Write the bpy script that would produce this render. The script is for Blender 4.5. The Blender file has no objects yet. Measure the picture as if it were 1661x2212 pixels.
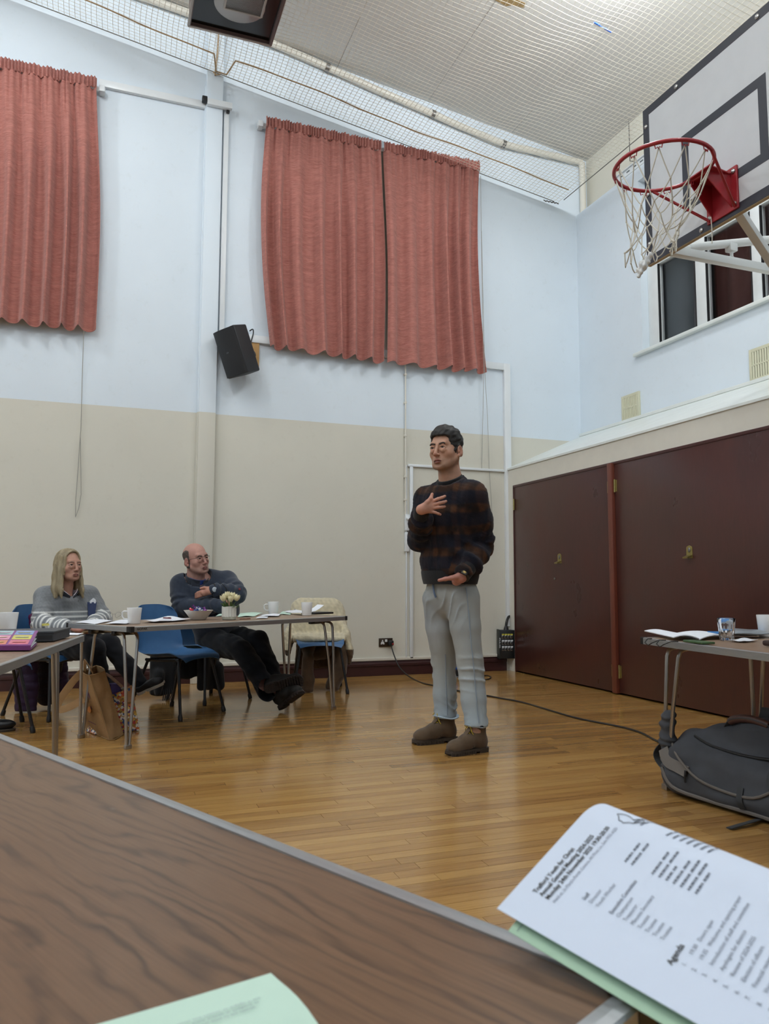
import bpy, bmesh, math, random
import numpy as np
from mathutils import Matrix, Vector

SC = bpy.context.scene
COL = SC.collection
random.seed(7)
RNG = np.random.default_rng(11)

# ------------------------------------------------------------------ camera
IMG_W, IMG_H, FPX = 1661.0, 2212.0, 1650.0
CAM = np.array([0.0, 0.0, 0.93])
PITCH, YAW, ROLL = math.atan(152 / FPX), math.radians(20.0), math.radians(0.15)
FWD = np.array([math.sin(YAW) * math.cos(PITCH), math.cos(YAW) * math.cos(PITCH), math.sin(PITCH)])
_r = np.array([math.cos(YAW), -math.sin(YAW), 0.0])
_u = np.cross(_r, FWD)
RGT = _r * math.cos(ROLL) + _u * math.sin(ROLL)
UPV = _u * math.cos(ROLL) - _r * math.sin(ROLL)
cam = bpy.data.cameras.new('camera')
camo = bpy.data.objects.new('camera', cam)
COL.objects.link(camo)
m = Matrix.Identity(4)
for i in range(3):
    m[i][0], m[i][1], m[i][2], m[i][3] = RGT[i], UPV[i], -FWD[i], CAM[i]
camo.matrix_world = m
cam.sensor_fit = 'VERTICAL'
cam.sensor_height = 24.0
cam.lens = FPX / IMG_H * 24.0
cam.clip_start = 0.02
cam.dof.use_dof = True
cam.dof.focus_distance = 4.6
cam.dof.aperture_fstop = 9.0
SC.camera = camo

# ------------------------------------------------------------------ world (night outside) and exposure
w = bpy.data.worlds.new('world')
SC.world = w
w.use_nodes = True
w.node_tree.nodes['Background'].inputs[0].default_value = (0.02, 0.025, 0.035, 1)
w.node_tree.nodes['Background'].inputs[1].default_value = 0.3
SC.view_settings.view_transform = 'Standard'
SC.view_settings.look = 'None'
SC.view_settings.exposure = 0.0
SC.view_settings.gamma = 1.0
SC.view_settings.use_curve_mapping = False

# ------------------------------------------------------------------ hall lights (fittings hang under the roof, above the net)
LIGHTS = [(-1.0, 4.5, 0.9), (3.4, 4.4, 0.9), (-1.0, 1.6, 1.0), (3.0, 1.6, 1.0), (-3.6, 5.0, 1.0), (-3.6, 1.4, 1.0), (0.9, -2.0, 1.0)]
LAMP_W = 290.0
LAMP_COL = (0.91, 0.96, 1.0)
def ceil_z(x):
    return 6.44 - 0.1375 * (x - 1.41) if x > -1.0 else 6.44 + 0.1375 * 2.41 - 0.1375 * (-1.0 - x)
for (lx, ly, s) in LIGHTS:
    ld = bpy.data.lights.new('hall_lamp', 'POINT')
    ld.shadow_soft_size = 0.13
    ld.energy = LAMP_W * s; ld.color = LAMP_COL
    lo = bpy.data.objects.new('hall_lamp', ld); COL.objects.link(lo)
    lo.location = (lx, ly, ceil_z(lx) - 0.42)
# ------------------------------------------------------------------ pixel rays (for reading real positions off the photograph)
def ray(px, py):
    return FWD + RGT * (px - IMG_W / 2) / FPX - UPV * (py - IMG_H / 2) / FPX
def P(px, py, depth):
    return CAM + ray(px, py) * depth
def on(px, py, x=None, y=None, z=None):
    d = ray(px, py)
    t = (x - CAM[0]) / d[0] if x is not None else (y - CAM[1]) / d[1] if y is not None else (z - CAM[2]) / d[2]
    return CAM + d * t

# ------------------------------------------------------------------ materials
def lin(c):
    if isinstance(c, str):
        c = tuple(int(c[i:i + 2], 16) / 255 for i in (0, 2, 4))
    return tuple((v / 12.92 if v <= 0.04045 else ((v + 0.055) / 1.055) ** 2.4) for v in c) + (1.0,)
class Nd:
    def __init__(s, name):
        s.m = bpy.data.materials.new(name); s.m.use_nodes = True
        s.t = s.m.node_tree; s.b = s.t.nodes['Principled BSDF']
    def n(s, typ, **kw):
        n = s.t.nodes.new(typ)
        for k, v in kw.items():
            if k == 'inp':
                for a, b in v.items(): n.inputs[a].default_value = b
            else: setattr(n, k, v)
        return n
    def l(s, a, b): s.t.links.new(a, b)
    def coord(s, kind='Object', scale=(1, 1, 1), rot=(0, 0, 0)):
        c = s.n('ShaderNodeTexCoord'); mp = s.n('ShaderNodeMapping')
        mp.inputs['Scale'].default_value = scale; mp.inputs['Rotation'].default_value = rot
        s.l(c.outputs[kind], mp.inputs[0]); return mp.outputs[0]
    def wpos(s, scale=(1, 1, 1)):
        c = s.n('ShaderNodeNewGeometry'); mp = s.n('ShaderNodeMapping')
        mp.inputs['Scale'].default_value = scale
        s.l(c.outputs['Position'], mp.inputs[0]); return mp.outputs[0]
    def noise(s, vec, scale=5, detail=3, rough=0.5, dist=0.0):
        n = s.n('ShaderNodeTexNoise'); n.inputs['Scale'].default_value = scale
        n.inputs['Detail'].default_value = detail; n.inputs['Roughness'].default_value = rough
        n.inputs['Distortion'].default_value = dist
        if vec is not None: s.l(vec, n.inputs['Vector'])
        return n.outputs['Fac']
    def ramp(s, fac, stops):
        r = s.n('ShaderNodeValToRGB'); e = r.color_ramp.elements
        while len(e) < len(stops): e.new(0.5)
        for el, (p, c) in zip(e, stops):
            el.position = p; el.color = c if len(c) == 4 else tuple(c) + (1,)
        s.l(fac, r.inputs[0]); return r.outputs[0]
    def mix(s, a, b, fac, mode='MIX'):
        n = s.n('ShaderNodeMix', data_type='RGBA', blend_type=mode)
        for sock, v in ((n.inputs[0], fac), (n.inputs[6], a), (n.inputs[7], b)):
            if hasattr(v, 'links'): s.l(v, sock)
            else: sock.default_value = v
        return n.outputs[2]
    def bump(s, h, strength=0.2, dist=0.01):
        b = s.n('ShaderNodeBump'); b.inputs['Strength'].default_value = strength; b.inputs['Distance'].default_value = dist
        s.l(h, b.inputs['Height']); s.l(b.outputs[0], s.b.inputs['Normal'])
    def base(s, c):
        if hasattr(c, 'links'): s.l(c, s.b.inputs['Base Color'])
        else: s.b.inputs['Base Color'].default_value = c
MC = {}
def mat(name, col, rough=0.6, metal=0.0, spec=0.5, var=0.0, vscale=8.0, bump=0.0, bscale=200.0, sheen=0.0, stretch=(1, 1, 1), attr=False, coat=0.0, bdist=0.003, **kw):
    if name in MC: return MC[name]
    N = Nd(name); b = N.b
    b.inputs['Roughness'].default_value = rough; b.inputs['Metallic'].default_value = metal
    b.inputs['Specular IOR Level'].default_value = spec
    if sheen: b.inputs['Sheen Weight'].default_value = sheen
    if coat: b.inputs['Coat Weight'].default_value = coat; b.inputs['Coat Roughness'].default_value = 0.1
    c = lin(col) if col is not None else None
    v = None
    if attr:
        a = N.n('ShaderNodeAttribute'); a.attribute_name = 'Col'; src = a.outputs['Color']
    else: src = c
    if var:
        v = N.coord('Object', stretch)
        f = N.noise(v, vscale, 4, 0.6)
        f2 = N.ramp(f, [(0.25, (1 - var,) * 3), (0.75, (1 + var,) * 3)])
        N.base(N.mix(src, f2, 1.0, 'MULTIPLY'))
    else: N.base(src)
    if bump:
        N.bump(N.noise(N.coord('Object', stretch), bscale, 2, 0.6), bump, bdist)
    for k, val in kw.items():
        b.inputs[k.replace('_', ' ')].default_value = val
    MC[name] = N.m
    return N.m

# ------------------------------------------------------------------ objects
WM = {}
def _link(o, parent=None, loc=None):
    COL.objects.link(o)
    if parent is not None:
        o.parent = parent
        WM[o] = WM[parent]
    else:
        WM[o] = Matrix.Translation(loc) if loc is not None else Matrix.Identity(4)
        if loc is not None: o.location = loc
    return o
def tag(o, label=None, cat=None, group=None, kind=None):
    if label: o['label'] = label
    if cat: o['category'] = cat
    if group: o['group'] = group
    if kind: o['kind'] = kind
    return o
def thing(name, label, cat, loc, group=None, rot=0.0):
    o = bpy.data.objects.new(name, None); o.empty_display_size = 0.1
    loc = Vector([float(v) for v in loc])
    _link(o, None, loc)
    if rot: o.rotation_euler = (0, 0, rot); WM[o] = Matrix.Translation(loc) @ Matrix.Rotation(rot, 4, 'Z')
    return tag(o, label, cat, group)
def clone(root, dloc, rotz=0.0, label=None, group=None):
    r = root.copy(); COL.objects.link(r)
    r.location = Vector(dloc); r.rotation_euler = (0, 0, rotz)
    if label: r['label'] = label
    if group: r['group'] = group
    out = {}
    for ch in list(root.children):
        c = ch.copy(); COL.objects.link(c); c.parent = r; out[ch.name] = c
        for g in list(ch.children):
            d = g.copy(); COL.objects.link(d); d.parent = c
    return r
def fast_mesh(name, V, faces=None, Q=None):
    me = bpy.data.meshes.new(name)
    V = np.asarray(V, dtype=np.float32)
    if Q is not None:
        Q = np.asarray(Q, dtype=np.int32); n = Q.shape[1]
        me.vertices.add(len(V)); me.vertices.foreach_set('co', V.ravel())
        me.loops.add(Q.size); me.loops.foreach_set('vertex_index', Q.ravel())
        me.polygons.add(len(Q)); me.polygons.foreach_set('loop_start', np.arange(0, Q.size, n, dtype=np.int32))
        me.update(calc_edges=True)
    else:
        me.from_pydata([tuple(map(float, v)) for v in V], [], faces)
    return me
def finish(me, name, material, parent, smooth, origin, angle, col=None, local=False):
    if material is not None:
        for mm in (material if isinstance(material, (list, tuple)) else [material]): me.materials.append(mm)
    if col is not None:
        a = me.color_attributes.new('Col', 'FLOAT_COLOR', 'POINT')
        c = np.ones((len(me.vertices), 4), dtype=np.float32); c[:, :3] = col
        a.data.foreach_set('color', c.ravel())
    me.polygons.foreach_set('use_smooth', np.full(len(me.polygons), bool(smooth)))
    if smooth and angle is not None: me.set_sharp_from_angle(angle=math.radians(angle))
    o = bpy.data.objects.new(name, me)
    n = len(me.vertices); co = np.empty(n * 3, dtype=np.float32); me.vertices.foreach_get('co', co); co = co.reshape(-1, 3)
    if parent is not None:
        _link(o, parent)
        if local: me.update(); return o
        inv = np.array(WM[parent].inverted())
        co = co @ inv[:3, :3].T.astype(np.float32) + inv[:3, 3].astype(np.float32)
    else:
        if origin is None:
            lo, hi = co.min(0), co.max(0)
            origin = ((lo[0] + hi[0]) / 2, (lo[1] + hi[1]) / 2, lo[2])
        origin = Vector([float(v) for v in origin])
        _link(o, None, origin)
        co = co - np.array(origin, dtype=np.float32)
    me.vertices.foreach_set('co', co.astype(np.float32).ravel())
    me.update()
    return o

def rotm(axis, ang):
    a = np.array(axis, float); a /= np.linalg.norm(a)
    K = np.array([[0, -a[2], a[1]], [a[2], 0, -a[0]], [-a[1], a[0], 0]])
    return np.eye(3) + math.sin(ang) * K + (1 - math.cos(ang)) * K @ K
def rz(a): return rotm((0, 0, 1), a)
def basis(zdir, xhint=(1, 0, 0)):
    z = np.array(zdir, float); z /= np.linalg.norm(z)
    x = np.array(xhint, float); x = x - z * (x @ z)
    if np.linalg.norm(x) < 1e-6: x = np.array([0, 1., 0]) - z * z[1]
    x /= np.linalg.norm(x)
    return np.stack([x, np.cross(z, x), z], 1)

class MB:
    """collects simple shapes (world coordinates) and links them as ONE mesh object"""
    def __init__(s): s.v = []; s.f = []; s.mi = []; s.cur = 0; s.c = []; s.col = None
    def _add(s, V, F):
        o = len(s.v)
        s.v += [tuple(float(x) for x in p) for p in V]
        s.f += [tuple(i + o for i in f) for f in F]
        s.mi += [s.cur] * len(F)
        if s.col is not None: s.c += [s.col] * len(V)
    def box(s, c, size, rot=None, bevel=0.0):
        c = np.array(c, float); h = np.array(size, float) / 2
        R = np.eye(3) if rot is None else np.array(rot)
        if bevel <= 0:
            V = [c + R @ (h * np.array(k)) for k in ((-1, -1, -1), (1, -1, -1), (1, 1, -1), (-1, 1, -1), (-1, -1, 1), (1, -1, 1), (1, 1, 1), (-1, 1, 1))]
            s._add(V, [(0, 3, 2, 1), (4, 5, 6, 7), (0, 1, 5, 4), (1, 2, 6, 5), (2, 3, 7, 6), (3, 0, 4, 7)])
            return s
        bm = bmesh.new(); bmesh.ops.create_cube(bm, size=1.0)
        for v in bm.verts: v.co = Vector(v.co[i] * size[i] for i in range(3))
        bmesh.ops.bevel(bm, geom=list(bm.edges), offset=min(bevel, min(size) * 0.49), segments=2, profile=0.5, affect='EDGES')
        bm.verts.index_update()
        s._add([c + R @ np.array(v.co) for v in bm.verts], [[v.index for v in f.verts] for f in bm.faces])
        bm.free(); return s
    def tube(s, pts, r, n=8, cap=True, closed=False, flat=None):
        """round tube along a path; r may be a list; flat=(w,h,up) gives a strap"""
        pts = [np.array(p, float) for p in pts]; N = len(pts)
        rs = r if hasattr(r, '__len__') else [r] * N
        V = []; prev = None
        for i, p in enumerate(pts):
            if closed: d = pts[(i + 1) % N] - pts[i - 1]
            else: d = pts[min(i + 1, N - 1)] - pts[max(i - 1, 0)]
            L = np.linalg.norm(d); d = d / (L if L > 1e-9 else 1)
            if prev is None:
                hint = flat[2] if flat else ((0, 0, 1) if abs(d[2]) < 0.9 else (1, 0, 0))
                a = np.array(hint, float)
            else: a = np.array(flat[2], float) if (flat and len(flat) > 3) else prev
            a = a - d * (a @ d); a /= (np.linalg.norm(a) + 1e-12); b = np.cross(d, a); prev = a
            for k in range(n):
                t = 2 * math.pi * k / n
                if flat:
                    ca, sa = math.cos(t + math.pi / n), math.sin(t + math.pi / n)
                    e = 0.35
                    V.append(p + a * flat[1] / 2 * math.copysign(abs(ca) ** e, ca) + b * flat[0] / 2 * math.copysign(abs(sa) ** e, sa))
                else: V.append(p + (a * math.cos(t) + b * math.sin(t)) * rs[i])
        F = []
        for i in range(N if closed else N - 1):
            j = (i + 1) % N
            for k in range(n):
                F.append((i * n + k, i * n + (k + 1) % n, j * n + (k + 1) % n, j * n + k))
        if cap and not closed:
            F.append(tuple(reversed(range(n)))); F.append(tuple((N - 1) * n + k for k in range(n)))
        s._add(V, F); return s
    def lathe(s, prof, c=(0, 0, 0), n=24, rot=None, sx=1.0, sy=1.0, power=1.0):
        c = np.array(c, float); R = np.eye(3) if rot is None else np.array(rot)
        V = []; F = []
        for (r, z) in prof:
            for k in range(n):
                t = 2 * math.pi * k / n
                ct, st = math.cos(t), math.sin(t)
                if power != 1.0:
                    ct = math.copysign(abs(ct) ** power, ct); st = math.copysign(abs(st) ** power, st)
                V.append(c + R @ np.array((r * ct * sx, r * st * sy, z)))
        for i in range(len(prof) - 1):
            for k in range(n):
                F.append((i * n + k, i * n + (k + 1) % n, (i + 1) * n + (k + 1) % n, (i + 1) * n + k))
        if prof[0][0] > 1e-6: F.append(tuple(reversed(range(n))))
        if prof[-1][0] > 1e-6: F.append(tuple((len(prof) - 1) * n + k for k in range(n)))
        s._add(V, F); return s
    def cyl(s, p0, p1, r, n=16): return s.tube([p0, p1], r, n)
    def prism(s, poly, ext):
        """poly: list of 3-D points (flat), extruded by vector ext"""
        n = len(poly); poly = [np.array(p, float) for p in poly]; e = np.array(ext, float)
        s._add(poly + [p + e for p in poly], [tuple(reversed(range(n))), tuple(range(n, 2 * n))] + [(i, (i + 1) % n, n + (i + 1) % n, n + i) for i in range(n)])
        return s
    def grid(s, fn, nu, nv, closed_u=False, thick=None):
        """fn(u,v) in 0..1 -> point; thick gives it a back face"""
        V = []; F = []
        for i in range(nu + 1):
            for j in range(nv + 1): V.append(np.array(fn(i / nu, j / nv), float))
        W = nv + 1
        for i in range(nu):
            for j in range(nv): F.append((i * W + j, (i + 1) * W + j, (i + 1) * W + j + 1, i * W + j + 1))
        if thick:
            A = np.array(V).reshape(nu + 1, nv + 1, 3)
            N = np.cross(np.gradient(A, axis=0), np.gradient(A, axis=1)); N /= (np.linalg.norm(N, axis=2, keepdims=True) + 1e-12)
            B = (A - N * thick).reshape(-1, 3); n0 = len(V)
            V += list(B)
            F += [tuple(n0 + k for k in reversed(f)) for f in F[:nu * nv]]
            for i in range(nu):
                F.append((i * W, n0 + i * W, n0 + (i + 1) * W, (i + 1) * W))
                F.append((i * W + nv, (i + 1) * W + nv, n0 + (i + 1) * W + nv, n0 + i * W + nv))
            for j in range(nv):
                F.append((j, j + 1, n0 + j + 1, n0 + j))
                k = nu * W + j
                F.append((k, n0 + k, n0 + k + 1, k + 1))
        s._add(V, F); return s
    def ball(s, c, r, rot=None, n=12):
        c = np.array(c, float); r = np.array(r if hasattr(r, '__len__') else (r, r, r), float)
        R = np.eye(3) if rot is None else np.array(rot)
        V = []; F = []; m = n // 2
        V.append(c + R @ (r * np.array((0, 0, -1.))))
        for i in range(1, m):
            ph = -math.pi / 2 + math.pi * i / m
            for k in range(n):
                t = 2 * math.pi * k / n
                V.append(c + R @ (r * np.array((math.cos(ph) * math.cos(t), math.cos(ph) * math.sin(t), math.sin(ph)))))
        V.append(c + R @ (r * np.array((0, 0, 1.))))
        for k in range(n): F.append((0, 1 + (k + 1) % n, 1 + k))
        for i in range(m - 2):
            for k in range(n): F.append((1 + i * n + k, 1 + i * n + (k + 1) % n, 1 + (i + 1) * n + (k + 1) % n, 1 + (i + 1) * n + k))
        b = 1 + (m - 2) * n; t = len(V) - 1
        for k in range(n): F.append((b + k, b + (k + 1) % n, t))
        s._add(V, F); return s
    def build(s, name, material, parent=None, smooth=True, origin=None, angle=38, local=False):
        me = fast_mesh(name, s.v, s.f)
        if len(set(s.mi)) > 1: me.polygons.foreach_set('material_index', np.array(s.mi, dtype=np.int32))
        return finish(me, name, material, parent, smooth, origin, angle, np.array(s.c) if s.c and len(s.c) == len(s.v) else None, local)
def structure(o): o['kind'] = 'structure'; return o

def vnoise(p, freq, seed=0):
    """smooth pseudo noise from summed sines, about -1..1"""
    r = np.random.default_rng(seed); out = 0
    for k in range(6):
        d = r.normal(size=3); d /= np.linalg.norm(d)
        out = out + np.sin((p @ d) * freq * (0.7 + 0.6 * r.random()) * 6.283 + r.random() * 6.283)
    return out / 3.2

# ------------------------------------------------------------------ signed-distance modelling (bodies, clothes, soft things)
class SDF:
    def __init__(s, lo, hi, h):
        s.h = h; s.lo = np.array(lo, float); n = np.ceil((np.array(hi, float) - s.lo) / h).astype(int) + 1
        s.ax = [s.lo[i] + h * np.arange(n[i]) for i in range(3)]
        s.d = np.full(tuple(n), 1.0, np.float32)
    def _sl(s, lo, hi):
        out = []
        for i in range(3):
            a = int(np.searchsorted(s.ax[i], lo[i])); b = int(np.searchsorted(s.ax[i], hi[i], 'right'))
            out.append(slice(max(a, 0), max(b, 0)))
        return tuple(out)
    def put(s, fn, lo, hi, k=0.01, op='add'):
        mg = k + 3 * s.h
        sl = s._sl(np.array(lo) - mg, np.array(hi) + mg)
        if any(q.stop <= q.start for q in sl): return s
        X = s.ax[0][sl[0]][:, None, None]; Y = s.ax[1][sl[1]][None, :, None]; Z = s.ax[2][sl[2]][None, None, :]
        b = fn(X, Y, Z).astype(np.float32); a = s.d[sl]; k = max(k, 1e-5)
        if op == 'add':
            hh = np.clip(0.5 + 0.5 * (a - b) / k, 0, 1); s.d[sl] = a + (b - a) * hh - k * hh * (1 - hh)
        elif op == 'sub':
            b = -b; hh = np.clip(0.5 - 0.5 * (a - b) / k, 0, 1); s.d[sl] = a + (b - a) * hh + k * hh * (1 - hh)
        return s
    def cap(s, p0, p1, r0, r1=None, k=0.01, op='add', flat=None):
        """tapered capsule; flat=(axis, f): squashed along axis by f about the segment"""
        r1 = r0 if r1 is None else r1
        p0 = np.array(p0, float); p1 = np.array(p1, float); d = p1 - p0; L2 = d @ d + 1e-12; R = max(r0, r1)
        if flat: fa = np.array(flat[0], float); fa /= np.linalg.norm(fa); ff = flat[1]
        def fn(X, Y, Z):
            x, y, z = X - p0[0], Y - p0[1], Z - p0[2]
            t = np.clip((x * d[0] + y * d[1] + z * d[2]) / L2, 0, 1)
            qx, qy, qz = x - t * d[0], y - t * d[1], z - t * d[2]
            if flat:
                w_ = (qx * fa[0] + qy * fa[1] + qz * fa[2]) * (1 / ff - 1)
                qx, qy, qz = qx + w_ * fa[0], qy + w_ * fa[1], qz + w_ * fa[2]
            v = np.sqrt(qx * qx + qy * qy + qz * qz) - (r0 + (r1 - r0) * t)
            return v * (min(1, ff) ** 0.5 if flat else 1.0)
        return s.put(fn, np.minimum(p0, p1) - R, np.maximum(p0, p1) + R, k, op)
    def chain(s, pts, rs, k=0.01, op='add', flat=None):
        for i in range(len(pts) - 1): s.cap(pts[i], pts[i + 1], rs[i], rs[i + 1], k, op, flat)
        return s
    def ell(s, c, r, k=0.01, op='add', rot=None):
        c = np.array(c, float); r = np.array(r, float); R = max(r)
        A = None if rot is None else np.array(rot).T
        def fn(X, Y, Z):
            x, y, z = X - c[0], Y - c[1], Z - c[2]
            if A is not None:
                x, y, z = A[0, 0] * x + A[0, 1] * y + A[0, 2] * z, A[1, 0] * x + A[1, 1] * y + A[1, 2] * z, A[2, 0] * x + A[2, 1] * y + A[2, 2] * z
            k0 = np.sqrt((x / r[0]) ** 2 + (y / r[1]) ** 2 + (z / r[2]) ** 2)
            k1 = np.sqrt((x / r[0] ** 2) ** 2 + (y / r[1] ** 2) ** 2 + (z / r[2] ** 2) ** 2) + 1e-9
            return k0 * (k0 - 1) / k1
        return s.put(fn, c - R, c + R, k, op)
    def box(s, c, half, rd=0.005, k=0.01, op='add', rot=None):
        c = np.array(c, float); hf = np.array(half, float) - rd; R = np.linalg.norm(half)
        A = None if rot is None else np.array(rot).T
        def fn(X, Y, Z):
            x, y, z = X - c[0], Y - c[1], Z - c[2]
            if A is not None:
                x, y, z = A[0, 0] * x + A[0, 1] * y + A[0, 2] * z, A[1, 0] * x + A[1, 1] * y + A[1, 2] * z, A[2, 0] * x + A[2, 1] * y + A[2, 2] * z
            qx, qy, qz = np.abs(x) - hf[0], np.abs(y) - hf[1], np.abs(z) - hf[2]
            return np.sqrt(np.maximum(qx, 0) ** 2 + np.maximum(qy, 0) ** 2 + np.maximum(qz, 0) ** 2) + np.minimum(np.maximum(qx, np.maximum(qy, qz)), 0) - rd
        return s.put(fn, c - R, c + R, k, op)
    def plane_cut(s, p, n, k=0.002):
        """removes everything on the +n side"""
        p = np.array(p, float); n = np.array(n, float); n /= np.linalg.norm(n)
        v = ((s.ax[0][:, None, None] - p[0]) * n[0] + (s.ax[1][None, :, None] - p[1]) * n[1] + (s.ax[2][None, None, :] - p[2]) * n[2]).astype(np.float32)
        a = s.d; hh = np.clip(0.5 - 0.5 * (a - v) / k, 0, 1); s.d = a + (v - a) * hh + k * hh * (1 - hh)
        return s
    def neck_cut(s, p, n, rad, k=0.004):
        """removes what lies on the +n side within rad of the axis through p"""
        p = np.array(p, float); n = np.array(n, float); n /= np.linalg.norm(n)
        def fn(X, Y, Z):
            x, y, z = X - p[0], Y - p[1], Z - p[2]; v = x * n[0] + y * n[1] + z * n[2]
            a = np.sqrt(np.maximum((x - v * n[0]) ** 2 + (y - v * n[1]) ** 2 + (z - v * n[2]) ** 2, 0))
            return np.maximum(-v, a - rad)
        return s.put(fn, p - rad - .1, p + rad + .1, k, 'sub')
    def mesh(s):
        D = s.d; S = D < 0
        c = S[:-1, :-1, :-1].astype(np.int8)
        for dx in (0, 1):
            for dy in (0, 1):
                for dz in (0, 1):
                    if dx + dy + dz: c = c + S[dx:S.shape[0] - 1 + dx, dy:S.shape[1] - 1 + dy, dz:S.shape[2] - 1 + dz]
        I = np.argwhere((c > 0) & (c < 8))
        idx = np.full(c.shape, -1, np.int32); idx[tuple(I.T)] = np.arange(len(I))
        off = [(a, b, g) for a in (0, 1) for b in (0, 1) for g in (0, 1)]
        vals = {o: D[I[:, 0] + o[0], I[:, 1] + o[1], I[:, 2] + o[2]] for o in off}
        acc = np.zeros((len(I), 3)); cnt = np.zeros(len(I))
        for o in off:
            for ax in range(3):
                if o[ax]: continue
                o2 = list(o); o2[ax] = 1; o2 = tuple(o2)
                a, b = vals[o], vals[o2]; cr = (a < 0) != (b < 0)
                t = np.where(cr, a / np.where(cr, a - b, 1), 0)
                pt = np.tile(np.array(o, float), (len(I), 1)); pt[:, ax] += t
                acc[cr] += pt[cr]; cnt[cr] += 1
        V = s.lo + s.h * (I + acc / cnt[:, None])
        Q = []
        for ax in range(3):
            a1, a2 = (ax + 1) % 3, (ax + 2) % 3
            sl0 = [slice(None)] * 3; sl1 = [slice(None)] * 3
            sl0[ax] = slice(0, -1); sl1[ax] = slice(1, None)
            for q in (a1, a2): sl0[q] = slice(1, -1); sl1[q] = slice(1, -1)
            A, B = S[tuple(sl0)], S[tuple(sl1)]
            E = np.argwhere(A != B)
            if not len(E): continue
            inside = A[tuple(E.T)]
            base = E.copy(); base[:, a1] += 1; base[:, a2] += 1
            def cell(d1, d2):
                g = base.copy(); g[:, a1] -= d1; g[:, a2] -= d2
                return idx[g[:, 0], g[:, 1], g[:, 2]]
            q = np.stack([cell(1, 1), cell(0, 1), cell(0, 0), cell(1, 0)], 1)
            q[~inside] = q[~inside][:, ::-1]
            Q.append(q)
        Q = np.concatenate(Q); Q = Q[(Q >= 0).all(1)]
        return V, Q
def normals(V, Q):
    n = np.cross(V[Q[:, 2]] - V[Q[:, 0]], V[Q[:, 3]] - V[Q[:, 1]])
    N = np.zeros_like(V)
    for k in range(4): np.add.at(N, Q[:, k], n)
    return N / (np.linalg.norm(N, axis=1, keepdims=True) + 1e-12)
def relax(V, Q, it=2, f=0.5):
    for _ in range(it):
        A = np.zeros_like(V); c = np.zeros(len(V))
        for k in range(4):
            a, b = Q[:, k], Q[:, (k + 1) % 4]
            np.add.at(A, a, V[b]); np.add.at(c, a, 1); np.add.at(A, b, V[a]); np.add.at(c, b, 1)
        V = V + f * (A / np.maximum(c, 1)[:, None] - V)
    return V
def soft(name, V, Q, material, parent=None, col=None, origin=None, local=False):
    return finish(fast_mesh(name, V, Q=Q), name, material, parent, True, origin, None, col, local)
def sstep(x, a, b):
    t = np.clip((x - a) / (b - a), 0, 1); return t * t * (3 - 2 * t)

# ------------------------------------------------------------------ lettering as real flat meshes
def text_geo(s, size, bold=0.0, width=None):
    cu = bpy.data.curves.new('t', 'FONT'); cu.body = s; cu.size = size; cu.offset = bold; cu.resolution_u = 2
    ob = bpy.data.objects.new('t', cu)
    me = bpy.data.meshes.new_from_object(ob)
    V = np.array([v.co[:] for v in me.vertices]) if len(me.vertices) else np.zeros((0, 3)); F = [tuple(p.vertices) for p in me.polygons]
    bpy.data.objects.remove(ob); bpy.data.curves.remove(cu); bpy.data.meshes.remove(me)
    if width and len(V): V[:, 0] *= width / (V[:, 0].max() + 1e-9)
    return V, F
# ================================================================== THE ROOM
YB, XD, XU, XR, XL, YF = 7.32, 4.078, 5.05, 5.2, -6.0, -5.0
def wallpaint(name, c, rough=0.75):
    N = Nd(name); v = N.wpos()
    f = N.noise(v, 0.9, 4, 0.6)
    dirt = N.noise(v, 14, 5, 0.7)
    k = N.ramp(f, [(0.3, (0.965,) * 3), (0.7, (1.02,) * 3)])
    d = N.ramp(dirt, [(0.30, (0.95, 0.945, 0.93)), (0.42, (1, 1, 1))])
    N.base(N.mix(N.mix(lin(c), k, 1.0, 'MULTIPLY'), d, 0.6, 'MULTIPLY'))
    N.b.inputs['Roughness'].default_value = rough; N.b.inputs['Specular IOR Level'].default_value = 0.3
    N.bump(N.noise(v, 220, 3, 0.6), 0.12, 0.002)
    return N.m
CREAM, BLUE, WHITE = 'D6D3C6', 'DDE7EF', 'E4E6E6'
m_cream = wallpaint('cream_paint', CREAM)
m_blue = wallpaint('pale_blue_paint', BLUE)
m_ceil = wallpaint('ceiling_paint', 'D2D0CB', 0.85)
m_gloss = mat('white_gloss', 'E2E6E8', 0.3, var=0.03, vscale=3)
m_ledge = mat('ledge_paint', 'E3E8E4', 0.4, var=0.05, vscale=6)
m_cgloss = mat('cream_gloss', 'DCD8CC', 0.4, var=0.03)

# back wall: two coats of paint meeting at 2.53 m
b = MB()
b.box(((XL + XR) / 2, YB + 0.1, 1.265), (XR - XL, 0.2, 2.53))
b.cur = 1
b.prism([(XL, YB, 2.53), (XR, YB, 2.53), (XR, YB, ceil_z(XR) + .02), (-1.0, YB, ceil_z(-1.0) + .02), (XL, YB, ceil_z(XL) + .02)], (0, 0.2, 0))
structure(b.build('wall_back', [m_cream, m_blue], smooth=False))
b = MB(); b.box((XL - 0.1, (YF + YB) / 2, 3.2), (0.2, YB - YF, 6.4)); structure(b.build('wall_left', m_blue, smooth=False))
b = MB(); b.box(((XL + XR) / 2, YF - 0.1, 3.4), (XR - XL, 0.2, 6.8)); structure(b.build('wall_front', m_blue, smooth=False))

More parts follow.
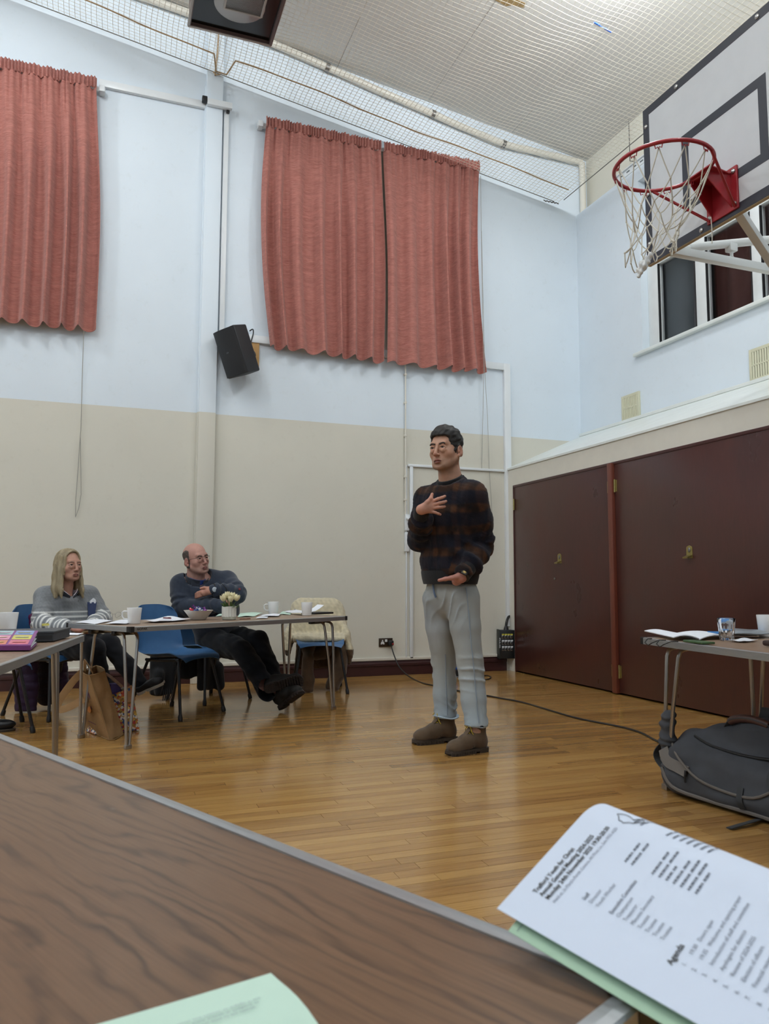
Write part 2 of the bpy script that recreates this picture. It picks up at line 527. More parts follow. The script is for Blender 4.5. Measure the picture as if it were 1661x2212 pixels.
# right wall: thick blue lower part with a tall window opening, set back above
WY0, WY1, WZ0, WZ1 = 1.2, 6.22, 3.27, 5.08
b = MB()
TX = (XU + XR + 0.12) / 2; TW = XR + 0.12 - XU
b.box((TX, (WY1 + YB) / 2, (2.4 + 5.22) / 2), (TW, YB - WY1, 2.82))
b.box((TX, (WY0 + YF) / 2, (2.4 + 5.22) / 2), (TW, WY0 - YF, 2.82))
b.box((TX, (WY0 + WY1) / 2, (2.4 + WZ0) / 2), (TW, WY1 - WY0, WZ0 - 2.4))
b.box((TX, (WY0 + WY1) / 2, (WZ1 + 5.22) / 2), (TW, WY1 - WY0, 5.22 - WZ1))
b.cur = 1
b.box((XR + 0.06, (YF + YB) / 2, 5.62), (0.12, YB - YF, 0.8))
structure(b.build('wall_right', [m_blue, m_cream], smooth=False))
# window sill board
b = MB(); b.box((XU - 0.02, (WY0 + 6.32) / 2, WZ0 - 0.018), (0.06, 6.32 - WY0, 0.036), bevel=0.008)
b.box(((XU + XR) / 2, (WY0 + WY1) / 2, WZ0 - 0.004), (0.15, WY1 - WY0, 0.012))
structure(b.build('trim_1', m_ledge, smooth=True))
# cupboard front: jamb, fascia, sloped ledge
LZ0, LZ1, DT = 2.165, 2.60, 1.966
b = MB()
b.box((XD + 0.05, 7.245, LZ0 / 2), (0.1, 0.15, LZ0))
b.box((XD + 0.05, (YF + 7.17) / 2, (DT + LZ0) / 2), (0.1, 7.17 - YF, LZ0 - DT))
structure(b.build('trim_2', m_cgloss, smooth=False))
b = MB()
b.prism([(XD - 0.012, YB, LZ0), (XU + .01, YB, LZ1), (XU + .01, YB, LZ1 - 0.03), (XD - 0.012, YB, LZ0 - 0.02)], (0, YF - YB, 0))
b.box((XU - 0.012, (YF + YB) / 2, LZ1 + 0.005), (0.03, YB - YF, 0.035), bevel=0.006)
structure(b.build('trim_3', m_ledge, smooth=False))
# cupboard carcass behind the doors (dark inside)
b = MB(); b.box((XD + 0.45, (YF + 7.17) / 2, 0.98), (0.7, 7.17 - YF, 1.96)); structure(b.build('wall_right', mat('cupboard_dark', '2A1B18', 0.8), smooth=False))

# ceiling: boarded, two slopes
b = MB()
xs = [XL, -1.0, XR + .12]
for a, c in ((XL, -1.0), (-1.0, XR + .12)):
    b.prism([(a, YF, ceil_z(a) + .012), (c, YF, ceil_z(c) + .012), (c, YF, ceil_z(c) + .15), (a, YF, ceil_z(a) + .15)], (0, YB + .2 - YF, 0))
ceiling = structure(b.build('ceiling', mat('ceiling_joint', '6E6A64', 0.9), smooth=False, origin=(0, 0, 6)))
n = 0
for xi in range(6):
    xa = -1.0 + xi * 1.04; xb = xa + 1.036
    yb_ = YB - (0.9 if xi % 2 else 1.75)
    ends = [YB]
    while yb_ > -0.2: ends.append(yb_); yb_ -= 1.8
    for yhi, ylo in zip(ends[:-1], ends[1:]):
        q = MB()
        dz = RNG.uniform(0, .003)
        q.prism([(xa, ylo + .003, ceil_z(xa) - dz), (xa, yhi, ceil_z(xa) - dz), (xb, yhi, ceil_z(xb) - dz), (xb, ylo + .003, ceil_z(xb) - dz)], (0, 0, .011))
        q.build('panel', m_ceil, ceiling, smooth=False)
q = MB()
q.prism([(XL, YF, ceil_z(XL)), (XL, YB, ceil_z(XL)), (-1.004, YB, ceil_z(-1.0)), (-1.004, YF, ceil_z(-1.0))], (0, 0, .011))
q.build('panel', m_ceil, ceiling, smooth=False)
# torn patch in the ceiling boards showing brown backing
q = MB()
pc = np.array([3.25, 5.70, ceil_z(3.25) - .006])
poly = [(-.16, -.05), (-.08, -.07), (.02, -.045), (.15, -.05), (.17, .0), (.06, .02), (.02, .06), (-.1, .05), (-.17, .03)]
q.prism([pc + np.array((a, c, -a * .1375)) for a, c in poly], (0, 0, .004))
q.build('torn_patch', mat('torn_board', '9A8258', 0.95, var=0.3, vscale=20), ceiling, smooth=False)

# pilaster and wall trunking
b = MB(); b.box((0.855, YB - 0.03, 3.25), (0.16, 0.06, 6.5), bevel=0.008); structure(b.build('trim_4', None))
pil = [o for o in COL.objects if o.name == 'trim_4'][0]
pil.data.materials.clear()
def twotone(name):
    N = Nd(name); v = N.wpos(); s = N.n('ShaderNodeSeparateXYZ'); N.l(v, s.inputs[0])
    g = N.n('ShaderNodeMath', operation='GREATER_THAN'); g.inputs[1].default_value = 2.53; N.l(s.outputs[2], g.inputs[0])
    N.base(N.mix(lin(CREAM), lin(BLUE), g.outputs[0])); N.b.inputs['Roughness'].default_value = 0.6
    N.bump(N.noise(v, 220, 3, 0.6), 0.1, 0.002); return N.m
m_two = twotone('pilaster_paint'); pil.data.materials.append(m_two)
b = MB()
b.box((0.775, YB - 0.018, 2.9), (0.024, 0.036, 5.8), bevel=0.004)        # conduit beside pilaster
structure(b.build('trim_5', m_two))
b = MB()
b.box((0.975, YB - 0.02, 4.45), (0.05, 0.04, 2.32), bevel=0.004)         # drop to the speaker
b.box((2.45, YB - 0.019, 3.30), (3.32, 0.038, 0.075), bevel=0.004)         # run behind the curtain
b.box((4.085, YB - 0.021, 1.90), (0.075, 0.042, 2.87), bevel=0.004)        # drop to the stage box
b.box((3.48, YB - 0.012, 2.143), (1.13, 0.024, 0.026), bevel=0.003)
b.box((2.955, YB - 0.012, 1.15), (0.035, 0.024, 1.98), bevel=0.003)
b.box((2.90, YB - 0.012, 1.15), (0.012, 0.02, 1.98), bevel=0.003)
b.box((0.28, YB - 0.020, 5.60), (0.98, 0.040, 0.07), bevel=0.004)        # run left of the pilaster
b.box((0.90, YB - 0.085, 5.60), (0.24, 0.05, 0.06), bevel=0.004)
structure(b.build('trim_6', m_gloss))
b = MB(); b.box((0.755, YB - 0.075, 5.625), (0.05, 0.05, 0.055), bevel=0.006); b.box((0.985, YB - 0.06, 5.56), (0.03, 0.03, 0.03), bevel=0.004)
b.build('trim_7', mat('black_plastic', '1B1B1D', 0.45), origin=None)['kind'] = 'structure'
# skirting
m_skirt = mat('dark_skirting', '3A1F1F', 0.35, var=0.15, vscale=12, stretch=(0.3, 1, 1))
b = MB()
prof = [(0, 0), (-.022, 0), (-.022, .092), (-.030, .097), (-.030, .118), (-.018, .128), (-.014, .147), (0, .147)]
b.prism([(XL, YB + a, z) for a, z in prof], (4.045 - XL, 0, 0))
structure(b.build('baseboard_back', m_skirt, smooth=False))
b = MB(); b.box(((XL + 4.05) / 2, YB - 0.012, 0.163), (4.05 - XL, 0.024, 0.03), bevel=0.004); structure(b.build('trim_8', m_cgloss))

# doors of the wall cupboard
def door_mat():
    N = Nd('mahogany_board'); v = N.wpos((1, 1, .12))
    f = N.noise(v, 60, 4, 0.7); f2 = N.noise(N.wpos((1, 1, .7)), 2.2, 4, 0.6)
    c = N.ramp(f, [(0.3, lin('42241F')), (0.7, lin('4C2A25'))])
    c = N.mix(c, N.ramp(f2, [(0.35, lin('432C28')), (0.75, lin('5C2B20'))]), 0.35)
    sc = N.noise(N.wpos((6, 6, .6)), 16, 2, 0.5)
    c = N.mix(c, lin('8A7468'), N.ramp(sc, [(0.77, (0, 0, 0)), (0.84, (.35,) * 3)]))
    N.base(c); N.b.inputs['Roughness'].default_value = 0.3
    N.l(N.ramp(f2, [(0.3, (.26,) * 3), (0.8, (.42,) * 3)]), N.b.inputs['Roughness'])
    N.bump(f, 0.05, 0.001); return N.m
m_door = door_mat()
m_post = mat('red_brown_post', '6B3526', 0.4, var=0.12, vscale=20, stretch=(1, 1, .1))
m_brass = mat('brass', 'A89A63', 0.35, 0.85, var=0.15, vscale=40)
b = MB()
b.box((XD + 0.02, (7.165 + 1.4) / 2, DT - 0.012), (0.06, 7.165 - 1.4, 0.026), bevel=0.004)
b.box((XD + 0.02, 7.158, DT / 2), (0.06, 0.016, DT), bevel=0.003)
structure(b.build('trim_9', mat('dark_door_frame', '45211E', 0.35, var=0.1)))
b = MB(); b.box((XD, 5.463, DT / 2), (0.07, 0.062, DT - 0.02), bevel=0.006); structure(b.build('trim_10', m_post))
for i, (y0, y1, hy, hp) in enumerate(((5.498, 7.148, 6.293, [5.507]), (3.30, 5.428, 4.559, [5.42]))):
    root = thing('door_%d' % (i + 1), None, None, (XD, (y0 + y1) / 2, 0)); root['kind'] = 'structure'
    q = MB(); q.box((XD + 0.012, (y0 + y1) / 2, DT / 2 - 0.004), (0.035, y1 - y0, DT - 0.04), bevel=0.002); q.build('leaf', m_door, root)
    for y in hp:
        for z in (1.757, 0.19):
            h = MB(); h.cyl((XD - 0.012, y, z - .055), (XD - 0.012, y, z + .055), 0.008, 10)
            h.box((XD - 0.006, y + (.012 if i == 0 else -.012), z), (0.004, .022, .1)); h.build('hinge', m_brass, root)
    if i == 0:
        h = MB(); h.cyl((XD - 0.012, 7.14, 1.70), (XD - 0.012, 7.14, 1.82), 0.008, 10); h.build('hinge', m_brass, root)
        k = MB(); k.lathe([(0.004, 0), (0.012, 0.002), (0.012, 0.006), (0, 0.008)], (XD - 0.006, 6.38, 0.97), 12, basis((-1, 0, 0)))
        k.build('keyhole', mat('dull_steel', '8C8A86', 0.4, 0.9), root)
    # flush lifting hook
    h = MB()
    h.grid(lambda u, v: (XD - 0.008 - .001 * (v > 0), hy + (u - .5) * .062 * (1 if v < .8 else math.sqrt(max(0, 1 - ((v - .8) / .2) ** 2))), 1.115 + v * .095), 8, 10, thick=-.005)
    h.prism([(XD - 0.006, hy - .026, 1.125), (XD - 0.05, hy - .026, 1.112), (XD - 0.052, hy - .026, 1.122), (XD - .006, hy - .026, 1.14)], (0, .052, 0))
    o = h.build('hook', m_brass, root, smooth=False)
    q = MB(); q.ball((XD - .012, hy, 1.175), (.003, .012, .02)); q.build('recess', mat('dull_steel', '8C8A86', 0.4, 0.9), o)

# window in the right wall
XW = 5.15
win = thing('window_1', None, None, (XW, (WY0 + WY1) / 2, WZ0)); win['kind'] = 'structure'
m_upvc = mat('white_window_frame', 'DEE2E2', 0.35, var=0.04, vscale=9)
def N_glass():
    N = Nd('window_glass'); N.base((1, 1, 1, 1)); N.b.inputs['Roughness'].default_value = 0.02
    N.b.inputs['Transmission Weight'].default_value = 1.0; N.b.inputs['IOR'].default_value = 1.3; return N.m
m_glass = N_glass()
y_a = on(1425, 650, x=XW)[1]; y_b = on(1508, 690, x=XW)[1]; y_c = on(1531, 690, x=XW)[1]; y_d = on(1630, 650, x=XW)[1]; y_e = on(1651, 640, x=XW)[1]
zt0 = on(1526, 512, x=XW)[2]; zt1 = zt0 + 0.10
zb = on(1431, 740, x=XW)[2]
pitch_y = y_b - y_d
edges = [(y_b, y_a), (y_d, y_c)]
y = y_e
while y > WY0 + .5:
    edges.append((y - (y_c - y_d), y)); y -= (y_c - y_d) + (y_d - y_e)
def bar(y0, y1, z0, z1, name, d=0.07, bv=0.008):
    d += {'jamb': .004, 'bottom_rail': .002, 'top_rail': .001, 'transom': -.003}.get(name, 0)
    q = MB(); q.box((XW + .02, (y0 + y1) / 2, (z0 + z1) / 2), (d, abs(y1 - y0), z1 - z0), bevel=bv); return q.build(name, m_upvc, win)
bar(y_a, WY1, WZ0, WZ1, 'jamb'); bar(WY0, edges[-1][0], WZ0, WZ1, 'jamb')
bar(WY0, WY1, WZ0, zb, 'bottom_rail'); bar(WY0, WY1, WZ1 - .07, WZ1, 'top_rail')
bar(WY0, WY1, zt0, zt1, 'transom')
for (lo, hi), nx in zip(edges[:-1], edges[1:]): bar(nx[1], lo, zb, WZ1 - .07, 'mullion', .075)
m_curt2 = None
for i, (lo, hi) in enumerate(edges):
    q = MB(); q.box((XW + .03, (lo + hi) / 2, (zb + zt0) / 2), (.006, hi - lo + .02, zt0 - zb + .02)); q.build('pane', m_glass, win, smooth=False)
    q = MB(); q.box((XW + .03, (lo + hi) / 2, (zt1 + WZ1 - .07) / 2), (.006, hi - lo + .02, WZ1 - .07 - zt1 + .02)); q.build('pane', m_glass, win, smooth=False)
    g = MB()
    for (z0, z1) in ((zb, zt0), (zt1, WZ1 - .07)):
        g.box((XW - .008, hi - .006, (z0 + z1) / 2), (.02, .012, z1 - z0)); g.box((XW - .008, lo + .006, (z0 + z1) / 2), (.02, .012, z1 - z0))
    g.build('gasket', mat('black_plastic', '1B1B1D', 0.45), win, smooth=False)
h = MB(); h.tube([(XW - .06, y_c - .22, zt1 + .02), (XW - .07, y_c - .25, zt1 + .05), (XW - .07, y_c - .42, zt1 + .06), (XW - .05, y_c - .46, zt1 + .03), (XW - .02, y_c - .46, zt1 + .0)], .009, 8)
h.box((XW - .03, y_c - .3, zt1 + .0), (.03, .12, .03), bevel=.005); h.build('stay_arm', m_gloss, win)
h = MB(); h.ball((XW - .03, y_a - .12, zt0 + .05), (.02, .03, .018)); h.build('knob', mat('dull_steel', '8C8A86', 0.4, 0.9), win)
# what stands behind the panes: a grey panel added for the room's reflection and a dark brown curtain on the dark side
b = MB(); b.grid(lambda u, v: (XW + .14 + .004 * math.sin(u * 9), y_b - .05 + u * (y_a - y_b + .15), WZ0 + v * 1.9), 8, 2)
tag(b.build('reflection_panel', mat('reflection_grey', '4A5358', 0.7, var=0.12, vscale=1.5, stretch=(1, 3, .2))), 'grey panel added behind the leftmost pane of the high window for its reflection', 'blind')
b = MB()
def bc(u, v):
    yy = y_b - .03 + u * (WY0 - y_b); return (XW + .2 + .028 * math.sin(u * 95) + .012 * math.sin(u * 41 + 1), yy, WZ0 + v * 1.85)
b.grid(bc, 220, 2)
tag(b.build('window_curtain', mat('brown_curtain', '3B2422', 0.9, var=0.15, vscale=4, stretch=(1, 1, .1))), 'dark brown curtain hanging behind the panes of the high window', 'curtain')
b = MB(); b.box((XR + .5, (WY0 + WY1) / 2, 4.2), (.02, WY1 - WY0 + 1, 2.4)); structure(b.build('wall_outside', mat('night_dark', '0A0B0D', 0.9), smooth=False))
# curtain track with slots above the window
r = thing('curtain_track', 'white slotted metal track on the upper wall behind the hoop', 'track', (XR - .04, 5.3, 5.37))
q = MB(); q.box((XR - .03, 4.6, 5.345), (.05, 4.2, .07), bevel=.006); q.box((XR - .06, 4.6, 5.38), (.03, 4.2, .012), bevel=.003); q.build('rail', m_gloss, r)
for k in range(7):
    q = MB(); q.box((XR - .056, 6.6 - k * .11, 5.345), (.003, .05, .014)); q.build('slot', mat('slot_dark', '5B6265', 0.7), r, smooth=False)
q = MB(); q.tube([(XR - .06, 6.45, 5.9), (XR - .06, 6.45, 5.44), (XR - .06, 6.40, 5.41)], .005, 6); q.build('drop_rod', mat('dull_steel', '8C8A86', 0.4, 0.9), r)

# floor: strip boards laid parallel to the back wall
def floor_mat(name, objrand):
    N = Nd(name)
    g = N.wpos((1.0, 1, 1))
    if objrand:
        oi = N.n('ShaderNodeObjectInfo'); rnd = oi.outputs['Random']
    else:
        a = N.n('ShaderNodeAttribute'); a.attribute_name = 'Col'; rnd = a.outputs['Fac']
    off = N.n('ShaderNodeCombineXYZ'); mm = N.n('ShaderNodeMath', operation='MULTIPLY'); mm.inputs[1].default_value = 37.0
    N.l(rnd, mm.inputs[0]); N.l(mm.outputs[0], off.inputs[0]); N.l(mm.outputs[0], off.inputs[2])
    ad = N.n('ShaderNodeVectorMath', operation='ADD'); N.l(g, ad.inputs[0]); N.l(off.outputs[0], ad.inputs[1])
    mp = N.n('ShaderNodeMapping'); mp.inputs['Scale'].default_value = (2.2, 42, 1); N.l(ad.outputs[0], mp.inputs[0])
    grain = N.noise(mp.outputs[0], 2.2, 5, 0.65, 0.4)
    mp2 = N.n('ShaderNodeMapping'); mp2.inputs['Scale'].default_value = (26, 160, 1); N.l(ad.outputs[0], mp2.inputs[0])
    fleck = N.noise(mp2.outputs[0], 1.6, 3, 0.6)
    tone = N.ramp(rnd, [(0.0, lin('8C602F')), (0.10, lin('9F733D')), (0.45, lin('B08448')), (0.8, lin('C39859')), (1.0, lin('7E562B'))])
    c = N.mix(tone, N.ramp(grain, [(0.25, lin('7D5629')), (0.55, lin('B3894E')), (0.8, lin('C69C60'))]), 0.45)
    c = N.mix(c, lin('6E4A22'), N.ramp(fleck, [(0.62, (0, 0, 0)), (0.8, (.35,) * 3)]))
    N.base(c)
    blot = N.noise(N.wpos(), 1.1, 4, 0.6)
    N.l(N.ramp(blot, [(0.3, (.12,) * 3), (0.75, (.22,) * 3)]), N.b.inputs['Roughness'])
    N.b.inputs['Specular IOR Level'].default_value = 0.6
    N.b.inputs['Coat Weight'].default_value = 0.25; N.b.inputs['Coat Roughness'].default_value = 0.18
    N.bump(grain, 0.05, 0.0008)
    return N.m
m_fl1, m_fl2 = floor_mat('oak_strip', True), floor_mat('oak_strip_far', False)
b = MB(); b.box(((XL + XR) / 2, (YF + YB) / 2, -0.056), (XR - XL, YB - YF, 0.1)); 
floor = structure(b.build('floor', mat('floor_gap', '3A2712', 0.7), smooth=False, origin=(0, 0, 0)))
PW = 0.0565
planks = []
row = 0; yy = YB - 0.01
while yy > YF:
    x = XL + RNG.uniform(0, .8)
    while x < XD + .05:
        L = RNG.choice([.34, .45, .6, .78, .95, 1.2]) * RNG.uniform(.85, 1.15)
        x1 = min(x + L, XD + .06)
        planks.append((x, x1, yy - PW, yy)); x = x1
    yy -= PW
def vis(p):
    best = 0
    for t in (0.1, .5, .9):
        q = np.array([p[0] + (p[1] - p[0]) * t, (p[2] + p[3]) / 2, 0]) - CAM
        dz = q @ FWD
        if dz < 1.0: continue
        px = IMG_W / 2 + FPX * (q @ RGT) / dz; py = IMG_H / 2 - FPX * (q @ UPV) / dz
        if 0 < px < IMG_W and py < IMG_H and py > 1440:
            # hidden by the near table
            if py > 1583 + (px) * 0.385: continue
            best = max(best, (p[1] - p[0]) / dz ** 3)
    return best
sc_ = sorted(planks, key=vis, reverse=True)
near, far = sc_[:296], sc_[296:]
e = .0006
def plankV(x0, x1, y0, y1, dz):
    g = .0007
    x0 += g; x1 -= g; y0 += g; y1 -= g
    return [(x0, y0, -.012), (x1, y0, -.012), (x1, y1, -.012), (x0, y1, -.012), (x0, y0, dz), (x1, y0, dz), (x1, y1, dz), (x0, y1, dz)
            ]
PF = [(0, 1, 5, 4), (1, 2, 6, 5), (2, 3, 7, 6), (3, 0, 4, 7), (4, 5, 6, 7)]
lens = {}
for (x0, x1, y0, y1) in near:
    L = round((x1 - x0) / .05) * .05
    L = max(L, .05)
    if L not in lens:
        q = MB(); q._add(plankV(-(x1 - x0) / 2, (x1 - x0) / 2, -PW / 2, PW / 2, 0), PF); me = fast_mesh('plank', q.v, q.f); me.materials.append(m_fl1); lens[L] = (me, x1 - x0)
    me, L0 = lens[L]
    o = bpy.data.objects.new('plank', me); COL.objects.link(o); o.parent = floor
    o.location = ((x0 + x1) / 2, (y0 + y1) / 2, RNG.uniform(-.0004, 0)); o.scale = ((x1 - x0) / L0, 1, 1)
q = MB()
for (x0, x1, y0, y1) in far:
    q.col = (RNG.random(),) * 3
    q._add(plankV(x0, x1, y0, y1, RNG.uniform(-.0004, 0)), PF)
q.build('plank', m_fl2, floor, smooth=False)['kind'] = 'stuff'
# ================================================================== TABLES
def laminate(name, dark, mid, light, streak=1.0):
    N = Nd(name); b = N.b
    v = N.coord('Object')
    sep = N.n('ShaderNodeSeparateXYZ'); N.l(v, sep.inputs[0])
    mp = N.n('ShaderNodeMapping'); mp.inputs['Scale'].default_value = (1.5, 6.0, 1); N.l(v, mp.inputs[0])
    warp = N.noise(mp.outputs[0], 1.15, 4, 0.5, 0.5)
    def math_(op, a, b_=None, c=None):
        n = N.n('ShaderNodeMath', operation=op)
        for i_, q in enumerate((a, b_, c)):
            if q is None: continue
            if hasattr(q, 'links'): N.l(q, n.inputs[i_])
            else: n.inputs[i_].default_value = q
        return n.outputs[0]
    # growth rings: distance field stretched along the board, warped -> cathedral arches
    ph = math_('MULTIPLY_ADD', warp, 64.0, math_('MULTIPLY', sep.outputs[1], 300.0))
    ring = math_('MULTIPLY_ADD', math_('SINE', ph), 0.5, 0.5)
    ring = math_('POWER', ring, 3.2)
    mp3 = N.n('ShaderNodeMapping'); mp3.inputs['Scale'].default_value = (3.5, 34, 1); N.l(v, mp3.inputs[0])
    brk = N.noise(mp3.outputs[0], 1.5, 3, 0.6)
    ring = math_('MULTIPLY', ring, N.ramp(brk, [(0.32, (0.05,) * 3), (0.62, (1,) * 3)]))
    mp2 = N.n('ShaderNodeMapping'); mp2.inputs['Scale'].default_value = (7, 260, 1); N.l(v, mp2.inputs[0])
    fine = N.noise(mp2.outputs[0], 1.4, 4, 0.7)
    c = N.ramp(fine, [(0.28, lin(light)), (0.72, lin(mid))])
    c = N.mix(c, lin(dark), math_('MULTIPLY', ring, 0.66 * streak))
    sm = N.noise(N.coord('Object', (9, 14, 1)), 3, 2, 0.5)
    c = N.mix(c, lin('8A7B70'), N.ramp(sm, [(0.70, (0, 0, 0)), (0.78, (.3,) * 3)]))
    N.base(c); b.inputs['Roughness'].default_value = 0.36; b.inputs['Specular IOR Level'].default_value = 0.45
    N.bump(fine, 0.06, 0.0006)
    return N.m
m_lam = laminate('teak_laminate', '392A20', '6A4E37', '7C5F46')
m_lam2 = laminate('brown_laminate', '6A5040', '8E745F', '9A826C')
m_alu = mat('aluminium', 'B4B7B9', 0.38, 0.85, var=0.08, vscale=14, stretch=(1, 8, 8))
m_chrome = mat('steel_tube', 'A9A7A4', 0.28, 0.95, var=0.05, vscale=30)
m_blk = mat('black_plastic', '1B1B1D', 0.45)
m_under = mat('board_underside', '4A3B30', 0.8)
TZ = 0.681
def gopak(corner, ang, L, W, label, top, splay=(0, 0)):
    """folding table; corner=(x,y) of one top corner, length along ang, width to the left of it"""
    r = thing('folding_table', label, 'table', (corner[0], corner[1], 0), rot=ang)
    T = 0.029
    q = MB(); q.box((L / 2, W / 2, TZ - T / 2 - .0008), (L - .03, W - .03, T - .0016)); q.build('tabletop', top, r, smooth=False, local=True)
    c = .028
    def rail(x0, y0, x1, y1):
        q = MB()
        d = np.array((x1 - x0, y1 - y0)); l = np.linalg.norm(d); d /= l; n_ = np.array((-d[1], d[0]))
        prof = [(0, TZ - T), (0, TZ - .002), (.002, TZ), (.009, TZ + .0006), (.0165, TZ + .0003), (.0165, TZ - .002), (.016, TZ - T)]
        q.prism([(x0 + n_[0] * a, y0 + n_[1] * a, z) for a, z in prof], (d[0] * l, d[1] * l, 0))
        q.build('edge_trim', m_alu, r, smooth=False, local=True)
    rail(c, 0, L - c, 0); rail(L, c, L, W - c); rail(L - c, W, c, W); rail(0, W - c, 0, c)
    for (x, y, a) in ((0, 0, 0), (L, 0, 90), (L, W, 180), (0, W, 270)):
        q = MB(); ca, sa = math.cos(math.radians(a)), math.sin(math.radians(a))
        poly = [(.030, -.0006), (.030, .0172), (.0172, .030), (-.0006, .030), (-.0006, .008), (.0025, .0025), (.008, -.0006)]
        q.prism([(x + ca * px_ - sa * py_, y + sa * px_ + ca * py_, TZ - T - .0006) for px_, py_ in poly], (0, 0, T + .0016))
        q.build('corner_cap', m_blk, r, smooth=False, local=True)
    for sx in (0, 1):
        X = .075 if sx == 0 else L - .075; s = 1 if sx == 0 else -1
        for sy in (0, 1):
            Y = .095 if sy == 0 else W - .095; t = 1 if sy == 0 else -1
            q = MB(); zt = TZ - T
            for k, off in ((0, -.030), (1, .055)):
                xo = X + s * off; fx = X + s * (-.0085 + .017 * k - splay[sx])
                q.tube([(xo + s * .012, Y + t * .16, zt - .012), (xo + s * .008, Y + t * .075, zt - .013), (xo + s * .003, Y + t * .045, zt - .017), (xo, Y + t * .026, zt - .03), (xo - s * .002, Y + t * .018, zt - .055), ((xo * .55 + fx * .45), Y + t * .008, .36), (fx, Y, .0)], .0095, 8)
            q.build('leg', m_chrome, r, local=True)
            q = MB(); q.box((X - s * splay[sx], Y, .012), (.040, .022, .024), bevel=.003); q.build('foot', m_chrome, r, local=True)
            q = MB(); q.box((X + s * .03, Y + t * .12, zt - .017), (.15, .035, .026), bevel=.006); q.build('clamp', m_blk, r, local=True)
        q = MB(); q.tube([(X + s * .04, .2, zt - .013), (X + s * .04, W - .2, zt - .013)], .0095, 8); q.build('cross_tube', m_chrome, r, local=True)
    return r
FT_C, FT_A = (0.136, 4.473), math.radians(31.7)
far_table = gopak(FT_C, FT_A, 1.83, .67, 'brown folding table in the middle with tulips, mugs and a sweet bowl', m_lam2, (0, .03))
# maker's name printed on the edge by the corner
V, F = text_geo('GOPAK', .016, .0006)
q = MB(); ca, sa = math.cos(FT_A), math.sin(FT_A)
q._add([(v[0] * 1.25 + .045, -.0008, TZ - .019 + v[1]) for v in V], F)
q.build('printed_name', mat('print_dark', '2B2A26', 0.6), far_table, smooth=False, local=True)
kx, ky = 0.331, 0.408
near_table = gopak((kx, ky), math.atan2(.9676, -.4605), 1.52, .72, 'teak grained folding table in the foreground with a green sheet on it', m_lam)
la = on(185, 1371, z=TZ); lb = on(0, 1437.5, z=TZ); dl = (la - lb)[:2]; al = math.atan2(dl[1], dl[0])
# long edge on the right, table lies to its left; start at the near end
st = la[:2] - 1.83 * np.array((math.cos(al), math.sin(al)))
left_table = gopak(tuple(st), al, 1.83, .67, 'folding table at the left edge carrying a purple ring binder', m_lam2)
ra = on(1381, 1376.5, z=TZ); rb = on(1661, 1411.7, z=TZ); dr = (rb - ra)[:2]; ar = math.atan2(dr[1], dr[0])
right_table = gopak(tuple(ra[:2]), ar, 1.83, .67, 'folding table at the right edge carrying a tumbler and open booklet', m_lam2, (.045, 0))

# ================================================================== CHAIRS
m_poly = mat('blue_polypropylene', '35608C', 0.42, var=0.06, vscale=30, bump=0.15, bscale=900, bdist=0.0006)
m_ctube = mat('black_enamel', '17171A', 0.4)
PROF = [(.225, .418), (.222, .434), (.205, .447), (.15, .449), (.06, .441), (-.05, .433), (-.12, .434), (-.165, .450), (-.195, .488), (-.212, .545), (-.228, .62), (-.245, .70), (-.262, .775), (-.268, .800)]
PA = np.array(PROF); PA[:, 1] *= .958
PL = np.concatenate([[0], np.cumsum(np.linalg.norm(np.diff(PA, axis=0), axis=1))]); PL /= PL[-1]
def shell_pt(u, v):
    s = 2 * u - 1
    x = np.interp(v, PL, PA[:, 0]); z = np.interp(v, PL, PA[:, 1])
    w_ = np.interp(v, [0, .05, .3, .5, .62, .9, .965, 1], [.17, .195, .212, .222, .222, .205, .19, .165])
    seat = sstep(v, .03, .2) * (1 - sstep(v, .5, .62)); back = sstep(v, .5, .66)
    e = abs(s) ** 4
    z += seat * (.022 * e - .012 * (1 - s * s)) - (1 - sstep(v, 0, .2)) * .02 * abs(s) ** 3
    x += back * (.035 * e - .018 * (1 - s * s)) 
    z -= sstep(v, .88, 1) * .03 * abs(s) ** 4
    return (x, s * w_, z)
_shell = None
def make_chair(label, loc, ang, group=None):
    r = thing('plastic_chair', label, 'chair', (loc[0], loc[1], 0), group, rot=ang)
    q = MB(); q.grid(shell_pt, 22, 34, thick=.006)
    o = q.build('shell', m_poly, r, local=True, angle=60)
    fr = MB()
    for t in (-1, 1):
        fr.tube([(.16, t * .165, 0.398), (.10, t * .165, 0.395), (-.12, t * .165, 0.386), (-.15, t * .165, 0.386)], .011, 8)
        for nm, top, foot in (('f', (.15, t * .165, 0.398), (.235, t * .225, .0)), ('r', (-.13, t * .165, 0.386), (-.255, t * .215, .0))):
            q = MB(); a, b = np.array(top), np.array(foot); d = b - a
            q.tube([a + np.array((-.035 if nm == 'f' else .035, 0, .004)), a + d * .03, a + d * .12, b + np.array((0, 0, .012))], .0105, 8)
            lg = q.build('leg', m_ctube, r, local=True)
            q = MB(); q.tube([a + d * .90, a + d * .93, a + d * .975, b], [.013, .0155, .0165, .014], 10); q.build('rubber_foot', m_blk, lg, local=True)
    fr.tube([(.10, -.165, .394), (.10, .165, .394)], .010, 8); fr.tube([(-.10, -.165, .384), (-.10, .165, .384)], .010, 8)
    fr.build('under_frame', m_ctube, r, local=True)
    return r
def chair_from_feet(a, d, label):
    a, d = np.array(a), np.array(d); mid = (a + d) / 2; ax = (d - a) / np.linalg.norm(d - a)
    f = np.array((ax[1], -ax[0]))            # forward
    if f[1] > 0: f = -f
    c = mid - f * .235
    return make_chair(label, c, math.atan2(f[1], f[0]))
chair_empty = chair_from_feet((.50, 5.36), (.84, 5.67), 'empty blue plastic chair behind the middle table, beside the seated man')
